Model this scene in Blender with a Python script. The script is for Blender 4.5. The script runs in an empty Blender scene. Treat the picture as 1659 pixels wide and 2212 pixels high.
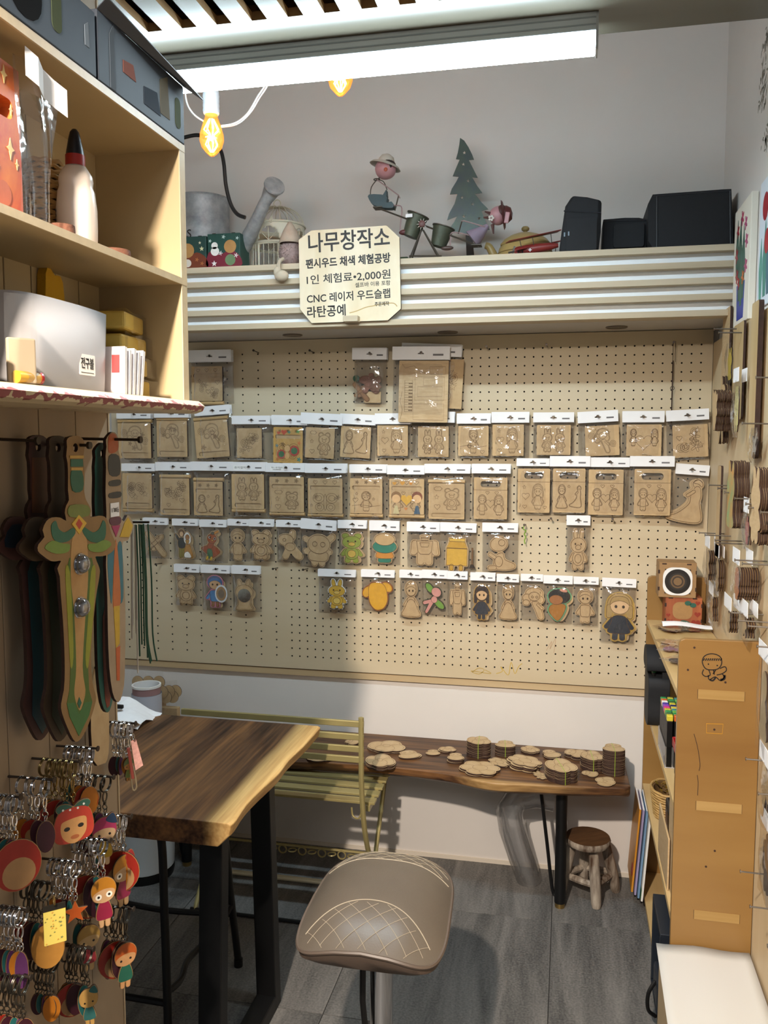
import bpy, math, random
import numpy as np
from mathutils import Vector, Matrix
from mathutils.geometry import tessellate_polygon
PI = math.pi
rnd = random.Random(7)
scene = bpy.context.scene
col = scene.collection

# ------------------------------------------------------------------ camera
FPX, IW, IH = 1850.0, 1659.0, 2212.0
YAW, PITCH, HC = math.radians(12.171), math.radians(4.943), 1.55
cam_data = bpy.data.cameras.new('camera')
cam = bpy.data.objects.new('camera', cam_data)
col.objects.link(cam)
cam.location = (0, 0, HC)
cam.rotation_euler = (PI / 2 - PITCH, 0, YAW)
cam_data.sensor_fit = 'VERTICAL'
cam_data.sensor_height = 36.0
cam_data.lens = 36.0 * FPX / IH
cam_data.clip_start = 0.02
scene.camera = cam

# ------------------------------------------------------------------ world and exposure
world = bpy.data.worlds.new('shop')
scene.world = world
world.use_nodes = True
world.node_tree.nodes['Background'].inputs[0].default_value = (0.94, 0.97, 1.0, 1)
world.node_tree.nodes['Background'].inputs[1].default_value = 0.10
scene.view_settings.view_transform = 'Standard'
scene.view_settings.look = 'None'
scene.view_settings.exposure = 0.0
scene.view_settings.gamma = 1.0
scene.view_settings.use_curve_mapping = False

LED_DOWN, LED_SIDE = 150.0, 36.0   # the LED strip shines down through the diffuser, its sides glow less
SPOT_W = 400.0             # warm ceiling spot above and behind the viewer
ROOM_W = 15.0             # fill light added out of view, standing for the shop's other ceiling lights

def area_light(name, loc, target, size, power, colour, shape='DISK', size_y=None, spread=PI):
    d = bpy.data.lights.new(name, 'AREA')
    d.shape = shape
    d.size = size
    if size_y:
        d.size_y = size_y
    d.energy = power
    d.color = colour
    d.spread = spread
    o = bpy.data.objects.new(name, d)
    col.objects.link(o)
    o.location = loc
    o.rotation_euler = (Vector(target) - Vector(loc)).to_track_quat('-Z', 'Y').to_euler()
    return o

def spot_light(name, loc, target, power, colour, angle, blend, radius):
    d = bpy.data.lights.new(name, 'SPOT')
    d.energy = power
    d.color = colour
    d.spot_size = angle
    d.spot_blend = blend
    d.shadow_soft_size = radius
    o = bpy.data.objects.new(name, d)
    col.objects.link(o)
    o.location = loc
    o.rotation_euler = (Vector(target) - Vector(loc)).to_track_quat('-Z', 'Y').to_euler()
    return o

spot_light('ceiling_spot', (-0.46, -0.10, 2.36), (-0.10, 2.4, 0.0), SPOT_W, (1.0, 0.86, 0.72), math.radians(80), 1.0, 0.035)
area_light('shop_fill_light', (-0.3, -1.3, 2.75), (-0.2, 1.5, 1.1), 1.3, ROOM_W, (0.97, 0.98, 1.0), 'RECTANGLE', 0.5)  # added soft fill, unseen above and behind the viewer

# ------------------------------------------------------------------ geometry helpers
def _axes():
    f = Vector((-math.sin(YAW) * math.cos(PITCH), math.cos(YAW) * math.cos(PITCH), -math.sin(PITCH)))
    r = Vector((math.cos(YAW), math.sin(YAW), 0))
    return r, r.cross(f), f
_R, _U, _F = _axes()
def at(px, py, ax, val):
    """point of the place that the photograph shows at (px, py), on the real plane ax = val"""
    d = _F + _R * ((px - IW / 2) / FPX) - _U * ((py - IH / 2) / FPX)
    i = 'xyz'.index(ax)
    c = Vector((0, 0, HC))
    return c + d * ((val - c[i]) / d[i])

class MB:
    def __init__(s):
        s.v = []; s.f = []; s.m = []
    def add(s, vs, fs, mi=0):
        o = len(s.v)
        s.v.extend([tuple(v) for v in vs])
        for f in fs:
            s.f.append(tuple(i + o for i in f)); s.m.append(mi)
        return s
    def box(s, a, b, mi=0):
        (x0, y0, z0), (x1, y1, z1) = a, b
        x0, x1 = min(x0, x1), max(x0, x1); y0, y1 = min(y0, y1), max(y0, y1); z0, z1 = min(z0, z1), max(z0, z1)
        vs = [(x0, y0, z0), (x1, y0, z0), (x1, y1, z0), (x0, y1, z0), (x0, y0, z1), (x1, y0, z1), (x1, y1, z1), (x0, y1, z1)]
        return s.add(vs, [(0, 3, 2, 1), (4, 5, 6, 7), (0, 1, 5, 4), (1, 2, 6, 5), (2, 3, 7, 6), (3, 0, 4, 7)], mi)
    def beam(s, p, q, w, h, mi=0, up=(0, 0, 1)):
        p, q = Vector(p), Vector(q)
        d = (q - p).normalized(); u = Vector(up)
        if abs(d.dot(u)) > 0.98: u = Vector((1, 0, 0))
        a = d.cross(u).normalized(); b = a.cross(d)
        vs = []
        for c in (p, q):
            for i, j in ((-1, -1), (1, -1), (1, 1), (-1, 1)):
                vs.append(c + a * (i * w / 2) + b * (j * h / 2))
        return s.add(vs, [(0, 1, 2, 3), (7, 6, 5, 4), (0, 4, 5, 1), (1, 5, 6, 2), (2, 6, 7, 3), (3, 7, 4, 0)], mi)
    def tube(s, pts, r, n=8, mi=0, closed=False, caps=True):
        pts = [Vector(p) for p in pts]; N = len(pts)
        rs = r if isinstance(r, (list, tuple)) else [r] * N
        base = len(s.v); prev = None
        for i, p in enumerate(pts):
            if closed: t = pts[(i + 1) % N] - pts[i - 1]
            else: t = pts[min(i + 1, N - 1)] - pts[max(i - 1, 0)]
            t = t.normalized() if t.length > 1e-9 else Vector((0, 0, 1))
            if prev is None:
                u = Vector((0, 0, 1)) if abs(t.z) < 0.9 else Vector((1, 0, 0))
                a = t.cross(u).normalized()
            else:
                a = prev - t * prev.dot(t)
                a = a.normalized() if a.length > 1e-9 else t.orthogonal().normalized()
            prev = a; b = t.cross(a)
            for k in range(n):
                g = 2 * PI * k / n
                s.v.append(tuple(p + a * (math.cos(g) * rs[i]) + b * (math.sin(g) * rs[i])))
        for i in range(N if closed else N - 1):
            j = (i + 1) % N
            for k in range(n):
                l = (k + 1) % n
                s.f.append((base + i * n + k, base + i * n + l, base + j * n + l, base + j * n + k)); s.m.append(mi)
        if caps and not closed:
            s.f.append(tuple(base + k for k in range(n - 1, -1, -1))); s.m.append(mi)
            s.f.append(tuple(base + (N - 1) * n + k for k in range(n))); s.m.append(mi)
        return s
    def cyl(s, p, q, r, n=12, mi=0, r2=None):
        return s.tube([p, q], [r, r if r2 is None else r2], n, mi)
    def lathe(s, prof, c=(0, 0, 0), n=24, mi=0, sx=1, sy=1, a0=0, a1=2 * PI):
        base = len(s.v); full = abs(a1 - a0 - 2 * PI) < 1e-6; M = n if full else n + 1
        for (r, z) in prof:
            for k in range(M):
                g = a0 + (a1 - a0) * k / n
                s.v.append((c[0] + r * math.cos(g) * sx, c[1] + r * math.sin(g) * sy, c[2] + z))
        for i in range(len(prof) - 1):
            for k in range(n):
                l = (k + 1) % M
                s.f.append((base + i * M + k, base + i * M + l, base + (i + 1) * M + l, base + (i + 1) * M + k)); s.m.append(mi)
        return s
    def ball(s, c, r, n=16, m=10, mi=0, sc=(1, 1, 1)):
        prof = [(math.sin(PI * i / m) * r, -math.cos(PI * i / m) * r) for i in range(m + 1)]
        base = len(s.v)
        s.lathe(prof, (0, 0, 0), n, mi)
        for i in range(base, len(s.v)):
            v = s.v[i]; s.v[i] = (c[0] + v[0] * sc[0], c[1] + v[1] * sc[1], c[2] + v[2] * sc[2])
        return s
    def torus(s, c, R, r, n=16, m=6, mi=0, axis='y'):
        pts = []
        for k in range(n):
            g = 2 * PI * k / n; a, b = R * math.cos(g), R * math.sin(g)
            p = {'y': (a, 0, b), 'x': (0, a, b), 'z': (a, b, 0)}[axis]
            pts.append(Vector(c) + Vector(p))
        return s.tube(pts, r, m, mi, closed=True)
    def prism(s, poly, y0, y1, holes=(), mi=0, side=None, axis='y'):
        """outline in (x, z), extruded along y from y0 (back) to y1 (front, usually negative)"""
        side = mi if side is None else side
        loops = [list(poly)] + [list(h) for h in holes]
        flat = [p for l in loops for p in l]; n = len(flat)
        def pt(p, t):
            return {'y': (p[0], t, p[1]), 'x': (t, p[0], p[1]), 'z': (p[0], p[1], t)}[axis]
        base = len(s.v)
        s.v.extend(pt(p, y0) for p in flat); s.v.extend(pt(p, y1) for p in flat)
        tris = tessellate_polygon([[Vector((p[0], p[1], 0)) for p in l] for l in loops])
        for t in tris:
            s.f.append(tuple(base + n + i for i in t)); s.m.append(mi)
            s.f.append(tuple(base + i for i in t[::-1])); s.m.append(mi)
        o = 0
        for l in loops:
            L = len(l)
            for i in range(L):
                j = (i + 1) % L
                s.f.append((base + o + i, base + o + j, base + n + o + j, base + n + o + i)); s.m.append(side)
            o += L
        return s
    def ribbon(s, pts, w, y, mi=0, closed=False):
        """flat line of width w drawn in the (x, z) plane at depth y"""
        P = [Vector((p[0], p[1])) for p in pts]; N = len(P)
        if N < 2: return s
        base = len(s.v)
        for i in range(N):
            t = (P[(i + 1) % N] - P[i - 1]) if closed else (P[min(i + 1, N - 1)] - P[max(i - 1, 0)])
            t = t.normalized() if t.length > 1e-9 else Vector((1, 0))
            nn = Vector((-t.y, t.x)) * (w / 2)
            s.v.append((P[i].x + nn.x, y, P[i].y + nn.y)); s.v.append((P[i].x - nn.x, y, P[i].y - nn.y))
        for i in range(N if closed else N - 1):
            j = (i + 1) % N
            s.f.append((base + 2 * i, base + 2 * i + 1, base + 2 * j + 1, base + 2 * j)); s.m.append(mi)
        return s
    def grid(s, fn, nu, nv, mi=0):
        base = len(s.v)
        for j in range(nv + 1):
            for i in range(nu + 1):
                s.v.append(tuple(fn(i / nu, j / nv)))
        for j in range(nv):
            for i in range(nu):
                a = base + j * (nu + 1) + i
                s.f.append((a, a + 1, a + nu + 2, a + nu + 1)); s.m.append(mi)
        return s
    def move(s, M, start=0):
        for i in range(start, len(s.v)):
            s.v[i] = tuple(M @ Vector(s.v[i]))
        return s
    def build(s, name, mats, parent=None, smooth=False, bevel=0, fix=True, loc=None, rot=None, subsurf=0, solid=0):
        me = bpy.data.meshes.new(name)
        me.from_pydata(s.v, [], s.f)
        mats = mats if isinstance(mats, (list, tuple)) else [mats]
        for m in mats: me.materials.append(m)
        me.polygons.foreach_set('material_index', s.m)
        if fix:
            import bmesh
            b = bmesh.new(); b.from_mesh(me)
            bmesh.ops.remove_doubles(b, verts=b.verts, dist=1e-6)
            bmesh.ops.recalc_face_normals(b, faces=b.faces)
            b.to_mesh(me); b.free()
        if smooth:
            me.polygons.foreach_set('use_smooth', [True] * len(me.polygons))
        me.update()
        o = bpy.data.objects.new(name, me)
        col.objects.link(o)
        if parent: o.parent = parent
        if loc: o.location = loc
        if rot: o.rotation_euler = rot
        if solid:
            md = o.modifiers.new('solid', 'SOLIDIFY'); md.thickness = solid; md.offset = 0
        if bevel:
            md = o.modifiers.new('bevel', 'BEVEL'); md.width = bevel; md.segments = 2; md.limit_method = 'ANGLE'; md.angle_limit = 0.6
        if subsurf:
            md = o.modifiers.new('sub', 'SUBSURF'); md.levels = subsurf; md.render_levels = subsurf
        if smooth and not subsurf:
            try:
                me.set_sharp_from_angle(angle=0.7)
            except Exception: pass
        return o

def thing(name, label, cat, loc=(0, 0, 0), rot=(0, 0, 0), group=None, kind=None):
    o = bpy.data.objects.new(name, None)
    o.empty_display_size = 0.05
    col.objects.link(o)
    o.location = loc; o.rotation_euler = rot
    return tag(o, label, cat, group, kind)
def tag(o, label=None, cat=None, group=None, kind=None):
    if label: o['label'] = label
    if cat: o['category'] = cat
    if group: o['group'] = group
    if kind: o['kind'] = kind
    return o
def copy_tree(o, parent=None):
    c = o.copy(); col.objects.link(c); c.parent = parent
    for ch in list(o.children): copy_tree(ch, c)
    return c
def struct(o, label=None): return tag(o, label, None, None, 'structure')

def rrect(x0, z0, x1, z1, r, n=4):
    out = []
    r = min(r, (x1 - x0) / 2 - 1e-5, (z1 - z0) / 2 - 1e-5)
    for cx, cz, a in ((x1 - r, z1 - r, 0), (x0 + r, z1 - r, 1), (x0 + r, z0 + r, 2), (x1 - r, z0 + r, 3)):
        for k in range(n + 1):
            g = (a + k / n) * PI / 2
            out.append((cx + r * math.cos(g), cz + r * math.sin(g)))
    return out
def circ(cx, cz, r, n=16, rz=None):
    rz = r if rz is None else rz
    return [(cx + r * math.cos(2 * PI * k / n), cz + rz * math.sin(2 * PI * k / n)) for k in range(n)]
def crom(pts, k=4, closed=True):
    N = len(pts); out = []
    for i in range(N if closed else N - 1):
        p = [Vector(pts[(i + d) % N] if closed else pts[min(max(i + d, 0), N - 1)]) for d in (-1, 0, 1, 2)]
        for j in range(k):
            t = j / k
            out.append(tuple(0.5 * ((2 * p[1]) + (-p[0] + p[2]) * t + (2 * p[0] - 5 * p[1] + 4 * p[2] - p[3]) * t * t + (-p[0] + 3 * p[1] - 3 * p[2] + p[3]) * t ** 3)))
    if not closed: out.append(tuple(pts[-1]))
    return out

_tmp = bpy.data.scenes.new('lettering_workbench')
def text_obj(s, size, mat, parent=None, loc=(0, 0, 0), rot=(PI / 2, 0, 0), bold=0.0, name='lettering', align='CENTER', width=None, thick=0.0003, shear=0.0):
    cu = bpy.data.curves.new('t', 'FONT')
    cu.body = s; cu.size = size; cu.align_x = align; cu.align_y = 'CENTER'; cu.offset = bold; cu.extrude = thick; cu.resolution_u = 3; cu.shear = shear
    t = bpy.data.objects.new('t', cu); _tmp.collection.objects.link(t)
    vl = _tmp.view_layers[0]; vl.update(); dg = vl.depsgraph
    me = bpy.data.meshes.new_from_object(t.evaluated_get(dg))
    bpy.data.objects.remove(t); bpy.data.curves.remove(cu)
    if width and len(me.vertices):
        xs = [v.co.x for v in me.vertices]; w = max(xs) - min(xs)
        c0 = (max(xs) + min(xs)) / 2 if align == 'CENTER' else min(xs)
        for v in me.vertices: v.co.x = (v.co.x - c0) * width / w
    me.materials.clear(); me.materials.append(mat)
    o = bpy.data.objects.new(name, me); col.objects.link(o)
    o.parent = parent; o.location = loc; o.rotation_euler = rot
    return o

# ------------------------------------------------------------------ materials
def srgb(h):
    if isinstance(h, str):
        c = [int(h[i:i + 2], 16) / 255 for i in (0, 2, 4)]
        return tuple(x / 12.92 if x <= 0.04045 else ((x + 0.055) / 1.055) ** 2.4 for x in c)
    return h
_cache = {}
def mat(name, c, rough=0.5, metal=0.0, vary=0.0, scale=20.0, bump=0.0, bscale=None, emit=0.0, spec=0.5, stretch=(1, 1, 1), c2=None, coat=0.0, trans=0.0, alpha=1.0):
    if name in _cache: return _cache[name]
    c = srgb(c)
    m = bpy.data.materials.new(name); m.use_nodes = True
    nt = m.node_tree; b = nt.nodes['Principled BSDF']
    b.inputs['Base Color'].default_value = (*c, 1)
    b.inputs['Roughness'].default_value = rough
    b.inputs['Metallic'].default_value = metal
    b.inputs['Specular IOR Level'].default_value = spec
    b.inputs['Coat Weight'].default_value = coat
    b.inputs['Transmission Weight'].default_value = trans
    b.inputs['Alpha'].default_value = alpha
    if emit:
        b.inputs['Emission Color'].default_value = (*c, 1); b.inputs['Emission Strength'].default_value = emit
    if vary or bump or c2:
        tc = nt.nodes.new('ShaderNodeTexCoord'); mp = nt.nodes.new('ShaderNodeMapping')
        mp.inputs['Scale'].default_value = stretch
        nt.links.new(tc.outputs['Object'], mp.inputs['Vector'])
        no = nt.nodes.new('ShaderNodeTexNoise'); no.inputs['Scale'].default_value = scale; no.inputs['Detail'].default_value = 6; no.inputs['Roughness'].default_value = 0.6
        nt.links.new(mp.outputs[0], no.inputs['Vector'])
        if vary or c2:
            mx = nt.nodes.new('ShaderNodeMix'); mx.data_type = 'RGBA'
            d = srgb(c2) if c2 else tuple(max(0, x * (1 - vary)) for x in c)
            e = c if c2 else tuple(min(1, x * (1 + vary * 0.6)) for x in c)
            mx.inputs['A'].default_value = (*d, 1); mx.inputs['B'].default_value = (*e, 1)
            rp = nt.nodes.new('ShaderNodeValToRGB'); rp.color_ramp.elements[0].position = 0.33; rp.color_ramp.elements[1].position = 0.67
            nt.links.new(no.outputs['Fac'], rp.inputs[0]); nt.links.new(rp.outputs[0], mx.inputs['Factor'])
            nt.links.new(mx.outputs['Result'], b.inputs['Base Color'])
        if bump:
            bp = nt.nodes.new('ShaderNodeBump'); bp.inputs['Strength'].default_value = bump; bp.inputs['Distance'].default_value = 0.004
            if bscale:
                n2 = nt.nodes.new('ShaderNodeTexNoise'); n2.inputs['Scale'].default_value = bscale; n2.inputs['Detail'].default_value = 4
                nt.links.new(mp.outputs[0], n2.inputs['Vector']); nt.links.new(n2.outputs['Fac'], bp.inputs['Height'])
            else: nt.links.new(no.outputs['Fac'], bp.inputs['Height'])
            nt.links.new(bp.outputs[0], b.inputs['Normal'])
    _cache[name] = m
    return m
def wood(name, light, dark, axis='x', scale=6.0, stretch=14.0, rough=0.5, mid=None, contrast=(0.35, 0.68), coat=0.0, distort=0.8, bump=0.05, fine=0.35):
    if name in _cache: return _cache[name]
    m = bpy.data.materials.new(name); m.use_nodes = True
    nt = m.node_tree; b = nt.nodes['Principled BSDF']; b.inputs['Roughness'].default_value = rough; b.inputs['Coat Weight'].default_value = coat; b.inputs['Coat Roughness'].default_value = 0.15
    b.inputs['Specular IOR Level'].default_value = 0.35
    tc = nt.nodes.new('ShaderNodeTexCoord'); mp = nt.nodes.new('ShaderNodeMapping')
    sc = [stretch, stretch, stretch]; sc['xyz'.index(axis)] = 1.0
    mp.inputs['Scale'].default_value = [q / stretch * scale for q in sc]
    nt.links.new(tc.outputs['Object'], mp.inputs['Vector'])
    n1 = nt.nodes.new('ShaderNodeTexNoise'); n1.inputs['Scale'].default_value = 1.0; n1.inputs['Detail'].default_value = 5; n1.inputs['Distortion'].default_value = distort
    nt.links.new(mp.outputs[0], n1.inputs['Vector'])
    n2 = nt.nodes.new('ShaderNodeTexNoise'); n2.inputs['Scale'].default_value = 9.0; n2.inputs['Detail'].default_value = 4
    nt.links.new(mp.outputs[0], n2.inputs['Vector'])
    ad = nt.nodes.new('ShaderNodeMix'); ad.data_type = 'FLOAT'; ad.inputs['Factor'].default_value = fine
    nt.links.new(n1.outputs['Fac'], ad.inputs['A']); nt.links.new(n2.outputs['Fac'], ad.inputs['B'])
    rp = nt.nodes.new('ShaderNodeValToRGB'); e = rp.color_ramp.elements
    e[0].position = contrast[0]; e[0].color = (*srgb(dark), 1); e[1].position = contrast[1]; e[1].color = (*srgb(light), 1)
    if mid:
        x = e.new((contrast[0] + contrast[1]) / 2); x.color = (*srgb(mid), 1)
    nt.links.new(ad.outputs['Result'], rp.inputs[0]); nt.links.new(rp.outputs[0], b.inputs['Base Color'])
    if bump:
        bp = nt.nodes.new('ShaderNodeBump'); bp.inputs['Strength'].default_value = bump; bp.inputs['Distance'].default_value = 0.002
        nt.links.new(n2.outputs['Fac'], bp.inputs['Height']); nt.links.new(bp.outputs[0], b.inputs['Normal'])
    _cache[name] = m
    return m
def film(name, tint=(0.93, 0.93, 0.92), gloss=0.12, rough=0.12, haze=0.03, bump=0.35, bscale=35, hazec=(0.8, 0.8, 0.8)):
    if name in _cache: return _cache[name]
    m = bpy.data.materials.new(name); m.use_nodes = True
    nt = m.node_tree; nt.nodes.clear()
    out = nt.nodes.new('ShaderNodeOutputMaterial'); tr = nt.nodes.new('ShaderNodeBsdfTransparent'); gl = nt.nodes.new('ShaderNodeBsdfGlossy'); df = nt.nodes.new('ShaderNodeBsdfDiffuse')
    tr.inputs[0].default_value = (*tint, 1); gl.inputs['Roughness'].default_value = rough; df.inputs[0].default_value = (*hazec, 1)
    lw = nt.nodes.new('ShaderNodeLayerWeight'); lw.inputs['Blend'].default_value = 0.25
    mr = nt.nodes.new('ShaderNodeMapRange'); mr.inputs['To Min'].default_value = gloss * 0.6; mr.inputs['To Max'].default_value = min(1, gloss * 4)
    nt.links.new(lw.outputs['Fresnel'], mr.inputs['Value'])
    m1 = nt.nodes.new('ShaderNodeMixShader'); m1.inputs[0].default_value = haze
    nt.links.new(tr.outputs[0], m1.inputs[1]); nt.links.new(df.outputs[0], m1.inputs[2])
    m2 = nt.nodes.new('ShaderNodeMixShader')
    nt.links.new(mr.outputs[0], m2.inputs[0]); nt.links.new(m1.outputs[0], m2.inputs[1]); nt.links.new(gl.outputs[0], m2.inputs[2])
    nt.links.new(m2.outputs[0], out.inputs[0])
    tc = nt.nodes.new('ShaderNodeTexCoord'); no = nt.nodes.new('ShaderNodeTexNoise'); no.inputs['Scale'].default_value = bscale; no.inputs['Detail'].default_value = 2
    bp = nt.nodes.new('ShaderNodeBump'); bp.inputs['Strength'].default_value = bump; bp.inputs['Distance'].default_value = 0.01
    nt.links.new(tc.outputs['Object'], no.inputs['Vector']); nt.links.new(no.outputs['Fac'], bp.inputs['Height'])
    nt.links.new(bp.outputs[0], gl.inputs['Normal'])
    _cache[name] = m
    return m
def paint(c, rough=0.45):
    c = c if isinstance(c, str) else c
    return mat('paint_' + c, c, rough, vary=0.08, scale=60)

M_WALL = mat('wall_paint', 'd9d4cf', 0.7, vary=0.03, scale=3, bump=0.02, bscale=60)
M_WHITE = mat('white_laminate', 'e9e9e8', 0.35)
M_PAPER = mat('white_paper', 'eeeef0', 0.6, vary=0.03, scale=8)
M_BLACK = mat('black_steel', '0b0b0c', 0.45, spec=0.4)
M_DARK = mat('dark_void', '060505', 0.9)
M_MDF = mat('mdf_face', 'c4a77d', 0.65, vary=0.12, scale=30, c2='b89a70')
M_MDF2 = mat('pale_plywood_face', 'c6ab84', 0.6, vary=0.1, scale=30, c2='b89b72', stretch=(1, 1, 5))
M_BURN = mat('laser_burnt_edge', '38231a', 0.8, vary=0.3, scale=80)
M_LINE = mat('engraved_line', '5e4226', 0.8)
M_INK = mat('black_ink', '17110f', 0.55)
M_PEG = wood('pegboard_birch', 'd2c4aa', 'c0ae8e', 'x', 1.6, 7, 0.55, fine=0.2, distort=2.2, contrast=(0.3, 0.7))
M_PLYEDGE = wood('plywood_edge', 'd9cbb2', 'a8967a', 'x', 5, 60, 0.6, contrast=(0.36, 0.62), fine=0.15, distort=0.2)
M_ORANGE = wood('varnished_plywood', '9c7a46', '805c30', 'x', 1.8, 7, 0.42, fine=0.3, distort=1.5, contrast=(0.25, 0.75), coat=0.15)
M_SHELFPLY = wood('shelf_plywood', 'd3b988', 'b08f5c', 'y', 3, 8, 0.5)
M_PINE = wood('pine_panel', 'ab9880', '8a755d', 'z', 2.0, 16, 0.5, fine=0.25, distort=0.6, contrast=(0.3, 0.72))
M_CREAM = mat('cream_paint', 'b6a27c', 0.45, vary=0.06, scale=6)
M_STEEL = mat('chrome', 'cfcfd2', 0.14, metal=1.0)
M_SCREW = mat('dark_screw', '4a423c', 0.4, metal=0.8)
M_NAIL = mat('grey_nail', '86807a', 0.35, metal=0.9)
M_FILM = film('clear_bag_film')
M_FILM2 = film('crisp_bag_film', tint=(0.97, 0.97, 0.97), gloss=0.10, rough=0.10, haze=0.02, bump=0.22, bscale=40)
M_FILMB = film('bag_back_film', tint=(0.74, 0.72, 0.70), gloss=0.05, rough=0.2, haze=0.03, bump=0.1, bscale=40)
M_FROST = mat('frosted_plastic', 'c9c8c8', 0.45, alpha=0.85)
# ================================================================== the room
D = 3.03          # back wall
XR = 0.475        # right wall
XL = -1.80        # left wall
def floor_mat():
    m = bpy.data.materials.new('slate_tile'); m.use_nodes = True
    nt = m.node_tree; b = nt.nodes['Principled BSDF']; b.inputs['Roughness'].default_value = 0.48; b.inputs['Specular IOR Level'].default_value = 0.4
    tc = nt.nodes.new('ShaderNodeTexCoord'); oi = nt.nodes.new('ShaderNodeObjectInfo'); mp = nt.nodes.new('ShaderNodeMapping')
    mp.inputs['Rotation'].default_value = (0, 0, math.radians(24)); mp.inputs['Scale'].default_value = (14, 1.6, 1)
    cb = nt.nodes.new('ShaderNodeCombineXYZ'); ml = nt.nodes.new('ShaderNodeMath'); ml.operation = 'MULTIPLY'; ml.inputs[1].default_value = 37.0
    nt.links.new(oi.outputs['Random'], ml.inputs[0]); nt.links.new(ml.outputs[0], cb.inputs[0]); nt.links.new(ml.outputs[0], cb.inputs[1])
    va = nt.nodes.new('ShaderNodeVectorMath'); nt.links.new(tc.outputs['Object'], mp.inputs[0]); nt.links.new(mp.outputs[0], va.inputs[0]); nt.links.new(cb.outputs[0], va.inputs[1])
    n1 = nt.nodes.new('ShaderNodeTexNoise'); n1.inputs['Scale'].default_value = 1.0; n1.inputs['Detail'].default_value = 8; n1.inputs['Roughness'].default_value = 0.65; n1.inputs['Distortion'].default_value = 0.5
    nt.links.new(va.outputs[0], n1.inputs['Vector'])
    n2 = nt.nodes.new('ShaderNodeTexNoise'); n2.inputs['Scale'].default_value = 160; n2.inputs['Detail'].default_value = 3
    nt.links.new(tc.outputs['Object'], n2.inputs['Vector'])
    mx = nt.nodes.new('ShaderNodeMix'); mx.data_type = 'FLOAT'; mx.inputs['Factor'].default_value = 0.35
    nt.links.new(n1.outputs['Fac'], mx.inputs['A']); nt.links.new(n2.outputs['Fac'], mx.inputs['B'])
    rp = nt.nodes.new('ShaderNodeValToRGB'); e = rp.color_ramp.elements
    e[0].position = 0.36; e[0].color = (*srgb('424242'), 1); e[1].position = 0.64; e[1].color = (*srgb('817e7a'), 1)
    nt.links.new(mx.outputs['Result'], rp.inputs[0]); nt.links.new(rp.outputs[0], b.inputs['Base Color'])
    bp = nt.nodes.new('ShaderNodeBump'); bp.inputs['Strength'].default_value = 0.08; bp.inputs['Distance'].default_value = 0.002
    nt.links.new(n2.outputs['Fac'], bp.inputs['Height']); nt.links.new(bp.outputs[0], b.inputs['Normal'])
    return m
M_TILE = floor_mat()
floor = struct(MB().box((-2.6, -0.6, -0.05), (1.0, D + 0.05, -0.003)).build('floor', mat('grout', '2f2e2d', 0.9)), 'dark grey slate look floor tiles with thin grout lines')
proto = None
for i in range(-5, 2):
    for j in range(-4, 2):
        x0 = -0.028 + 0.5945 * i; y0 = 2.687 + 0.5835 * (j - 1)
        x1, y1 = x0 + 0.5945, y0 + 0.5835
        if x0 > XR or y0 > D: continue
        hx, hy = 0.5945 / 2 - 0.0012, 0.5835 / 2 - 0.0012
        if proto is None:
            proto = MB().box((-hx, -hy, -0.008), (hx, hy, 0)).build('floor_tile', M_TILE, floor, bevel=0.0006)
            t = proto
        else:
            t = proto.copy(); col.objects.link(t)
        t.location = ((x0 + x1) / 2, (y0 + y1) / 2, 0)
struct(MB().box((XL - 0.1, D, -0.05), (XR + 0.12, D + 0.08, 3.0)).build('wall_back', M_WALL), 'white painted back wall behind the pegboard')
struct(MB().box((XR, -0.6, -0.05), (XR + 0.08, D, 3.0)).build('wall_right', M_WALL), 'white painted side wall with sketched trees')
struct(MB().box((XL - 0.08, 1.25, -0.05), (XL, D, 3.0)).build('wall_left', M_WALL), 'white side wall behind the dark table')
struct(MB().box((XL - 0.1, -0.2, 3.0), (XR + 0.1, D + 0.08, 3.06)).build('ceiling', M_WALL), 'white ceiling above the slotted plywood panel')
struct(MB().box((XL, D - 0.006, 0), (XR, D, 0.014)).build('baseboard_back', mat('skirting', 'd9cfc0', 0.6)), 'thin cream skirting strip along the back wall')
# plywood lining of the right wall
struct(MB().box((XR - 0.018, 1.0, 0), (XR, D - 0.02, 1.86)).build('trim_1', wood('pale_pine_lining', 'd2bf9f', 'bfa680', 'z', 2.0, 14, 0.5)), 'pale pine board lining on the right wall')

# slotted plywood canopy with the LED batten under it
ZC = 2.42
cn = thing('ceiling_canopy', 'dropped birch plywood ceiling panel with a row of cut slots', 'ceiling panel', (0, 0, ZC))
holes = []
for k in range(-10, 6):
    xs = -0.3954 + 0.0788 * k
    if xs > 0.2: continue
    holes.append([(xs - 0.0335, 0.55), (xs, 0.55), (xs, 1.7745), (xs - 0.0335, 1.7745)])
M_CANOPY = wood('canopy_birch', '746e62', '686255', 'x', 1.3, 6, 0.26, fine=0.15, distort=2.0)
M_SLOT = wood('slot_edge_plywood', 'a8855a', '6e5234', 'y', 4, 60, 0.6)
MB().prism([(XL, 0.35), (XR - 0.001, 0.35), (XR - 0.001, 1.990), (XL, 1.990)], 0.0, 0.018, holes, mi=0, side=1, axis='z').build('panel', [M_CANOPY, M_SLOT], cn)
MB().box((XL, 0.35, 0.10), (XR - 0.001, 1.985, 0.112)).build('upper_board', mat('woven_fibre_board', '6f5138', 0.8, c2='3c2819', scale=40, bump=0.5), cn)
for yy in (0.40, 1.91):
    MB().box((XL, yy, 0.018), (XR - 0.001, yy + 0.045, 0.10)).build('batten', M_SLOT, cn)

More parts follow.
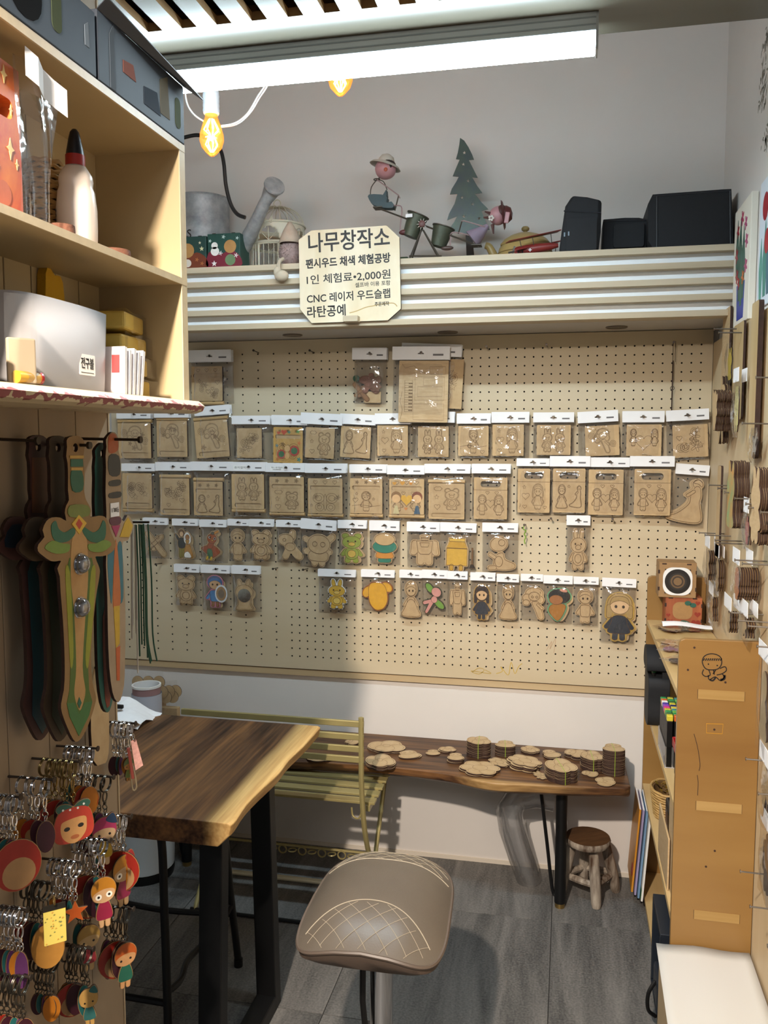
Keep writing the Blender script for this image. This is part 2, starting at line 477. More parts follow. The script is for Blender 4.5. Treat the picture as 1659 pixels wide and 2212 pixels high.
led = thing('led_batten', 'glowing white LED tube batten fixed under the plywood ceiling panel', 'light', (-0.56, 1.905, ZC))
MB().box((-0.60, -0.0235, -0.038), (0.60, 0.0235, -0.0005)).build('housing', mat('aluminium_housing', 'b9bec2', 0.35, metal=0.3), led, bevel=0.002)
for zz in (-0.012, -0.026):
    MB().box((-0.60, -0.0245, zz - 0.0015), (0.60, -0.0230, zz + 0.0015)).build('groove', mat('housing_groove', '8f969b', 0.4), led)
_df = MB().prism(rrect(-0.0195, -0.074, 0.0195, -0.037, 0.007), -0.598, 0.596, axis='x').build('diffuser', [mat('lit_diffuser_side', (0.74, 0.92, 1.0), 0.4, emit=LED_SIDE), mat('lit_diffuser', (0.72, 0.90, 1.0), 0.4, emit=LED_DOWN)], led)
for _p in _df.data.polygons: _p.material_index = 1 if _p.normal.z < -0.6 else 0
for sx in (-1, 1):
    MB().prism(rrect(-0.025, -0.076, 0.025, -0.0005, 0.006), 0.598 * sx, 0.603 * sx, axis='x').build('end_cap', mat('end_cap_grey', 'a9adb0', 0.4), led)

# ------------------------------------------------------------------ hanging filament bulbs
def bulb(px, py_bottom, label, wire_pts):
    p = at(px, py_bottom, 'y', 2.20)
    t = thing('pendant_bulb', label, 'bulb', p)
    MB().lathe([(0.0, 0.0), (0.006, 0.001), (0.012, 0.006), (0.026, 0.022), (0.032, 0.040), (0.031, 0.056), (0.024, 0.080), (0.0165, 0.100), (0.0155, 0.108)], n=20).build('glass', film('amber_glass', (1.0, 0.74, 0.42), 0.07, 0.05, 0.16, 0.0, 35, (1.0, 0.5, 0.18)), t, smooth=True)
    fl = MB()
    for k in range(7):
        g = 2 * PI * k / 7
        c, s = math.cos(g), math.sin(g)
        fl.tube([(0.006 * c, 0.006 * s, 0.095), (0.020 * c, 0.020 * s, 0.068), (0.006 * c, 0.006 * s, 0.055), (0.016 * c, 0.016 * s, 0.030), (0.004 * c, 0.004 * s, 0.012)], 0.0017, 5)
    fl.ball((0, 0, 0.045), 0.006, 8, 6)
    fl.build('filament', mat('glowing_filament', (1.0, 0.56, 0.16), 0.5, emit=45.0), t, smooth=True)
    sk = MB().lathe([(0.0175, 0.106), (0.021, 0.110)] + [(0.021 + (0.0012 if i % 2 else 0), 0.112 + 0.006 * i) for i in range(9)] + [(0.021, 0.166), (0.015, 0.176), (0.004, 0.180)], n=20)
    sk.build('socket', mat('white_socket', 'd5dce4', 0.4), t, smooth=True)
    MB().cyl((0, 0, 0.176), (0, 0, 0.20), 0.005, 8).build('socket_nipple', M_BLACK, t)
    for pts in wire_pts:
        MB().tube(crom([tuple(at(*q, 'y', yy) - p) for (*q, yy) in pts], 6, False), 0.0022, 6).build('wire', mat('white_wire', 'eceff2', 0.35), t, smooth=True)
    return t
bulb(458, 338, 'amber filament bulb in white socket hanging beside the blue boxes', [
    [(440, 262, 2.21), (420, 248, 2.21), (405, 225, 2.21), (399, 190, 2.21), (396, 140, 2.25)],
    [(478, 272, 2.20), (508, 266, 2.20), (535, 245, 2.20), (556, 210, 2.20), (575, 180, 2.20), (600, 130, 2.20), (690, 110, 2.21), (700, -330, 2.21)],
    [(478, 274, 2.205), (512, 268, 2.205), (540, 244, 2.205), (560, 212, 2.205), (577, 186, 2.205), (604, 132, 2.205), (690, 112, 2.215), (700, -330, 2.21)]])
bulb(735, 208, 'amber filament bulb peeking out below the middle of the LED batten', [[(735, 60, 2.2), (735, 20, 2.2), (733, -330, 2.2)]])
cb = [(250, -170), (262, 150), (330, 325), (372, 306), (402, 296), (428, 292), (452, 300), (474, 320), (483, 350), (488, 400), (498, 440), (512, 462), (530, 470)]
tag(MB().tube(crom([tuple(at(x, y, 'y', 2.62)) for x, y in cb], 5, False), 0.0062, 8).build('black_cable', mat('black_cable', '121214', 0.4), smooth=True), 'black cable curving down in front of the galvanized watering can', 'cable')

# ------------------------------------------------------------------ pegboard
PB_Y = 3.012
pz0, pz1, px0, px1 = 0.688, 1.905, -1.72, XR - 0.019
pb = thing('pegboard', 'large birch plywood pegboard covering the back wall', 'pegboard', (0, PB_Y, pz0))
plate = MB(); HR = 0.0031
cols_ = [(-0.9719 + 0.03025 * k) for k in range(-25, 48)]
xs_ = [x for x in cols_ if px0 + 0.015 < x < px1 - 0.02]
rows_ = [0.7354 + 0.0295 * k for k in range(0, 39)]
xb = [px0] + [(xs_[i] + xs_[i + 1]) / 2 for i in range(len(xs_) - 1)] + [px1]
zb = [pz0] + [(rows_[i] + rows_[i + 1]) / 2 for i in range(len(rows_) - 1)] + [pz1]
def hole_cell(x0, x1, z0, z1, cx, cz):
    o = [(x0, z0), ((x0 + x1) / 2, z0), (x1, z0), (x1, (z0 + z1) / 2), (x1, z1), ((x0 + x1) / 2, z1), (x0, z1), (x0, (z0 + z1) / 2)]
    h = [(cx + HR * math.cos(a), cz + HR * math.sin(a)) for a in [math.radians(225 + 45 * k) for k in range(8)]]
    vs = [(x, 0, z - pz0) for x, z in o] + [(x, 0, z - pz0) for x, z in h] + [(x, 0.010, z - pz0) for x, z in h]
    plate.add(vs, [(k, (k + 1) % 8, 8 + (k + 1) % 8, 8 + k) for k in range(8)], 0)
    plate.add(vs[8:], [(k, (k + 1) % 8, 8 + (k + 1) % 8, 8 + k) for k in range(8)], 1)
for i, x in enumerate(xs_):
    sparse = x < -0.985 and i % 2 == (0 if True else 1)
    for j, z in enumerate(rows_):
        if sparse: plate.add([(xb[i], 0, zb[j] - pz0), (xb[i + 1], 0, zb[j] - pz0), (xb[i + 1], 0, zb[j + 1] - pz0), (xb[i], 0, zb[j + 1] - pz0)], [(0, 1, 2, 3)])
        else: hole_cell(xb[i], xb[i + 1], zb[j], zb[j + 1], x, z)
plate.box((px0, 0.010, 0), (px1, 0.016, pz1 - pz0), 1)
plate.box((px0, 0.0002, -0.0005), (px1, 0.012, 0.0002), 2)
plate.build('board', [M_PEG, M_DARK, mat('board_lower_edge', '6b5136', 0.8)], pb, fix=False)
MB().box((px0, 0.004, -0.027), (px1, 0.0175, -0.004)).build('cleat', wood('cleat_wood', 'c9b28d', 'b39a74', 'x', 2, 10, 0.6), pb)
_scr = MB().cyl((0, 0.008, 0), (0, -0.050, 0.004), 0.0017, 7).cyl((0, -0.050, 0.004), (0, -0.053, 0.0042), 0.0042, 9).build('screw', M_SCREW, pb, smooth=True)
_scr_used = [False]
def screw(px, py, up=0):
    p = at(px, py, 'y', 2.960)
    o = _scr
    if _scr_used[0]:
        o = _scr.copy(); col.objects.link(o)
    _scr_used[0] = True
    o.location = (p.x, 0, p.z - pz0 - 0.004); o.rotation_euler = (0, 0, rnd.uniform(-0.06, 0.06))
for q in [(548, 757), (670, 757), (1050, 748), (1182, 744), (336, 1219), (590, 1229), (656, 1231), (1190, 1120), (1325, 1121)]:
    screw(*q)
# child's crayon marks at the foot of the board
def scribble(name, pts, colr, w=0.0022):
    P = [at(x, y, 'y', PB_Y) for x, y in pts]
    MB().ribbon(crom([(p.x, p.z - pz0) for p in P], 5, False), w, -0.0006).build(name, mat('crayon_' + colr, colr, 0.7), pb)
scribble('crayon_mark', [(1020, 1452), (1034, 1443), (1046, 1447), (1034, 1456), (1018, 1449), (1060, 1455), (1048, 1447)], 'b79a4a')
scribble('crayon_mark', [(1072, 1455), (1085, 1450), (1082, 1440), (1098, 1458), (1104, 1430), (1112, 1455), (1120, 1440), (1128, 1433)], 'c3a33c')
scribble('crayon_mark', [(1180, 1405), (1192, 1385), (1188, 1402), (1200, 1380), (1196, 1410)], 'b08a6a', 0.0012)
scribble('crayon_mark', [(925, 1412), (940, 1400), (955, 1386)], 'a08a66', 0.0012)

# ------------------------------------------------------------------ high display shelf with plywood slats
SZ0, SZ1, SY = 1.907, 2.112, 2.70
ds = thing('display_shelf', 'wall shelf fronted by plywood slats with white strips between', 'shelf', (0, SY, SZ0))
sx0, sx1 = XL + 0.002, XR - 0.002
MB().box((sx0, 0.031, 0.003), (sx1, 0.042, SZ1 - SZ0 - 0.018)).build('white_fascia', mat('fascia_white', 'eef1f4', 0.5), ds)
for k in range(5):
    z = (SZ1 - SZ0 - 0.018) * k / 4
    back = 0.329 if k in (0, 4) else 0.066
    MB().box((sx0, 0, z), (sx1, back if k else 0.066, z + 0.018)).build('slat', M_PLYEDGE, ds, bevel=0.0008)
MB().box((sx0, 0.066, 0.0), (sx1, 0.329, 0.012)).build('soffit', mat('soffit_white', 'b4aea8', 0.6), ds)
for q in [(632, 723), (967, 717), (1332, 706)]:
    p = at(*q, 'z', SZ0)
    t = thing('downlight', {632: 'unlit round downlight in the soffit nearest the left cabinet', 967: 'unlit round downlight in the middle of the soffit', 1332: 'unlit round downlight in the soffit nearest the right wall'}[q[0]], 'downlight', p)
    MB().torus((0, 0, -0.0015), 0.032, 0.003, 24, 6, axis='z').build('trim_ring', mat('downlight_ring', '6e6258', 0.4, metal=0.4), t, smooth=True)
    MB().prism(circ(0, 0, 0.031, 24), -0.0008, -0.0030, axis='z').build('lens', mat('downlight_lens', '4d423b', 0.3), t)

# ================================================================== furniture
def slab_mat(name, axis, sap_lo, sap_hi, coord, sign):
    """dark walnut streaks with a pale sapwood band along one live edge"""
    m = bpy.data.materials.new(name); m.use_nodes = True
    nt = m.node_tree; b = nt.nodes['Principled BSDF']; b.inputs['Roughness'].default_value = 0.42; b.inputs['Specular IOR Level'].default_value = 0.28
    tc = nt.nodes.new('ShaderNodeTexCoord')
    def noise(sc, stretch, det, dist=0.0):
        mp = nt.nodes.new('ShaderNodeMapping'); s = [sc] * 3; s['xyz'.index(axis)] = sc / stretch
        mp.inputs['Scale'].default_value = s; nt.links.new(tc.outputs['Object'], mp.inputs[0])
        n = nt.nodes.new('ShaderNodeTexNoise'); n.inputs['Scale'].default_value = 1; n.inputs['Detail'].default_value = det; n.inputs['Distortion'].default_value = dist
        nt.links.new(mp.outputs[0], n.inputs['Vector']); return n
    n1 = noise(15, 9, 5, 0.7); n2 = noise(110, 28, 6)
    mx = nt.nodes.new('ShaderNodeMix'); mx.data_type = 'FLOAT'; mx.inputs['Factor'].default_value = 0.36
    nt.links.new(n1.outputs['Fac'], mx.inputs['A']); nt.links.new(n2.outputs['Fac'], mx.inputs['B'])
    rp = nt.nodes.new('ShaderNodeValToRGB'); e = rp.color_ramp.elements
    e[0].position = 0.36; e[0].color = (*srgb('281811'), 1); e[1].position = 0.64; e[1].color = (*srgb('845c38'), 1)
    x = e.new(0.47); x.color = (*srgb('523826'), 1)
    nt.links.new(mx.outputs['Result'], rp.inputs[0])
    rs = nt.nodes.new('ShaderNodeValToRGB'); e = rs.color_ramp.elements
    e[0].position = 0.34; e[0].color = (*srgb('a0703a'), 1); e[1].position = 0.6; e[1].color = (*srgb('d9b578'), 1)
    nt.links.new(mx.outputs['Result'], rs.inputs[0])
    sp = nt.nodes.new('ShaderNodeSeparateXYZ'); nt.links.new(tc.outputs['Object'], sp.inputs[0])
    nw = noise(7, 2.5, 2)
    ma = nt.nodes.new('ShaderNodeMath'); ma.operation = 'MULTIPLY_ADD'; ma.inputs[1].default_value = 0.03
    sg_ = nt.nodes.new('ShaderNodeMath'); sg_.operation = 'MULTIPLY'; sg_.inputs[1].default_value = sign
    nt.links.new(sp.outputs['XYZ'.index(coord.upper())], sg_.inputs[0])
    nt.links.new(nw.outputs['Fac'], ma.inputs[0]); nt.links.new(sg_.outputs[0], ma.inputs[2])
    mr = nt.nodes.new('ShaderNodeMapRange'); mr.inputs['From Min'].default_value = sap_lo; mr.inputs['From Max'].default_value = sap_hi
    nt.links.new(ma.outputs[0], mr.inputs['Value'])
    mc = nt.nodes.new('ShaderNodeMix'); mc.data_type = 'RGBA'
    nt.links.new(mr.outputs[0], mc.inputs['Factor']); nt.links.new(rp.outputs[0], mc.inputs['A']); nt.links.new(rs.outputs[0], mc.inputs['B'])
    nt.links.new(mc.outputs['Result'], b.inputs['Base Color'])
    bp = nt.nodes.new('ShaderNodeBump'); bp.inputs['Strength'].default_value = 0.06; bp.inputs['Distance'].default_value = 0.002
    nt.links.new(n2.outputs['Fac'], bp.inputs['Height']); nt.links.new(bp.outputs[0], b.inputs['Normal'])
    return m

# --- walnut slab table
TZ = 0.72
tb = thing('slab_table', 'dark walnut slab table with pale live edge on black steel frame', 'table', (-0.70, 2.0, 0))
edge = [(0.0, -0.325), (0.003, -0.30), (-0.004, -0.22), (0.0, -0.12), (0.007, -0.03), (0.004, 0.06), (0.010, 0.16), (0.012, 0.25), (0.012, 0.322)]
edge = crom(edge, 3, False)
def slab_table():
    mb = MB(); n = len(edge); T = 0.056
    for dx, z in ((-0.008, 0), (0.0, -0.004), (-0.006, -0.030), (-0.032, -T)):
        for x, y in edge: mb.v.append((x + dx, y, TZ + z))
    for r in range(3):
        for i in range(n - 1):
            a = r * n + i; mb.f.append((a, a + 1, a + n + 1, a + n)); mb.m.append(0)
    Lx = -0.98
    base = len(mb.v)
    for x, y in edge: mb.v.append((Lx, y, TZ))
    for x, y in edge: mb.v.append((Lx, y, TZ - T))
    for i in range(n - 1):
        mb.f.append((i, i + 1, base + i + 1, base + i)); mb.m.append(0)
        mb.f.append((3 * n + i, base + n + i, base + n + i + 1, 3 * n + i + 1)); mb.m.append(0)
        mb.f.append((base + i, base + i + 1, base + n + i + 1, base + n + i)); mb.m.append(0)
    for i in (0, n - 1):
        mb.f.append((i, n + i, 2 * n + i, 3 * n + i, base + n + i, base + i)); mb.m.append(0)
    return mb
slab_table().build('tabletop', slab_mat('walnut_table', 'y', -0.052, -0.024, 'x', 1), tb, bevel=0.0025)
for fx in (-0.0775, -0.75):
    f = MB()
    w, h = 0.055, 0.040
    f.beam((fx, -0.265, 0.0), (fx, -0.20, TZ - 0.056), w, h, up=(1, 0, 0)) if False else None
    def leg(y0, y1):
        g = MB(); a = 0.021
        g.add([(fx - w / 2, y0 - a, 0.0), (fx + w / 2, y0 - a, 0.0), (fx + w / 2, y0 + a, 0.0), (fx - w / 2, y0 + a, 0.0),
               (fx - w / 2, y1 - a, TZ - 0.057), (fx + w / 2, y1 - a, TZ - 0.057), (fx + w / 2, y1 + a, TZ - 0.057), (fx - w / 2, y1 + a, TZ - 0.057)],
              [(0, 3, 2, 1), (4, 5, 6, 7), (0, 1, 5, 4), (1, 2, 6, 5), (2, 3, 7, 6), (3, 0, 4, 7)])
        return g
    leg(-0.275, -0.235).build('leg', M_BLACK, tb, bevel=0.002)
    leg(0.109, 0.075).build('leg', M_BLACK, tb, bevel=0.002)
    MB().box((fx - w / 2, -0.255, 0.0), (fx + w / 2, 0.09, 0.042)).build('floor_bar', M_BLACK, tb, bevel=0.002)
    MB().box((fx - w / 2, -0.23, TZ - 0.075), (fx + w / 2, 0.08, TZ - 0.0565)).build('top_plate', M_BLACK, tb)

# --- quilted saddle stool in front
st = thing('upholstered_stool', 'taupe leather saddle stool with quilted ends on a chrome column', 'stool', (-0.392, 1.790, 0))
M_LEATH = mat('taupe_leather', '61574c', 0.36, vary=0.06, scale=12, bump=0.10, bscale=260)
SH, SA, SB = 0.535, 0.166, 0.195
def se(g, a, b):
    c, s = math.cos(g), math.sin(g); p = 3.6 - 0.9 * s
    y = b * math.copysign(abs(s) ** (2 / p), s)
    return (a * taper(y) * math.copysign(abs(c) ** (2 / p), c), y)
def taper(y): return 1.0 - 0.13 * (y / SB + 1) / 2
def seat_z(x, y):
    u, v = x / SA / taper(y), y / SB
    p = 3.3 - 0.5 * v
    r = (abs(u) ** p + abs(v) ** p) ** (1 / p)
    dome = 0.056 * (1 - min(1, r) ** 3.0)
    front = max(0, -v)
    return SH - 0.020 + dome - 0.026 * u * u * front ** 1.5 + 0.016 * front ** 3 * (1 - u * u) + 0.014 * v
sm = MB()
NA, NR = 56, 14
for i in range(NR + 1):
    q = i / NR
    for k in range(NA):
        ex, ey = se(2 * PI * k / NA, SA, SB); x, y = ex * q, ey * q
        sm.v.append((x, y, seat_z(x, y)))
for i in range(NR):
    for k in range(NA):
        l = (k + 1) % NA
        sm.f.append((i * NA + k, i * NA + l, (i + 1) * NA + l, (i + 1) * NA + k)); sm.m.append(0)
sm.build('seat_cushion', M_LEATH, st, smooth=True)
und = MB()
for i, (q, dz) in enumerate(((1.0, 0.0), (0.985, -0.018), (0.88, -0.040), (0.60, -0.052), (0.0, -0.055))):
    for k in range(NA):
        ex, ey = se(2 * PI * k / NA, SA, SB)
        zz = seat_z(ex, ey); x, y = ex * q, ey * q
        und.v.append((x, y, (zz + dz) if i < 2 else min(SH - 0.03, zz * 0.4 + (SH - 0.03) * 0.6) + dz))
for i in range(4):
    for k in range(NA):
        l = (k + 1) % NA
        und.f.append((i * NA + k, i * NA + l, (i + 1) * NA + l, (i + 1) * NA + k)); und.m.append(0)
und.build('seat_base', mat('brown_leather_underside', '57493f', 0.5, bump=0.1, bscale=200), st, smooth=True)
MB().tube([(se(2 * PI * k / 72, SA, SB)[0], se(2 * PI * k / 72, SA, SB)[1], seat_z(*se(2 * PI * k / 72, SA, SB)) - 0.002) for k in range(72)], 0.0042, 6, closed=True).build('piping', mat('dark_piping', '5a4d43', 0.45), st, smooth=True)
M_STITCH = mat('cream_stitching', 'a09480', 0.7)
def seam(pts, r=0.0006, name='stitching'):
    P = []
    for x, y in pts:
        u, v = abs(x / SA / taper(y)), abs(y / SB)
        if u ** 3.2 + v ** 3.2 < 0.97: P.append((x, y, seat_z(x, y) + 0.0005))
        elif len(P) > 2: break
        else: P = []
    if len(P) > 2: MB().tube(P, r, 4).build(name, M_STITCH, st)
# front arc and back band, with crossing quilt lines inside each
seam([(-0.166 + 0.332 * k / 40, -0.182 + 0.105 * math.sin(PI * k / 40) ** 0.8) for k in range(41)], 0.0013)
seam([(-0.166 + 0.332 * k / 40, 0.070 + 0.014 * math.sin(PI * k / 40)) for k in range(41)], 0.0013)
for sgn in (-1, 1):
    for j in range(6):
        x0 = -0.150 + 0.045 * j
        # front field, arcs leaning inwards
        pts = []
        for k in range(26):
            t = k / 25
            x = sgn * (x0 + 0.13 * t ** 1.2); y = -0.200 + 0.125 * t
            arc = -0.182 + 0.105 * max(0, math.sin(PI * (x + 0.166) / 0.332)) ** 0.8 if abs(x) < 0.166 else -1
            if y < arc - 0.002: pts.append((x, y))
        if len(pts) > 3: seam(pts)
        pts = [(sgn * (x0 - 0.02 + 0.17 * k / 25), 0.084 + 0.108 * k / 25) for k in range(26)]
        seam(pts)
MB().cyl((0, 0, 0.05), (0, 0, SH - 0.07), 0.026, 24).build('column', M_STEEL, st, smooth=True)
MB().cyl((0, 0, SH - 0.085), (0, 0, SH - 0.055), 0.09, 24).build('seat_plate', M_BLACK, st)
bs = MB()
for k in range(5):
    g = 2 * PI * k / 5 + PI / 2 + 0.35
    d = Vector((math.cos(g), math.sin(g), 0))
    MB().tube([d * 0.02 + Vector((0, 0, 0.075)), d * 0.16 + Vector((0, 0, 0.055)), d * 0.27 + Vector((0, 0, 0.028))], [0.026, 0.022, 0.014], 8).build('base_arm', mat('dark_base', '3a3835', 0.35, metal=0.6), st, smooth=True)
    MB().cyl(d * 0.27 + Vector((0, 0, 0.0)), d * 0.27 + Vector((0, 0, 0.025)), 0.016, 12).build('foot', M_BLACK, st)
MB().tube([(-0.035, -0.03, SH - 0.075), (-0.036, -0.032, 0.30), (-0.030, -0.028, 0.22)], 0.007, 8).build('gas_lever', M_BLACK, st, smooth=True)

# --- live edge wall bench
BZ = 0.455
wb = thing('wall_bench', 'long narrow walnut slab bench against the back wall on black hairpin legs', 'bench', (-0.6, 2.85, 0))
fe = [(-1.18, -0.145), (-0.86, -0.150), (-0.6, -0.140), (-0.35, -0.150), (-0.20, -0.135), (-0.06, -0.125), (0.10, -0.130), (0.24, -0.150), (0.33, -0.180), (0.40, -0.190), (0.50, -0.178), (0.62, -0.166), (0.74, -0.150), (0.79, -0.142), (0.808, -0.130)]
fe = crom(fe, 4, False)
mb = MB(); n = len(fe); T = 0.044
for dy, dz in ((0.004, 0), (0, -0.004), (0.004, -0.028), (0.030, -T)):
    for x, y in fe: mb.v.append((x, y + dy, BZ + dz))
for r in range(3):
    for i in range(n - 1):
        a = r * n + i; mb.f.append((a, a + 1, a + n + 1, a + n)); mb.m.append(0)
base = len(mb.v)
for x, y in fe: mb.v.append((min(x, 0.80), 0.172, BZ))
for x, y in fe: mb.v.append((min(x, 0.80), 0.172, BZ - T))
for i in range(n - 1):
    mb.f += [(i, i + 1, base + i + 1, base + i), (3 * n + i, base + n + i, base + n + i + 1, 3 * n + i + 1), (base + i, base + i + 1, base + n + i + 1, base + n + i)]; mb.m += [0, 0, 0]
for i in (0, n - 1):
    mb.f.append((i, n + i, 2 * n + i, 3 * n + i, base + n + i, base + i)); mb.m.append(0)
mb.build('bench_top', slab_mat('walnut_bench', 'x', 0.170, 0.225, 'y', -1), wb, bevel=0.0025)
for x in (0.597, -0.735):
    g = MB().cyl((x, -0.068, 0.016), (x, -0.068, BZ - T + 0.006), 0.0185, 16)
    g.build('leg_pole', M_BLACK, wb, smooth=True)
    MB().cyl((x, -0.068, 0.0), (x, -0.068, 0.018), 0.0165, 16).build('brass_foot', mat('brass_foot', 'a58a55', 0.3, metal=0.9), wb, smooth=True)
    MB().tube(crom([(x - 0.075, -0.02, BZ - T + 0.006), (x - 0.045, -0.045, 0.20), (x - 0.026, -0.058, 0.055), (x - 0.012, -0.062, 0.035), (x, -0.066, 0.045)], 4, False), 0.0058, 8).build('hairpin_rod', M_BLACK, wb, smooth=True)
    MB().tube([(x - 0.015, 0.05, BZ - T + 0.006), (x - 0.008, -0.03, 0.12), (x, -0.060, 0.06)], 0.0058, 8).build('hairpin_rod', M_BLACK, wb, smooth=True)

# --- brass coloured folding slat bench
fb = thing('folding_bench', 'pale brass metal folding bench with slatted back behind the dark table', 'bench', (-0.90, 2.60, 0))
M_BRASS = mat('brass_paint', 'a89a68', 0.34, metal=0.35, vary=0.08, scale=9)
def fbp(px, py, y): return at(px, py, 'y', y) - Vector((-0.90, 2.60, 0))
for (yl, yr) in ((1541, 1561), (1571, 1586), (1597, 1611), (1620, 1632)):
    yy = 2.452
    a, b = fbp(392, yl - 1, yy), fbp(786, yr, yy)
    zz = (a.z + b.z) / 2
    MB().beam((a.x, yy - 2.60, zz), (b.x, yy - 2.60, zz), 0.010, 0.019).build('back_slat', M_BRASS, fb, bevel=0.002)
for px_ in (779, 397):
    top = fbp(px_, 1560, 2.446); x = top.x
    MB().tube(crom([(x, -0.148, top.z + 0.012), (x, -0.148, 0.58), (x, -0.142, 0.48), (x + 0.004, -0.120, 0.34), (x + 0.01, -0.05, 0.20), (x + 0.012, 0.08, 0.08), (x + 0.012, 0.150, 0.010)], 5, False), 0.0085, 8).build('post', M_BRASS, fb, smooth=True)
    MB().tube([(x, 0.22, 0.41), (x, 0.12, 0.28), (x, -0.02, 0.10), (x, -0.10, 0.006)], 0.0075, 8).build('cross_leg', M_BRASS, fb, smooth=True)
for k in range(6):
    yy = -0.075 + 0.058 * k
    MB().box((-0.285, yy, 0.405), (0.325, yy + 0.036, 0.413)).build('seat_slat', M_BRASS, fb, bevel=0.001)
for x in (-0.27, 0.30):
    MB().box((x, -0.085, 0.388), (x + 0.012, 0.255, 0.405)).build('seat_rail', M_BRASS, fb)
MB().cyl((-0.29, 0.150, 0.0095), (0.34, 0.150, 0.0095), 0.0090, 8).build('foot_bar', mat('pale_foot_bar', 'ded8bd', 0.4), fb, smooth=True)
MB().cyl((-0.29, -0.10, 0.008), (0.33, -0.10, 0.008), 0.006, 8).build('foot_bar', M_BLACK, fb, smooth=True)
MB().cyl((-0.29, 0.175, 0.118), (0.335, 0.175, 0.118), 0.005, 8).build('stretcher', M_BRASS, fb, smooth=True)
ch = MB()
for k in range(9):
    ch.torus((-0.10 + 0.036 * k, 0.170, 0.104), 0.014, 0.0028, 14, 5, axis='y' if k % 2 else 'z')
ch.build('chain', M_BRASS, fb, smooth=True)
MB().tube(crom([(0.25, -0.07, 0.39), (0.255, -0.075, 0.365), (0.275, -0.08, 0.36), (0.285, -0.08, 0.385)], 4, False), 0.003, 6).build('hook', M_BRASS, fb, smooth=True)

# --- black bar stool under the table
bsn = thing('metal_stool', 'black tubular metal stool with brown wooden seat under the table', 'stool', (-1.14, 2.03, 0))
MB().lathe([(0, 0.592), (0.15, 0.596), (0.195, 0.604), (0.200, 0.612), (0.19, 0.618), (0, 0.612)], n=32).build('seat', mat('brown_seat', '6b4526', 0.4), bsn, smooth=True)
MB().torus((0, 0, 0.590), 0.165, 0.010, 28, 8, axis='z').build('seat_ring', M_BLACK, bsn, smooth=True)
for sx, sy in ((1, -1), (1, 1), (-1, -1), (-1, 1)):
    MB().tube(crom([(0.14 * sx, 0.13 * sy, 0.592), (0.17 * sx, 0.16 * sy, 0.585), (0.188 * sx, 0.18 * sy, 0.55), (0.195 * sx, 0.19 * sy, 0.40), (0.205 * sx, 0.205 * sy, 0.20), (0.215 * sx, 0.225 * sy, 0.012)], 4, False), 0.0105, 10).build('leg', M_BLACK, bsn, smooth=True)
    MB().cyl((0.215 * sx, 0.225 * sy, 0.0), (0.215 * sx, 0.225 * sy, 0.022), 0.013, 12).build('foot', M_BLACK, bsn, smooth=True)
for pts in ([(0.204, -0.20, 0.20), (0.19, -0.10, 0.165), (0.165, 0.0, 0.155), (0.19, 0.12, 0.165), (0.206, 0.205, 0.20)], [(-0.204, -0.20, 0.17), (0, -0.19, 0.165), (0.204, -0.20, 0.17)], [(-0.204, 0.205, 0.17), (0, 0.19, 0.165), (0.204, 0.205, 0.17)]):
    MB().tube(crom(pts, 5, False), 0.0085, 8).build('foot_rail', M_BLACK, bsn, smooth=True)

# --- white bin under the table's far side
bn = thing('white_bin', 'white plastic bin with dark base on the floor under the table', 'bin', (-1.46, 2.70, 0))
MB().lathe([(0.0, 0.030), (0.098, 0.030), (0.105, 0.035), (0.115, 0.30), (0.118, 0.31), (0.112, 0.31), (0.10, 0.05), (0, 0.045)], n=32).build('body', mat('white_plastic', 'dfe5ea', 0.35), bn, smooth=True)
MB().lathe([(0.0, 0.0), (0.102, 0.0), (0.106, 0.02), (0.104, 0.031), (0, 0.031)], n=32).build('base', M_BLACK, bn, smooth=True)

# --- rustic little log stool
ls = thing('log_stool', 'small rustic wooden stool with whitewashed log legs under the wall bench', 'stool', (0.085, 2.845, 0))
M_LOG = wood('whitewashed_log', 'b6aa9a', '4a3526', 'z', 9, 6, 0.8, contrast=(0.38, 0.60), bump=0.5)
M_LOGTOP = wood('saw_marked_top', '6b4c31', '3a2719', 'x', 10, 8, 0.6, contrast=(0.35, 0.65), bump=0.3)
MB().lathe([(0.0, 0.222), (0.072, 0.222)], n=32).build('seat_top', M_LOGTOP, ls, rot=(0, 0, 0.6))
MB().lathe([(0.072, 0.2215), (0.075, 0.214), (0.073, 0.205), (0.070, 0.199), (0.0, 0.199)], n=32).build('seat_rim', M_LOG, ls, smooth=True)
ends = [(0.030, -0.045), (0.098, 0.075), (-0.085, 0.030), (-0.010, 0.110)]
for ex, ey in ends:
    MB().tube(crom([(ex * 0.55, ey * 0.55, 0.203), (ex * 0.72, ey * 0.72, 0.13), (ex * 0.9, ey * 0.9, 0.06), (ex, ey, 0.0)], 3, False), [0.015, 0.016, 0.017, 0.0175, 0.019, 0.018, 0.0185, 0.018, 0.0175, 0.014][:10], 10).build('leg', M_LOG, ls, smooth=True)
for a, b in ((0, 1), (0, 2), (1, 3), (2, 3)):
    p = Vector((ends[a][0] * 0.86, ends[a][1] * 0.86, 0.072)); q = Vector((ends[b][0] * 0.86, ends[b][1] * 0.86, 0.066))
    MB().tube([p, (p + q) / 2, q], [0.010, 0.0125, 0.010], 8).build('rung', M_LOG, ls, smooth=True)

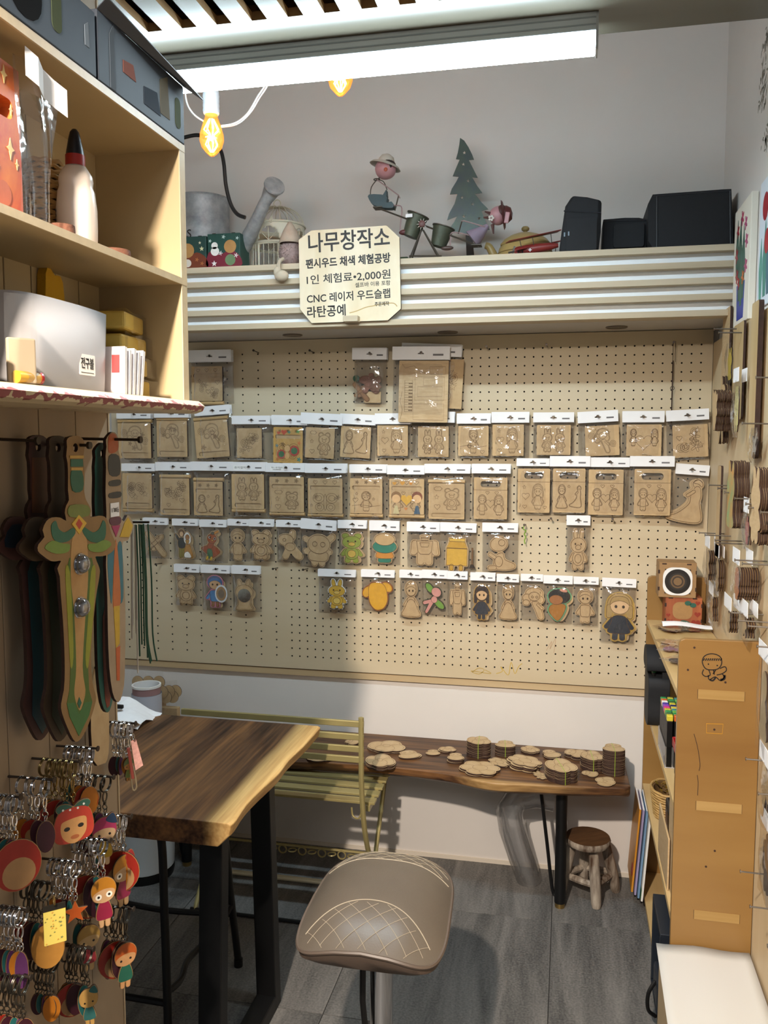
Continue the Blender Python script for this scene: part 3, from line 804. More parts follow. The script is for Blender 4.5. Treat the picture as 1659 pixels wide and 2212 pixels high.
# --- clear plastic sheet rolled under the bench
cp = thing('plastic_roll', 'rolled clear plastic sheet leaning on the wall under the bench', 'plastic sheet', (-0.12, 2.93, 0))
M_CLEAR = film('clear_sheet', tint=(0.955, 0.955, 0.96), gloss=0.16, rough=0.06, haze=0.06, bump=0.25, bscale=9)
ax = [Vector((0.012, -0.005, 0.002)), Vector((-0.02, -0.02, 0.10)), Vector((-0.050, -0.033, 0.20)), Vector((-0.060, -0.042, 0.265)), Vector((-0.035, -0.045, 0.315)), Vector((0.03, -0.046, 0.335)), Vector((0.095, -0.046, 0.325))]
g = MB().tube(ax, [0.043, 0.045, 0.047, 0.047, 0.046, 0.045, 0.044], 20, caps=False)
g.build('roll', M_CLEAR, cp, smooth=True)
MB().tube([p + Vector((0.005, 0.004, 0.001)) for p in ax[:4]], [0.030, 0.032, 0.034, 0.034], 16, caps=False).build('inner_turn', M_CLEAR, cp, smooth=True)
# ================================================================== cut-out shapes
class Shape:
    """a flat cut-out drawn from simple outlines; (kind, args, colour) from back to front"""
    def __init__(s, prims, margin=0.035, res=90):
        s.prims = prims; s.margin = margin
        s.polys = [s.outline(p) for p in prims]
        P = [q for l in s.polys for q in l]
        x0, x1 = min(p[0] for p in P) - margin * 2, max(p[0] for p in P) + margin * 2
        z0, z1 = min(p[1] for p in P) - margin * 2, max(p[1] for p in P) + margin * 2
        nx = res; nz = max(20, int(res * (z1 - z0) / (x1 - x0)))
        gx, gz = np.meshgrid(np.linspace(x0, x1, nx), np.linspace(z0, z1, nz))
        d = np.full(gx.shape, 1e9)
        for poly in s.polys: d = np.minimum(d, s.sdf(poly, gx, gz))
        s.outer = s.contour(d - margin, gx[0], gz[:, 0])
        xs = [p[0] for p in s.outer]; zs = [p[1] for p in s.outer]
        s.bb = (min(xs), min(zs), max(xs), max(zs))
    @staticmethod
    def outline(p):
        k, a = p[0], p[1]
        if k == 'e':
            cx, cz, rx, rz = a[:4]; r = a[4] if len(a) > 4 else 0
            c, t = math.cos(r), math.sin(r)
            return [(cx + rx * math.cos(g) * c - rz * math.sin(g) * t, cz + rx * math.cos(g) * t + rz * math.sin(g) * c) for g in [2 * PI * i / 22 for i in range(22)]]
        if k == 'c':
            x0, z0, x1, z1, r = a[:5]; r2 = a[5] if len(a) > 5 else r
            g0 = math.atan2(z1 - z0, x1 - x0)
            return [(x1 + r2 * math.cos(g0 + g), z1 + r2 * math.sin(g0 + g)) for g in [-PI / 2 + PI * i / 7 for i in range(8)]] + [(x0 + r * math.cos(g0 + g), z0 + r * math.sin(g0 + g)) for g in [PI / 2 + PI * i / 7 for i in range(8)]]
        if k == 's': return crom(a, 4)
        return list(a)
    @staticmethod
    def sdf(poly, X, Z):
        d = np.full(X.shape, 1e9); ins = np.zeros(X.shape, bool); n = len(poly)
        for i in range(n):
            ax, az = poly[i]; bx, bz = poly[(i + 1) % n]
            ex, ez = bx - ax, bz - az; L = ex * ex + ez * ez + 1e-12
            t = np.clip(((X - ax) * ex + (Z - az) * ez) / L, 0, 1)
            d = np.minimum(d, (X - ax - t * ex) ** 2 + (Z - az - t * ez) ** 2)
            cr = ((az > Z) != (bz > Z)) & (X < (bx - ax) * (Z - az) / (bz - az + 1e-12) + ax)
            ins ^= cr
        return np.where(ins, -1, 1) * np.sqrt(d)
    @staticmethod
    def contour(d, xs, zs):
        seg = {}; H, W = d.shape
        def ip(k):
            (i, j), (p, q) = k
            a, b = d[j, i], d[q, p]; t = a / (a - b)
            return (xs[i] + (xs[p] - xs[i]) * t, zs[j] + (zs[q] - zs[j]) * t)
        ng = (d < 0).astype(int)
        cnt = ng[:-1, :-1] + ng[1:, :-1] + ng[:-1, 1:] + ng[1:, 1:]
        for j, i in zip(*np.nonzero((cnt > 0) & (cnt < 4))):
                i, j = int(i), int(j)
                c = [(i, j), (i + 1, j), (i + 1, j + 1), (i, j + 1)]
                s = [d[q, p] < 0 for p, q in c]
                if all(s) or not any(s): continue
                cr = []
                for k in range(4):
                    if s[k] != s[(k + 1) % 4]:
                        e = tuple(sorted((c[k], c[(k + 1) % 4]))); cr.append((e, s[k]))
                st = [e for e, v in cr if v]; en = [e for e, v in cr if not v]
                for a, b in zip(st, en): seg[a] = b
        best = []
        while seg:
            k0 = next(iter(seg)); loop = []; k = k0
            while k in seg: loop.append(k); k = seg.pop(k)
            if len(loop) > len(best): best = loop
        P = [ip(k) for k in best]
        step = max(1, len(P) // 64)
        return P[::step]
    def fit(s, w, h):
        x0, z0, x1, z1 = s.bb
        k = min(w / (x1 - x0), h / (z1 - z0)); kx, kz = w / (x1 - x0), h / (z1 - z0)
        kx = min(kx, k * 1.35); kz = min(kz, k * 1.35)
        return lambda p: ((p[0] - (x0 + x1) / 2) * kx, (p[1] - (z0 + z1) / 2) * kz)
    def lines(s):
        if hasattr(s, '_lines'): return s._lines
        out = []; s._lines = out
        for i, poly in enumerate(s.polys):
            run = []
            for q in poly + [poly[0]]:
                hid = any(s.inside(q, s.polys[j]) for j in range(i + 1, len(s.polys)))
                if hid:
                    if len(run) > 1: out.append(run)
                    run = []
                else: run.append(q)
            if len(run) > 1: out.append(run)
        return out
    @staticmethod
    def inside(q, poly):
        c = False; n = len(poly); x, z = q
        for i in range(n):
            ax, az = poly[i]; bx, bz = poly[(i + 1) % n]
            if (az > z) != (bz > z) and x < (bx - ax) * (z - az) / (bz - az) + ax: c = not c
        return c

E_ = 'e'; C_ = 'c'; S_ = 's'
def figure(hair, face, top, legs, kind='girl', eyes='1c1512'):
    """a plain generic child figure"""
    p = []
    if kind == 'girl': p += [(E_, (0, 0.76, 0.20, 0.22), hair), (C_, (-0.15, 0.70, -0.17, 0.52, 0.06, 0.04), hair), (C_, (0.15, 0.70, 0.17, 0.52, 0.06, 0.04), hair)]
    p += [(C_, (-0.06, 0.08, -0.05, 0.25, 0.045), legs), (C_, (0.06, 0.08, 0.05, 0.25, 0.045), legs),
          (C_, (-0.10, 0.46, -0.20, 0.30, 0.04), top), (C_, (0.10, 0.46, 0.20, 0.30, 0.04), top)]
    p += [(S_, [(-0.09, 0.52), (0.09, 0.52), (0.13, 0.38), (0.18, 0.20), (0, 0.17), (-0.18, 0.20), (-0.13, 0.38)], top)] if kind in ('girl', 'gown') else [(S_, [(-0.11, 0.52), (0.11, 0.52), (0.13, 0.38), (0.11, 0.22), (0, 0.20), (-0.11, 0.22), (-0.13, 0.38)], top)]
    if kind == 'gown': p += [(S_, [(-0.08, 0.44), (0.08, 0.44), (0.22, 0.20), (0.30, 0.02), (0, -0.02), (-0.30, 0.02), (-0.22, 0.20)], top), (E_, (0, 0.76, 0.19, 0.21), hair)]
    if kind == 'boy': p += [(E_, (0, 0.77, 0.19, 0.20), hair)]
    p += [(E_, (0, 0.72, 0.15, 0.155), face), (S_, [(-0.16, 0.74), (-0.12, 0.88), (0, 0.92), (0.12, 0.88), (0.16, 0.74), (0.10, 0.80), (0, 0.83), (-0.10, 0.80)], hair),
          (E_, (-0.06, 0.71, 0.02, 0.028), eyes), (E_, (0.06, 0.71, 0.02, 0.028), eyes)]
    return p
def bear(c, m, ear='e'):
    p = [(E_, (-0.15, 0.90, 0.09, 0.09), c), (E_, (0.15, 0.90, 0.09, 0.09), c)] if ear == 'e' else [(E_, (-0.09, 0.98, 0.055, 0.16, 0.12), c), (E_, (0.09, 0.98, 0.055, 0.16, -0.12), c)]
    return p + [(C_, (-0.10, 0.10, -0.08, 0.22, 0.07), c), (C_, (0.10, 0.10, 0.08, 0.22, 0.07), c), (C_, (-0.14, 0.44, -0.22, 0.30, 0.055), c), (C_, (0.14, 0.44, 0.22, 0.30, 0.055), c),
                (E_, (0, 0.34, 0.17, 0.20), c), (E_, (0, 0.33, 0.10, 0.12), m), (E_, (0, 0.70, 0.23, 0.20), c), (E_, (0, 0.64, 0.085, 0.065), m), (E_, (-0.09, 0.73, 0.018, 0.024), '1c1512'), (E_, (0.09, 0.73, 0.018, 0.024), '1c1512')]
T = None
SH_ = {}
def shape(n, prims, margin=0.03):
    SH_[n] = Shape(prims, margin); return SH_[n]
shape('girl', figure(T, T, T, T)); shape('boy', figure(T, T, T, T, 'boy')); shape('gown', figure(T, T, T, T, 'gown')); shape('bear', bear(T, T)); shape('bunny', bear(T, T, 'b'))
shape('gown_side', [(E_, (0.17, 0.90, 0.10, 0.10), T), (S_, [(0.12, 0.82), (0.22, 0.82), (0.26, 0.62), (0.24, 0.45), (0.30, 0.05), (0.0, 0.0), (-0.42, 0.08), (-0.20, 0.20), (0.02, 0.42), (0.05, 0.60)], T), (C_, (0.10, 0.72, -0.02, 0.62, 0.035), T), (S_, [(0.08, 0.92), (0.17, 1.0), (0.27, 0.92), (0.26, 0.84), (0.18, 0.90)], T)])
shape('robot', [(C_, (-0.10, 0.05, -0.10, 0.36, 0.08), T), (C_, (0.10, 0.05, 0.10, 0.36, 0.08), T), (C_, (-0.24, 0.70, -0.27, 0.36, 0.075), T), (C_, (0.24, 0.70, 0.27, 0.36, 0.075), T), ('p', [(-0.2, 0.76), (0.2, 0.76), (0.16, 0.40), (0.10, 0.32), (-0.10, 0.32), (-0.16, 0.40)], T), ('p', [(-0.12, 0.70), (0.12, 0.70), (0.08, 0.56), (-0.08, 0.56)], T), ('p', [(-0.08, 0.78), (-0.10, 0.92), (0, 0.97), (0.10, 0.92), (0.08, 0.78)], T), (C_, (-0.06, 0.86, 0.06, 0.86, 0.02), T)])
shape('dino', [(S_, [(-0.05, 0.45), (0.10, 0.48), (0.16, 0.30), (0.42, 0.18), (0.40, 0.05), (0.10, 0.0), (-0.12, 0.05), (-0.16, 0.25)], T), (C_, (-0.14, 0.36, -0.26, 0.44, 0.05), T), (C_, (-0.14, 0.06, -0.26, 0.05, 0.06), T), (E_, (-0.02, 0.74, 0.24, 0.20, 0.25), T), (E_, (0.06, 0.78, 0.09, 0.09), T), (E_, (-0.02, 0.24, 0.11, 0.15), T)])
shape('plane', [(C_, (-0.30, 0.85, 0.32, 0.10, 0.10), T), (C_, (-0.25, 0.30, 0.25, 0.75, 0.07), T), (E_, (-0.08, 0.30, 0.10, 0.08), T), (E_, (0.1, 0.72, 0.06, 0.06), T)])
shape('chubby', [(C_, (-0.42, 0.78, -0.28, 0.72, 0.06), T), (C_, (0.40, 0.88, 0.28, 0.76, 0.08), T), (C_, (-0.10, 0.06, -0.10, 0.2, 0.07), T), (C_, (0.12, 0.06, 0.12, 0.2, 0.07), T), (C_, (-0.18, 0.38, -0.40, 0.42, 0.06), T), (C_, (0.18, 0.36, 0.34, 0.44, 0.06), T), (S_, [(-0.24, 0.42), (0.24, 0.42), (0.26, 0.18), (0, 0.14), (-0.26, 0.18)], T), (E_, (0, 0.64, 0.33, 0.28), T), (E_, (-0.12, 0.64, 0.07, 0.07), T), (E_, (0.12, 0.64, 0.07, 0.07), T)])
shape('cloudy', [(E_, (-0.22, 0.5, 0.22, 0.3), T), (E_, (0.12, 0.62, 0.26, 0.3), T), (E_, (0.3, 0.38, 0.2, 0.24), T), (E_, (0.0, 0.3, 0.26, 0.24), T), (E_, (0.02, 0.5, 0.1, 0.1), T)], 0.05)
shape('pear', [(E_, (0, 0.32, 0.36, 0.32), T), (E_, (0.02, 0.72, 0.25, 0.24), T), (E_, (-0.08, 0.74, 0.04, 0.04), T), (E_, (0.12, 0.74, 0.04, 0.04), T)], 0.05)
shape('bloom', [(E_, (0.3 * math.cos(k * 1.05), 0.5 + 0.3 * math.sin(k * 1.05), 0.2, 0.2), T) for k in range(6)] + [(E_, (0, 0.5, 0.2, 0.2), T)], 0.04)
shape('curly', [(E_, (0, 0.80, 0.24, 0.20), T), (E_, (-0.2, 0.66, 0.12, 0.13), T), (E_, (0.16, 0.62, 0.10, 0.12), T), (E_, (-0.22, 0.52, 0.09, 0.09), T), (S_, [(-0.06, 0.54), (0.12, 0.54), (0.20, 0.30), (0.26, 0.05), (0.14, 0.02), (0.04, 0.28)], T), (C_, (0.1, 0.46, 0.22, 0.34, 0.035), T), (E_, (0.0, 0.72, 0.15, 0.14), T), (E_, (-0.05, 0.70, 0.03, 0.03), T), (E_, (0.07, 0.70, 0.03, 0.03), T)])
shape('crawler', [(C_, (0.05, 0.45, 0.30, 0.12, 0.11), T), (C_, (-0.02, 0.40, -0.14, 0.10, 0.08), T), (C_, (0.10, 0.80, 0.10, 0.96, 0.08), T), (E_, (-0.12, 0.70, 0.24, 0.20), T), (E_, (0.02, 0.46, 0.16, 0.14), T), (E_, (-0.16, 0.70, 0.05, 0.05), T)])
shape('mirror', [(E_, (-0.14, 0.90, 0.06, 0.13, 0.2), T), (E_, (0.12, 0.92, 0.06, 0.12, -0.2), T), (E_, (0.0, 0.62, 0.27, 0.24), T), (S_, [(-0.16, 0.42), (0.16, 0.42), (0.18, 0.2), (0.26, 0.04), (0, 0.0), (-0.26, 0.04), (-0.18, 0.2)], T)])
shape('couple', [(C_, (-0.13, 0.05, -0.13, 0.30, 0.06), '8a7a2c'), (C_, (-0.02, 0.05, -0.03, 0.30, 0.055), '8a7a2c'), (S_, [(0.06, 0.46), (0.20, 0.46), (0.34, 0.04), (0.18, 0.0), (0.0, 0.04)], 'b07c2e'), (S_, [(0.02, 0.16), (0.16, 0.20), (0.26, 0.02), (0.02, 0.02)], 'f0eee8'), (S_, [(-0.20, 0.62), (0.02, 0.62), (0.03, 0.34), (-0.20, 0.34)], '1d2522'), (C_, (-0.20, 0.60, -0.30, 0.74, 0.04), '1d2522'), (E_, (-0.09, 0.80, 0.11, 0.12), '6e4a26'), (E_, (-0.09, 0.77, 0.075, 0.085), 'd8b184'), (S_, [(0.0, 0.72), (0.12, 0.84), (0.24, 0.72), (0.25, 0.52), (0.13, 0.44), (0.01, 0.52)], 'efece6'), (E_, (0.13, 0.67, 0.075, 0.085), 'a8733f'), (S_, [(0.06, 0.58), (0.19, 0.58), (0.16, 0.46), (0.09, 0.46)], 'b98a3a')])
shape('bird', [(S_, [(-0.34, 0.40), (-0.06, 0.50), (0.14, 0.48), (0.34, 0.30), (0.26, 0.18), (0.02, 0.06), (-0.14, 0.20)], '9c4a20'), (C_, (-0.02, 0.48, 0.05, 0.62, 0.10), '9c4a20'), (E_, (0.05, 0.72, 0.17, 0.16), 'a4501f'), (C_, (0.14, 0.90, 0.26, 0.96, 0.04), 'd08a2c'), (E_, (0.08, 0.90, 0.06, 0.05), '5d5a4c'), (S_, [(-0.12, 0.36), (0.04, 0.34), (0.06, 0.10), (-0.10, 0.06)], '3e6a45'), (C_, (-0.14, 0.04, -0.12, 0.10, 0.04), 'd8b43c'), (C_, (0.0, 0.02, 0.02, 0.08, 0.04), 'd8b43c'), (E_, (-0.03, 0.76, 0.045, 0.05), 'f4f2ee'), (E_, (0.15, 0.72, 0.045, 0.05), 'f4f2ee'), (E_, (-0.02, 0.76, 0.025, 0.03), '1c1512'), (E_, (0.15, 0.72, 0.025, 0.03), '1c1512'), (E_, (0.06, 0.66, 0.03, 0.025), 'e0b23a')])
# plain coloured stand-ins: no characters, just simple animals and figures in the same colours
shape('green_cat', bear('8f9a3c', 'c8a84a')); shape('teal_round', [(C_, (-0.12, 0.06, 0.12, 0.06, 0.08), '2f7d68'), (S_, [(-0.18, 0.36), (0.18, 0.36), (0.24, 0.14), (-0.24, 0.14)], 'cf8a35'), (E_, (0, 0.52, 0.36, 0.22), '2f7d68'), (E_, (0, 0.76, 0.30, 0.20), 'c9a777')])
shape('carton', [('p', [(-0.26, 0.06), (0.22, 0.06), (0.22, 0.60), (-0.26, 0.60)], 'd5a83e'), ('p', [(-0.26, 0.61), (0.22, 0.61), (0.16, 0.82), (-0.20, 0.82)], 'c79a35'), ('p', [(-0.20, 0.82), (0.16, 0.82), (0.16, 0.92), (-0.20, 0.92)], 'd9b24c'), (C_, (0.34, 0.10, 0.34, 0.62, 0.02), '6b4a28'), ('p', [(0.27, 0.0), (0.42, 0.0), (0.37, 0.12), (0.31, 0.12)], '2a211c'), (C_, (-0.14, -0.06, -0.14, 0.05, 0.045), 'c79a35'), (C_, (0.08, -0.06, 0.08, 0.05, 0.045), 'c79a35')])
shape('yellow_bunny', bear('d9ae38', 'e6c565', 'b')); shape('yellow_round', [(E_, (-0.36, 0.62, 0.14, 0.20, -0.5), 'd79f28'), (E_, (0.34, 0.80, 0.14, 0.20, 0.9), 'd79f28'), (S_, [(-0.28, 0.85), (0.0, 0.95), (0.26, 0.84), (0.36, 0.40), (0.22, 0.08), (-0.06, 0.02), (-0.28, 0.30)], 'd9a229')])
shape('hero_girl', figure('2e2320', 'd8b184', '2b2f38', '2b2f38')); shape('hero_boy', figure('3f6fa8', 'caa176', '4a7fb5', '8a5a34', 'boy')); shape('fairy', [(E_, (-0.16, 0.86, 0.11, 0.20, 0.7), '6f9a3d'), (E_, (0.22, 0.30, 0.11, 0.22, 0.9), '6f9a3d'), (C_, (-0.02, 0.46, -0.28, 0.02, 0.07, 0.05), 'cf8f84'), (C_, (-0.02, 0.42, -0.36, 0.34, 0.06), 'cf8f84'), (E_, (0.02, 0.46, 0.12, 0.12), 'd1948a'), (E_, (0.10, 0.72, 0.19, 0.16, -0.4), 'd1948a')])
shape('curl_colour', [(E_, (0.03, 0.76, 0.24, 0.22), '23201f'), (S_, [(-0.12, 0.52), (0.16, 0.52), (0.12, 0.24), (0.0, 0.04), (-0.14, 0.20), (-0.20, 0.36)], 'a8702a'), (E_, (-0.04, 0.66, 0.15, 0.14), 'a46a3a'), (E_, (0.12, 0.94, 0.09, 0.05, -0.3), 'cf8d74')])
shape('blond_girl', figure('b0935e', 'dcb88c', '2b2f38', '2b2f38'))

def cutout(parent, shp, cx, cz, w, h, y, colours=True, base=M_MDF, border=None, thick=0.003, lines=True, lw=0.0013, flip=1, name='cutout'):
    s = SH_[shp]; f = s.fit(w, h)
    def g(p): q = f(p); return (cx + q[0] * flip, cz + q[1])
    o = MB().prism([g(p) for p in s.outer], y, y - thick, mi=0, side=1).build(name, [paint(border) if border else base, M_BURN], parent, fix=True)
    yy = y - thick - 0.0002
    if colours:
        by = {}
        for i, (pr, poly) in enumerate(zip(s.prims, s.polys)):
            if pr[2] is None: continue
            k = (pr[2])
            mb = by.setdefault(k, MB()); mb.prism([g(p) for p in poly], yy, yy - 0.00035 - 0.00006 * i)
        for k, mb in by.items(): mb.build('painted_area', paint(k), o)
        yy -= 0.0012
    if lines:
        mb = MB()
        for l in s.lines(): mb.ribbon([g(p) for p in l], lw, yy - 0.0002)
        if mb.f: mb.build('engraved_lines', M_LINE, o, fix=False)
    return o

# --- little line motifs for the engraved panels
def mot_heart(cx, cz, r):
    return [[(cx + r * 0.062 * 16 * math.sin(t) ** 3 * 1.0, cz + r * 0.062 * (13 * math.cos(t) - 5 * math.cos(2 * t) - 2 * math.cos(3 * t) - math.cos(4 * t))) for t in [2 * PI * k / 24 for k in range(25)]]]
def mot_star(cx, cz, r):
    return [[(cx + (r if k % 2 == 0 else r * 0.42) * math.sin(PI * k / 5), cz + (r if k % 2 == 0 else r * 0.42) * math.cos(PI * k / 5)) for k in range(11)]]
def mot_flower(cx, cz, r):
    return [[(cx + r * (0.62 + 0.38 * math.cos(5 * t)) * math.cos(t), cz + r * (0.62 + 0.38 * math.cos(5 * t)) * math.sin(t)) for t in [2 * PI * k / 40 for k in range(41)]], circ(cx, cz, r * 0.25, 10) + [(cx + r * 0.25, cz)]]
def mot_shape(n, cx, cz, w, h):
    s = SH_[n]; f = s.fit(w, h)
    return [[(cx + f(p)[0], cz + f(p)[1]) for p in l] for l in s.lines()] + [[(cx + f(p)[0], cz + f(p)[1]) for p in s.outer]]
def mot_butterfly(cx, cz, r):
    out = []
    for sx in (-1, 1):
        for (ex, ez, a, b) in ((0.5, 0.3, 0.42, 0.36), (0.42, -0.35, 0.32, 0.28), (0.5, 0.3, 0.24, 0.2), (0.42, -0.35, 0.16, 0.14)):
            out.append([(cx + sx * r * (ex + a * math.cos(t)), cz + r * (ez + b * math.sin(t))) for t in [2 * PI * k / 18 for k in range(19)]])
    out.append([(cx + 0.1 * r * math.cos(t), cz + r * 0.6 * math.sin(t)) for t in [2 * PI * k / 14 for k in range(15)]])
    return out
def mot_cloud(cx, cz, r): return [[(cx + r * (1 + 0.12 * math.cos(7 * t)) * math.cos(t), cz + r * 0.5 * (1 + 0.16 * math.cos(6 * t)) * math.sin(t)) for t in [2 * PI * k / 36 for k in range(37)]]]
def mot_swirl(cx, cz, r): return [[(cx + r * (k / 40) * math.cos(0.45 * k), cz + r * (k / 40) * math.sin(0.45 * k)) for k in range(41)]]
def engraving(kind, w, h, seed):
    """polylines inside a w x h field centred at 0"""
    q = random.Random(seed); L = []
    def scatter(n, fs, r0=0.07, r1=0.13):
        for _ in range(n):
            r = q.uniform(r0, r1) * min(w, h); L.extend(q.choice(fs)(q.uniform(-w / 2 + r * 1.2, w / 2 - r * 1.2), q.uniform(-h / 2 + r * 1.2, h / 2 - r * 1.2), r))
    if kind == 'butterfly': L += mot_butterfly(0, -0.04 * h, 0.42 * w); scatter(5, [mot_flower, mot_star])
    elif kind == 'bear': L += mot_shape('bear', 0.16 * w, -0.02 * h, 0.5 * w, 0.8 * h); L += mot_cloud(-0.26 * w, 0.36 * h, 0.12 * w); L += mot_star(-0.3 * w, 0.05 * h, 0.08 * w); L += mot_heart(-0.28 * w, -0.3 * h, 0.09 * w)
    elif kind == 'bunnies': L += mot_shape('bunny', -0.2 * w, 0, 0.36 * w, 0.86 * h); L += mot_shape('bunny', 0.2 * w, 0, 0.36 * w, 0.86 * h); scatter(2, [mot_heart], 0.05, 0.07)
    elif kind == 'girl': L += mot_shape('girl', 0.14 * w, 0, 0.42 * w, 0.88 * h); L += mot_heart(-0.27 * w, 0.02 * h, 0.13 * w); L += mot_star(-0.32 * w, 0.32 * h, 0.07 * w); L += mot_heart(-0.30 * w, -0.34 * h, 0.07 * w); L += mot_heart(0.38 * w, -0.36 * h, 0.06 * w)
    elif kind == 'couple': L += mot_shape('boy', -0.27 * w, -0.04 * h, 0.34 * w, 0.74 * h); L += mot_shape('girl', 0.27 * w, -0.04 * h, 0.34 * w, 0.74 * h); L += mot_heart(0, 0.02 * h, 0.15 * w); L += mot_heart(-0.1 * w, 0.4 * h, 0.06 * w); L += mot_heart(0.2 * w, 0.4 * h, 0.06 * w)
    elif kind == 'gowns': L += mot_shape('gown', -0.24 * w, 0, 0.4 * w, 0.86 * h); L += mot_shape('gown_side', 0.22 * w, 0, 0.42 * w, 0.86 * h); L += mot_star(0, 0.34 * h, 0.06 * w)
    elif kind == 'curly': L += mot_shape('curly', 0, 0, 0.5 * w, 0.9 * h); L += mot_swirl(-0.33 * w, 0.2 * h, 0.12 * w); L += mot_swirl(0.35 * w, -0.1 * h, 0.12 * w); scatter(3, [mot_star, mot_flower])
    elif kind == 'heart': L += mot_heart(0, -0.05 * h, 0.27 * w); L += mot_shape('boy', -0.33 * w, 0.1 * h, 0.24 * w, 0.6 * h); L += mot_shape('girl', 0.33 * w, 0.1 * h, 0.24 * w, 0.6 * h)
    elif kind == 'swirls': scatter(6, [mot_swirl, mot_flower], 0.13, 0.2); scatter(4, [mot_star, mot_heart])
    elif kind == 'boy': L += mot_shape('boy', 0, 0, 0.4 * w, 0.9 * h); scatter(4, [mot_star, mot_heart]); L += [[(-0.48 * w, -0.2 * h), (-0.2 * w, -0.15 * h), (0.2 * w, -0.22 * h), (0.48 * w, -0.17 * h)]]
    return L

# ================================================================== bagged kits on the pegboard
HOLE = mat('card_hole', '3a302a', 0.8)
def bag_base(name, label, cat, group, px0, px1, py0, py1, pyb, tilt=0.0, depth=0.022, y=2.998, bw=None, scr=True):
    """header card from (px0,py0) to (px1,py1), film bag hanging down to pyb; local origin at the card's hole"""
    a, b = at(px0, py0, 'y', y - depth), at(px1, py1, 'y', y - depth)
    c = Vector(((a.x + b.x) / 2, y, (a.z + b.z) / 2))
    w, h = b.x - a.x, a.z - b.z
    zb = at((px0 + px1) / 2, pyb, 'y', y - depth).z - c.z
    t = thing(name, label, cat, c, (0, math.radians(tilt), 0), group)
    yc = -depth - 0.003
    hw = w / 2
    hole = [(-0.011, -0.003), (-0.004, -0.003), (-0.003, 0.004), (0.003, 0.004), (0.004, -0.003), (0.011, -0.003), (0.011, 0.0005), (0.0055, 0.001), (0.0045, 0.007), (-0.0045, 0.007), (-0.0055, 0.001), (-0.011, 0.0005)]
    hole = [(-0.011, -0.0035), (0.011, -0.0035), (0.010, 0.0), (0.005, 0.001), (0.0035, 0.006), (-0.0035, 0.006), (-0.005, 0.001), (-0.010, 0.0)]
    outl = [(-hw, -h / 2), (hw, -h / 2), (hw, h / 2), (-hw, h / 2)]
    MB().prism(outl, yc, yc - 0.0006, [hole]).build('header_card', M_PAPER, t)
    MB().prism(outl, -0.004, -0.0034, [hole]).build('header_card', M_PAPER, t)
    MB().box((hw * 0.42, yc - 0.0009, -h * 0.20), (hw * 0.78, yc - 0.0007, -h * 0.06)).build('small_print', mat('grey_print', '6c6a6c', 0.7), t)
    bw = (bw or w) / 2
    sd = rnd.random() * 50
    H = zb + h * 0.1
    def front(u, v):
        x = (u - 0.5) * 2; k = min(1, 4 * u * (1 - u) * 1.8) * min(1, v * 5) * min(1, (1 - v) * 9 + 0.12)
        wr = 0.0022 * math.sin(u * 11 + 3 * math.sin(v * 7 + sd) + sd) * math.sin(v * 9 + sd) + 0.0012 * math.sin(u * 31 + v * 17 + sd)
        return (x * bw * (1 + 0.02 * math.sin(v * 5 + sd)), -0.004 - (depth + 0.001) * k - wr * k, -h * 0.1 + (zb + h * 0.1) * v)
    MB().grid(front, 14, 16).build('bag_film', M_FILM2, t, smooth=True, fix=False)
    MB().grid(lambda u, v: ((u - 0.5) * 2 * bw, -0.0028, -h * 0.1 + (zb + h * 0.1) * v), 1, 1).build('bag_back', M_FILMB, t, fix=False)
    if scr: screw((px0 + px1) / 2, (py0 + py1) / 2)
    return t, c, y
def loc_px(c, y, px, py, d): p = at(px, py, 'y', y + d); return (p.x - c.x, p.z - c.z)

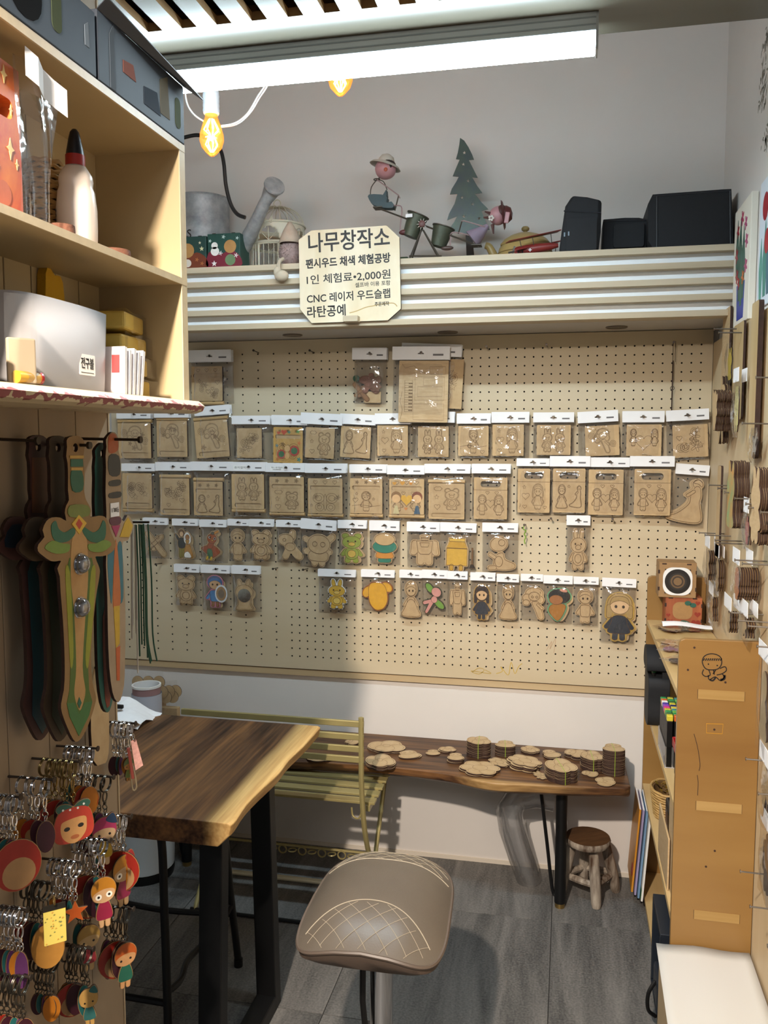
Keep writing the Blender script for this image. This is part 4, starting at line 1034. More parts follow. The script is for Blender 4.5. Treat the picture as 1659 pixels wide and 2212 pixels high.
def panel_kit(label, hdr, pan, pyb, kind, tilt=0, yoff=0.0, dowel=None, slot=None, handle=False, colours=None, seed=0, group='panel kits in clear bags on the pegboard', base=M_MDF, card_text=None, notches=True, cat='craft kit'):
    t, c, y = bag_base('bagged_panel_kit', label, cat, group, *hdr, pyb, tilt, bw=None, y=2.998 + yoff)
    d = -0.020
    x0, z1 = loc_px(c, y, pan[0], pan[1], d); x1, z0 = loc_px(c, y, pan[2], pan[3], d)
    w, h = x1 - x0, z1 - z0
    holes = []
    outer = rrect(x0, z0, x1, z1, 0.003, 2)
    if handle:
        hx, hz = (x0 + x1) / 2, z1 - h * 0.16
        holes.append(rrect(hx - w * 0.30, hz - h * 0.075, hx + w * 0.30, hz + h * 0.075, h * 0.07, 4)[::-1])
    if slot == 'low': holes.append(rrect(x0 + w * 0.09, z0 + h * 0.055, x1 - w * 0.09, z0 + h * 0.165, 0.005, 3)[::-1])
    if slot == 'high': holes.append(rrect(x0 + w * 0.07, z1 - h * 0.32, x1 - w * 0.07, z1 - h * 0.21, 0.005, 3)[::-1])
    p = MB().prism(outer, -0.0165, -0.0200, holes, mi=0, side=1).build('front_panel', [base, M_BURN], t)
    if not handle:
        MB().prism(rrect(x0 + 0.001, z0 + 0.001, x1 - 0.001, z1 - 0.001, 0.003, 2), -0.006, -0.0163, mi=0, side=1).build('spare_panel', [M_MDF, M_BURN], t)
    else:
        MB().prism(rrect(x0 + 0.001, z0 + 0.001, x1 - 0.001, z1 - h * 0.27, 0.003, 2), -0.006, -0.0163, mi=0, side=1).build('spare_panel', [M_MDF, M_BURN], t)
        MB().ribbon([(x0, z1 - h * 0.30), (x1, z1 - h * 0.30)], 0.0012, -0.0203).build('score_line', M_LINE, p)
    if notches:
        nb = MB()
        for zz in (0.25, 0.72):
            for xx in (x0 - 0.0022, x1): nb.box((xx, -0.0195, z0 + h * zz - 0.004), (xx + 0.0022, -0.009, z0 + h * zz + 0.004))
        for xx in (0.25, 0.7): nb.box((x0 + w * xx - 0.004, -0.0195, z0 - 0.002), (x0 + w * xx + 0.004, -0.009, z0))
        nb.build('finger_tabs', M_BURN, t)
    if dowel:
        zz = z0 - 0.007 if dowel == 'low' else z1 + 0.007
        MB().cyl((x0 - 0.002, -0.012, zz), (x1 + 0.001, -0.012, zz), 0.0072, 12).build('dowel', wood('dowel_wood', 'c9a97a', 'b0905f', 'x', 4, 8), t, smooth=True)
    top = z1 - h * (0.34 if slot == 'high' else 0.30 if handle else 0.04); bot = z0 + h * (0.19 if slot == 'low' else 0.03)
    mb = MB(); ox, oz = (x0 + x1) / 2, (top + bot) / 2
    for l in engraving(kind, w * 0.92, top - bot, seed): mb.ribbon([(ox + a, oz + b) for a, b in l], 0.0011, -0.0204)
    if slot == 'high':
        for k in (-0.28, 0.0, 0.28):
            for l in (mot_heart if seed % 2 else mot_flower)((x0 + x1) / 2 + k * w, z1 - h * 0.11, w * 0.06): mb.ribbon(l, 0.0011, -0.0204)
    mb.build('engraved_drawing', M_LINE, p, fix=False)
    if colours:
        for (kd, fx, fz, fr, cc) in colours:
            cx, cz, r = x0 + w * fx, z0 + h * fz, w * fr
            poly = {'h': lambda: mot_heart(cx, cz, r)[0][:-1], 'f': lambda: mot_flower(cx, cz, r)[0][:-1], 'o': lambda: circ(cx, cz, r, 18), 'O': lambda: circ(cx, cz, r, 18, r * 1.5), 't': lambda: [(cx - r, cz - r * 1.6), (cx + r, cz - r * 1.6), (cx + r * 0.4, cz + r), (cx - r * 0.4, cz + r)]}[kd]()
            MB().prism(poly, -0.0203, -0.0208 - 0.0001 * (colours.index((kd, fx, fz, fr, cc)))).build('painted_area', paint(cc), p)
    if card_text:
        lx, lz = -0.03, -0.004
        MB().box((lx - 0.026, -0.0262, lz - 0.008), (lx + 0.026, -0.0259, lz + 0.008)).build('price_sticker', mat('sticker_white', 'f5f5f3', 0.5), t)
        for i, s in enumerate(card_text): text_obj(s, 0.0095 if len(card_text) == 1 else 0.0065, M_INK, t, (lx, -0.0263, lz + (0 if len(card_text) == 1 else 0.0035 - 0.007 * i)), width=0.044 if len(card_text) == 1 else (0.042 if i == 0 else 0.03), thick=0.0001)
    return t
ORD = ['first', 'second', 'third', 'fourth', 'fifth', 'sixth', 'seventh', 'eighth', 'ninth', 'tenth', 'eleventh', 'twelfth', 'thirteenth', 'fourteenth', 'fifteenth']
BUT = [('h', 0.18, 0.84, 0.06, 'c2553a'), ('h', 0.36, 0.86, 0.10, 'c2553a'), ('f', 0.54, 0.86, 0.06, '3f8a78'), ('f', 0.84, 0.88, 0.07, '4f9a5a'), ('f', 0.12, 0.48, 0.06, '3b7f8c'), ('f', 0.88, 0.56, 0.07, 'c9713a'), ('f', 0.14, 0.10, 0.08, 'c07a3a'), ('f', 0.88, 0.10, 0.08, '3f8a86'),
       ('o', 0.28, 0.24, 0.15, 'b14a3a'), ('o', 0.72, 0.34, 0.17, 'b14a3a'), ('o', 0.28, 0.24, 0.10, '3f6f4a'), ('o', 0.72, 0.34, 0.11, '3f6f4a'), ('O', 0.48, 0.20, 0.08, 'cfa468'), ('o', 0.48, 0.40, 0.10, 'd2ab74')]
CPL = [('h', 0.15, 0.87, 0.06, 'd39a3f'), ('h', 0.38, 0.88, 0.07, 'd39a3f'), ('h', 0.62, 0.87, 0.05, 'd08a34'), ('h', 0.5, 0.42, 0.17, 'd9a93f'), ('o', 0.20, 0.50, 0.15, '8d6a44'), ('o', 0.80, 0.50, 0.15, '7d4a34'), ('o', 0.20, 0.44, 0.12, 'dcb483'), ('o', 0.80, 0.44, 0.12, 'dcb483'), ('t', 0.20, 0.16, 0.09, 'c8bb8e'), ('t', 0.80, 0.16, 0.09, '3c5a72'), ('h', 0.48, 0.16, 0.05, 'cf8a50')]
# top row
panel_kit('stack of bagged square holder kits hanging alone beside the cabinet, top left', (407, 500, 757, 781), (413, 792, 481, 866), 872, 'swirls', dowel='low', slot='high', seed=1, group='panel kits in the top row')
rowA = [((252, 326, 886, 904), (254, 914, 327, 990), 1000, 'curly', 0, 'high_d', 'low'), ((333, 408, 884, 902), (338, 909, 405, 987), 998, 'curly', 0, 'high_d', 'low'), ((420, 497, 877, 896), (417, 908, 490, 988), 996, 'curly', -4, 'high_d', 'low'),
        ((501, 584, 898, 916), (511, 925, 566, 989), 994, 'swirls', 0, None, None), ((587, 664, 897, 918), (591, 923, 655, 1000), 1003, 'butterfly', 1, None, 'high'), ((650, 740, 893, 917), (662, 924, 725, 990), 995, 'bear', 3, None, None),
        ((735, 812, 895, 917), (738, 922, 803, 989), 995, 'gowns', 3, None, None), ((810, 887, 893, 916), (815, 919, 881, 985), 990, 'girl', 0, None, None), ((888, 982, 890, 913), (903, 921, 969, 987), 991, 'bunnies', 0, None, None),
        ((987, 1060, 893, 915), (990, 920, 1055, 985), 990, 'boy', 0, None, None), ((1062, 1143, 890, 913), (1064, 917, 1131, 985), 990, 'girl', 0, None, None), ((1152, 1240, 891, 912), (1160, 918, 1232, 983), 990, 'bunnies', 0, None, None),
        ((1248, 1335, 888, 912), (1262, 920, 1334, 985), 990, 'curly', -3, None, None), ((1345, 1435, 888, 912), (1354, 917, 1428, 985), 990, 'heart', 0, None, None), ((1440, 1531, 885, 908), (1451, 918, 1525, 988), 994, 'swirls', -3, None, None)]
nmA = ['with a curly haired girl engraving', 'with girl engraving and top dowel', 'tilted, with a girl engraving', 'with swirl engraving', 'painted with a butterfly and red hearts', 'tilted, with a bear engraving', 'tilted, with two gowned dolls engraved', 'with a girl and hearts engraved', 'half under the big kit', 'with a boy and stars engraved', 'with a girl and hearts engraved', 'with two bunnies engraved', 'tilted, with a curly haired girl engraving', 'with a large heart engraved', 'tilted, with swirls, beside the right wall']
for i, (hd, pa, pb_, kd, tl, dw, sl) in enumerate(rowA):
    panel_kit('bagged panel kit %s, %s in upper full row' % (nmA[i], ORD[i]), hd, pa, pb_, kd, tl, -0.005 * (i % 2), 'high' if dw else None, sl, seed=10 + i, colours=BUT if i == 4 else None, base=mat('stained_mdf', 'c39a55', 0.5, vary=0.1) if i == 4 else M_MDF, group='panel kits in the upper full row', notches=dw is None)
rowB = [((263, 336, 1001, 1018), (264, 1022, 329, 1099), 1112, 'swirls', 'low', 'low', 0), ((336, 412, 998, 1017), (345, 1033, 410, 1113), 1116, 'swirls', 'high', 'low', 0), ((412, 500, 997, 1017), (418, 1040, 482, 1114), 1118, 'gowns', 'high', 'high', 0), ((498, 574, 998, 1018), (500, 1024, 571, 1100), 1118, 'bunnies', 'low', 'low', 0),
        ((573, 659, 1000, 1020), (582, 1030, 657, 1107), 1120, 'bear', 'low', 'high', 0), ((659, 748, 1001, 1022), (665, 1033, 740, 1110), 1122, 'butterfly', 'low', 'high', 0), ((755, 835, 1003, 1022), (756, 1033, 826, 1110), 1122, 'boy', 'low', 'high', 0), ((836, 917, 1005, 1025), (841, 1034, 916, 1112), 1126, 'couple', 'low', 'high', 0),
        ((917, 1016, 1002, 1023), (926, 1044, 1003, 1122), 1126, 'bear', 'high', 'low', 0), ((1019, 1103, 1002, 1023), (1024, 1031, 1095, 1122), 1127, 'couple', None, None, 1), ((1116, 1187, 990, 1007), (1119, 1012, 1187, 1108), 1113, 'girl', None, None, 1), ((1188, 1275, 985, 1008), (1195, 1012, 1263, 1108), 1112, 'gowns', None, None, 1),
        ((1276, 1360, 988, 1009), (1272, 1014, 1345, 1113), 1117, 'couple', None, None, 1), ((1361, 1457, 985, 1008), (1371, 1013, 1447, 1114), 1119, 'couple', None, None, 1)]
nmB = ['holder kit with a dowel below, nearest the orange sword', 'holder kit with dowel above and swirls', 'holder kit with slot above two gowned dolls', 'holder kit with bunnies, hand-lettered price card', 'holder kit with a bear and price sticker', 'holder kit with a butterfly', 'holder kit with a boy and stars', 'holder kit painted with couple and yellow heart', 'holder kit with a bear and shiny dowel above', 'handled box kit with a couple', 'handled box kit with a girl and hearts', 'handled box kit with two gowned dolls', 'handled box kit with a couple, left of its twin', 'handled box kit with a couple, rightmost']
for i, (hd, pa, pb_, kd, dw, sl, hn) in enumerate(rowB):
    panel_kit('bagged %s, %s in lower full row' % (nmB[i], ORD[i]), hd, pa, pb_, kd, 0, -0.005 * (i % 2), dw, sl, bool(hn), seed=40 + i, colours=CPL if i == 7 else None, group='panel kits in the lower full row', notches=hn or dw is None or i > 3, card_text=(['휴지걸이'] if i == 3 else ['텍스 휴지걸이', '10,000원'] if i == 4 else None))
# the two big kits at the top
panel_kit('large bagged wooden music box kit hanging crookedly behind the big front one', (868, 998, 744, 768), (905, 775, 1003, 880), 886, 'swirls', 3, 0.0, None, None, seed=91, group='large kits at the top', notches=False)
big = panel_kit('large bagged sheet of laser cut piano parts, biggest kit on the board', (848, 972, 750, 776), (863, 780, 969, 912), 905, 'swirls', 1, -0.026, None, None, seed=90, group='large kits at the top', base=M_MDF2, notches=False)
def piano(t):
    p = [o for o in t.children if o.name.startswith('front_panel')][0]
    for o in list(p.children): bpy.data.objects.remove(o)
    bb = [v.co for v in p.data.vertices]; x0, x1 = min(v.x for v in bb), max(v.x for v in bb); z0, z1 = min(v.z for v in bb), max(v.z for v in bb)
    W, H = x1 - x0, z1 - z0; mb = MB()
    def rc(a, b, c, d, r=0.004): mb.ribbon([(x0 + W * p_, z0 + H * q_) for p_, q_ in ((a, b), (c, b), (c, d), (a, d))], 0.0009, -0.0204, closed=True)
    rc(0.30, 0.04, 0.92, 0.30); rc(0.33, 0.36, 0.92, 0.74); rc(0.38, 0.42, 0.88, 0.58); rc(0.62, 0.78, 0.94, 0.90); rc(0.12, 0.17, 0.28, 0.68); rc(0.50, 0.60, 0.72, 0.72)
    for k in range(13): mb.ribbon([(x0 + W * 0.12, z0 + H * (0.17 + 0.039 * k)), (x0 + W * 0.28, z0 + H * (0.17 + 0.039 * k))], 0.0009, -0.0204)
    for k in range(9): mb.box((x0 + W * 0.20, -0.0206, z0 + H * (0.185 + 0.055 * k)), (x0 + W * 0.28, -0.0204, z0 + H * (0.20 + 0.055 * k)))
    mb.ribbon([(x0 + W * a, z0 + H * b) for a, b in ((0.06, 0.95), (0.12, 0.88), (0.30, 0.92), (0.40, 0.84), (0.52, 0.80))], 0.0009, -0.0204)
    mb.ribbon([(x0 + W * a, z0 + H * b) for a, b in ((0.04, 0.05), (0.08, 0.20), (0.03, 0.34), (0.07, 0.5))], 0.0009, -0.0204)
    mb.build('cut_lines', M_LINE, p, fix=False)
piano(big)
# mixed brown parts
t, c, y = bag_base('bagged_parts', 'clear bag of loose brown stained wooden parts left of the big kit', 'craft kit', 'large kits at the top', 761, 836, 752, 776, 872, 1, bw=0.118)
for (shp, a, b, rot, cc) in (('plane', (762, 826), (800, 868), 0, '8a5f3a'), ('crawler', (770, 806), (828, 850), 0, '7a4a34'), ('bear', (792, 812), (834, 846), 0, '6f4630')):
    q0 = loc_px(c, y, a[0], b[1] if False else a[1], -0.01)
    x0, z1 = loc_px(c, y, a[0], min(a[1], b[1]), -0.012); x1, z0 = loc_px(c, y, b[0], max(a[1], b[1]), -0.012)
    cutout(t, shp, (x0 + x1) / 2, (z0 + z1) / 2, x1 - x0, z1 - z0, -0.008 - 0.004 * ('pcb'.index(shp[0])), False, base=paint(cc), name='loose_part')
x0, z1 = loc_px(c, y, 788, 846, -0.01); x1, z0 = loc_px(c, y, 824, 870, -0.01)
MB().prism(rrect(x0, z0, x1, z1, 0.004), -0.005, -0.009).build('base_plate', M_MDF, t)
x0, z1 = loc_px(c, y, 764, 808, -0.01); x1, z0 = loc_px(c, y, 776, 828, -0.01)
MB().prism(circ((x0 + x1) / 2, (z0 + z1) / 2, 0.012), -0.005, -0.009).build('green_part', paint('2f5a44'), t)

def cut_bag(label, hdr, rect, pyb, shp, tilt=0, border=None, colours=True, base=M_MDF, twin=None, group='bagged cut-outs in the small rows', flip=1, extra=None):
    t, c, y = bag_base('bagged_cutout', label, 'craft kit', group, *hdr, pyb, tilt, depth=0.013, y=2.998 - 0.004 * (int(hdr[0]) % 2))
    x0, z1 = loc_px(c, y, rect[0], rect[1], -0.01); x1, z0 = loc_px(c, y, rect[2], rect[3], -0.01)
    if twin:
        cutout(t, twin[0], (x0 + x1) / 2 + twin[1], (z0 + z1) / 2 + twin[2], (x1 - x0) * 0.9, (z1 - z0) * 0.9, -0.0035, False, lines=False, name='spare_cutout')
    cutout(t, shp, (x0 + x1) / 2, (z0 + z1) / 2, x1 - x0, z1 - z0, -0.0075, colours, base, border, flip=flip)
    if extra: extra(t, (x0 + x1) / 2, (z0 + z1) / 2, x1 - x0, z1 - z0)
    return t
def mirror_disc(t, cx, cz, w, h):
    MB().prism(circ(cx, cz - h * 0.02, w * 0.34, 28), -0.0105, -0.0125).build('mirror', mat('mirror_glass', 'b9bbb4', 0.08, metal=1.0), t)
def beads(t, cx, cz, w, h):
    mb = MB(); s = SH_['yellow_bunny']; f = s.fit(w, h)
    for p in s.outer[::2]:
        q = f(p)
        if q[1] < h * 0.1: mb.ball((cx + q[0], -0.0115, cz + q[1]), 0.0022, 6, 4)
    mb.build('bead_trim', M_INK, t, smooth=True)
def shield(t, cx, cz, w, h):
    for i, (r, cc) in enumerate(((0.30, 'd7dde2'), (0.24, '9c7a52'), (0.15, '7a6a58'))):
        MB().prism(circ(cx + w * 0.30, cz - h * 0.06, w * r, 20, w * r * 1.35), -0.0125 - 0.0006 * i, -0.0131 - 0.0006 * i).build('round_disc', paint(cc), t)
R1 = [('pale crossed aeroplane cut-out', (309, 362, 1118, 1134), (312, 1145, 361, 1205), 1207, 'plane', 0), ('painted bride and groom cut-out', (372, 428, 1120, 1136), (376, 1141, 420, 1208), 1209, 'couple', 0),
      ('brown painted bird in a dotted green apron', (431, 489, 1122, 1139), (433, 1143, 478, 1213), 1216, 'bird', 0), ('plain standing boy cut-out', (492, 538, 1121, 1136), (494, 1141, 534, 1212), 1213, 'boy', 0),
      ('plain curly bear cut-out', (538, 591, 1121, 1138), (539, 1143, 589, 1211), 1213, 'bear', 0), ('plain crawling baby cut-out', (596, 650, 1123, 1139), (599, 1143, 656, 1211), 1216, 'crawler', 0),
      ('plain chubby doll cut-out in a tilted bag', (650, 727, 1121, 1145), (655, 1149, 728, 1226), 1228, 'chubby', 3), ('green and ochre painted animal cut-out', (730, 792, 1123, 1142), (730, 1149, 790, 1219), 1222, 'green_cat', 0),
      ('teal and orange painted round cut-out', (798, 863, 1124, 1147), (803, 1150, 859, 1218), 1220, 'teal_round', 0), ('plain robot cut-out', (879, 950, 1127, 1149), (884, 1152, 951, 1223), 1226, 'robot', 0),
      ('golden carton cut-out holding a broom', (951, 1029, 1129, 1150), (952, 1160, 1024, 1236), 1236, 'carton', 1), ('plain baby dinosaur cut-out', (1042, 1119, 1129, 1150), (1053, 1157, 1115, 1235), 1237, 'dino', 0), ('plain long eared bunny cut-out', (1224, 1275, 1113, 1135), (1229, 1140, 1269, 1233), 1236, 'bunny', 0)]
for i, (nm, hd, rc, pb_, sh, tl) in enumerate(R1):
    cut_bag('bagged %s, %s in upper cut-out row' % (nm, ORD[i]), hd, rc, pb_, sh, tl, twin=(sh, 0.008, -0.004) if i in (1, 2, 4, 7) else None)
R2 = [('plain bear cut-out', (376, 431, 1218, 1237), (378, 1241, 426, 1308), 1309, 'bear', 0, None, None), ('blue painted figure with pink border and round disc', (434, 497, 1220, 1239), (442, 1241, 488, 1314), 1320, 'hero_boy', 0, 'c97b93', shield), ('plain rabbit cut-out holding a round mirror', (500, 562, 1221, 1241), (507, 1249, 549, 1321), 1322, 'mirror', 0, None, mirror_disc),
      ('yellow painted animal with black beaded edge', (687, 768, 1229, 1247), (692, 1248, 764, 1318), 1326, 'yellow_bunny', 0, 'e9e6df', beads), ('yellow painted floppy eared animal with brown border', (780, 852, 1230, 1248), (782, 1254, 849, 1321), 1322, 'yellow_round', 0, '9a5a32', None), ('plain girl cut-out', (863, 911, 1231, 1249), (866, 1253, 910, 1335), 1337, 'gown', 0, None, None),
      ('pink painted fairy cut-out with green wings', (911, 966, 1231, 1250), (912, 1257, 961, 1328), 1331, 'fairy', 0, '2f3a26', None), ('plain slim robot cut-out', (966, 1010, 1233, 1252), (970, 1256, 1006, 1333), 1336, 'robot', 0, None, None), ('dark haired girl in navy clothes', (1016, 1070, 1236, 1255), (1020, 1261, 1061, 1341), 1343, 'hero_girl', 0, 'b08c4a', None),
      ('plain hooded girl in a wide gown', (1073, 1121, 1240, 1258), (1078, 1262, 1117, 1340), 1342, 'gown', 0, None, None), ('plain wavy haired mermaid cut-out', (1125, 1173, 1240, 1256), (1127, 1266, 1176, 1340), 1341, 'curly', 0, None, None), ('dark haired figure in ochre with green border', (1174, 1237, 1243, 1262), (1182, 1268, 1234, 1344), 1348, 'curl_colour', 0, '6aa57a', None),
      ('plain masked boy cut-out', (1239, 1293, 1246, 1263), (1243, 1270, 1285, 1348), 1353, 'boy', 0, None, None), ('blond girl in navy clothes, largest cut-out', (1301, 1374, 1249, 1269), (1304, 1277, 1374, 1388), 1390, 'blond_girl', 1, 'b39248', None)]
for i, (nm, hd, rc, pb_, sh, tl, bd, ex) in enumerate(R2):
    cut_bag('bagged %s, %s in lowest row' % (nm, ORD[i]), hd, rc, pb_, sh, tl, border=bd, extra=ex, twin=(sh, 0.010, -0.006) if i in (1, 2, 8, 11, 13) else None)
cut_bag('bagged plain princess cut-out in a sweeping gown at the right end', (1460, 1532, 1003, 1026), (1447, 1032, 1524, 1132), 1138, 'gown_side', 4, twin=('gown_side', -0.006, 0.004), group='panel kits in the lower full row')
# slim dark strip on a wire hook and the green twist of string
p = at(1457, 739, 'y', 2.985)
t = thing('hanging_strip', 'thin dark wooden strip hanging from a wire loop near the right wall', 'strip', p)
MB().tube([(-0.004, 0.0, 0.003), (-0.004, 0.0, -0.065), (0.004, 0, -0.065), (0.004, 0, 0.003)], 0.0009, 5, closed=True).build('wire_loop', M_SCREW, t)
MB().box((-0.0045, -0.002, -0.285), (-0.001, 0.004, -0.060)).build('strip', M_BURN, t)
MB().torus((-0.003, -0.003, -0.150), 0.006, 0.0012, 14, 5).build('ring', M_SCREW, t)
screw(1457, 739)
p = at(1134, 1135, 'y', 2.975)
tag(MB().tube(crom([(0, 0, 0.004), (-0.006, -0.002, -0.012), (0.004, -0.002, -0.018), (-0.002, 0, -0.030), (0.003, 0, -0.040), (-0.001, 0, -0.052), (0.001, 0, -0.064)], 4, False), 0.0022, 6).build('green_string', paint('7fa33c'), loc=p, smooth=True), 'twist of bright green string hanging from a screw', 'string')
screw(1134, 1134)
# ================================================================== things on the high shelf
ST = SZ1 + 0.0005
def onshelf(px, y): return Vector((at(px, 560, 'y', y).x, y, ST))
def rel(o, px, py, y): return at(px, py, 'y', y) - Vector(o)

# --- galvanized watering can
M_GALV = mat('galvanized_zinc', 'b4b7ba', 0.45, metal=0.2, c2='888d92', scale=26, bump=0.12)
o = onshelf(438, 2.925)
wc = thing('watering_can', 'large galvanized watering can with long spout beside the birdcage', 'watering can', o)
MB().lathe([(0, 0.0), (0.100, 0.0), (0.101, 0.01), (0.101, 0.12), (0.096, 0.20), (0.098, 0.272), (0.100, 0.278), (0.097, 0.282), (0.093, 0.278), (0.088, 0.18), (0.0, 0.02)], n=40).build('body', M_GALV, wc, smooth=True)
MB().torus((0, 0, 0.280), 0.0985, 0.0035, 40, 6, axis='z').build('rim', M_GALV, wc, smooth=True)
sp = [rel(o, 510, 562, 2.86), rel(o, 530, 525, 2.80), rel(o, 552, 482, 2.765), rel(o, 571, 440, 2.745), rel(o, 580, 424, 2.74)]
MB().tube(crom(sp, 4, False), [0.030, 0.029, 0.028, 0.027, 0.026, 0.025, 0.024, 0.023, 0.022, 0.021, 0.0205, 0.020, 0.0195, 0.0195, 0.020, 0.021, 0.022], 16).build('spout', M_GALV, wc, smooth=True)
MB().tube([rel(o, 578, 428, 2.741), rel(o, 586, 412, 2.738), rel(o, 592, 402, 2.718)], [0.021, 0.027, 0.034], 20).build('rose_cone', M_GALV, wc, smooth=True)
rc = rel(o, 593, 401, 2.715)
rose = MB(); rose.lathe([(0.0, 0.007), (0.020, 0.006), (0.033, 0.002), (0.035, -0.003), (0.0, -0.004)], n=28)
rose.move(Matrix.Translation(rc) @ Vector((0.55, -0.75, 0.45)).to_track_quat('Z', 'Y').to_matrix().to_4x4())
rose.build('rose_face', M_GALV, wc, smooth=True)
for k, ch_ in enumerate('FLOWERS'):
    g = -PI / 2 - math.radians(25) + math.radians(11.5) * (k - 4)
    text_obj(ch_, 0.040, M_INK, wc, (0.1022 * math.cos(g), 0.1022 * math.sin(g), 0.146 - 0.003 * (k - 4)), (PI / 2, 0, g + PI / 2), name='painted_letter')
MB().tube(crom([(-0.095, 0.0, 0.22), (-0.15, 0.0, 0.22), (-0.16, 0, 0.12), (-0.10, 0, 0.03)], 5, False), 0.007, 8).build('handle', M_GALV, wc, smooth=True)

# --- two printed gift boxes
def gift_box(px0, px1, pyt, y, dep, label, c_hi, c_lo, deco):
    a = at(px0, pyt, 'y', y); b = at(px1, pyt, 'y', y); w = b.x - a.x; h = a.z - ST
    t = thing('gift_box', label, 'box', (a.x + w / 2, y + dep / 2, ST), group='printed gift boxes by the watering can')
    MB().box((-w / 2, -dep / 2, 0), (w / 2, dep / 2, h)).build('box_body', paint(c_hi), t, bevel=0.001)
    MB().prism(crom([(-w * 0.49, 0.003), (w * 0.49, 0.003), (w * 0.49, h * 0.34), (w * 0.2, h * 0.52), (-w * 0.1, h * 0.40), (-w * 0.35, h * 0.50), (-w * 0.49, h * 0.42)], 3), -dep / 2, -dep / 2 - 0.0008).build('printed_ground', paint(c_lo), t)
    for (kd, fx, fz, r, cc) in deco:
        poly = mot_star(fx * w, fz * h, r * h)[0][:-1] if kd == 's' else mot_flower(fx * w, fz * h, r * h)[0][:-1] if kd == 'f' else circ(fx * w, fz * h, r * h, 16)
        MB().prism(poly, -dep / 2 - 0.0008, -dep / 2 - 0.0014).build('printed_motif', paint(cc), t)
    for fx in (-0.3, 0.3): MB().box((fx * w - 0.006, -dep / 2 - 0.0005, h), (fx * w + 0.006, -dep / 2 + 0.003, h + 0.0015)).build('finger_joint', M_BURN, t)
    return t
gift_box(378, 445, 513, 2.735, 0.08, 'dark green and rust gift box partly hidden by the cabinet edge', '23453f', '7a3a22', [('s', 0.3, 0.80, 0.05, 'e8e2c8'), ('s', 0.36, 0.62, 0.08, 'e9e3b4'), ('f', 0.2, 0.3, 0.06, 'b8743f'), ('f', 0.36, 0.18, 0.06, 'b8743f'), ('o', -0.10, 0.58, 0.22, 'b98a52'), ('o', -0.10, 0.20, 0.12, 'e5ddcf')])
gift_box(448, 518, 506, 2.735, 0.085, 'dark green and crimson gift box with white snowflakes', '1f4a41', '7c1f33', [('o', -0.28, 0.66, 0.10, 'f2f0ec'), ('o', -0.27, 0.50, 0.13, 'f2f0ec'), ('f', -0.1, 0.44, 0.07, 'e8dfe0'), ('f', 0.38, 0.36, 0.07, 'e8dfe0'), ('f', 0.0, 0.90, 0.06, 'cfe0dc'), ('f', -0.42, 0.80, 0.05, 'cfe0dc'), ('f', 0.42, 0.85, 0.05, 'cfe0dc'), ('o', 0.2, 0.62, 0.19, 'b98a52'), ('o', 0.2, 0.24, 0.16, '6d8a63'), ('s', -0.3, 0.15, 0.09, 'f2f0ec')])

# --- cream birdcage
M_CAGE = mat('cream_metal', 'd8d2bd', 0.5, vary=0.05)
o = onshelf(600, 2.90); RC = 0.093
bc = thing('birdcage', 'cream metal birdcage with domed wire top and arched windows', 'birdcage', o)
MB().lathe([(0, 0), (RC + 0.003, 0), (RC + 0.004, 0.008), (RC - 0.002, 0.010), (0, 0.010)], n=40).build('base', M_CAGE, bc, smooth=True)
zb0, zb1 = 0.098, 0.166
def band():
    mb = MB(); N = 90
    for k in range(N):
        g0, g1 = 2 * PI * k / N, 2 * PI * (k + 1) / N
        for j in range(12):
            za, zc = zb0 + (zb1 - zb0) * j / 12, zb0 + (zb1 - zb0) * (j + 1) / 12
            gm = (g0 + g1) / 2; ph = (gm + PI / 2 + PI / 5) % (2 * PI / 5) - PI / 5
            fz = (j + 0.5) / 12
            if abs(ph) < 0.42 and 0.10 < fz < 0.10 + 0.62 * math.sqrt(max(0, 1 - (ph / 0.42) ** 2)): continue
            mb.add([(RC * math.cos(g), RC * math.sin(g), z) for g, z in ((g0, za), (g1, za), (g1, zc), (g0, zc))], [(0, 1, 2, 3)])
    return mb
band().build('arched_band', M_CAGE, bc, smooth=True, solid=0.0018)
for zz, rr in ((zb1, 0.004), (zb0, 0.0028)): MB().torus((0, 0, zz), RC + 0.002, rr, 44, 6, axis='z').build('hoop', M_CAGE, bc, smooth=True)
bar0 = None; dome0 = None
for k in range(32):
    g = 2 * PI * k / 32
    if bar0 is None:
        bar0 = MB().cyl((RC, 0, 0.008), (RC, 0, zb0), 0.0013, 6).build('bar', M_CAGE, bc, smooth=True); b_ = bar0
    else: b_ = bar0.copy(); col.objects.link(b_)
    b_.rotation_euler = (0, 0, g)
for k in range(22):
    g = 2 * PI * k / 22
    if dome0 is None:
        dome0 = MB().tube([(RC * math.cos(a) ** 0.8 if a < PI / 2 else 0, 0, zb1 + 0.066 * math.sin(a)) for a in [PI / 2 * i / 9 for i in range(10)]], 0.0011, 6).build('dome_wire', M_CAGE, bc, smooth=True); d_ = dome0
    else: d_ = dome0.copy(); col.objects.link(d_)
    d_.rotation_euler = (0, 0, g)
MB().torus((0, 0, zb1 + 0.080), 0.013, 0.002, 18, 6, axis='y').build('top_ring', M_CAGE, bc, smooth=True)
for k in range(5):
    g = -PI / 2 + 2 * PI * k / 5
    for da in (-0.28, 0, 0.28):
        c, s = math.cos(g + da * 0.1), math.sin(g + da * 0.1)
        MB().tube([((RC - 0.001) * math.cos(g + da * 0.05), (RC - 0.001) * math.sin(g + da * 0.05), zb0 + 0.006), ((RC - 0.001) * math.cos(g + da * 1.25), (RC - 0.001) * math.sin(g + da * 1.25), zb0 + 0.045 - 0.02 * abs(da))], 0.0012, 5).build('window_bar', M_CAGE, bc)
sc = MB()
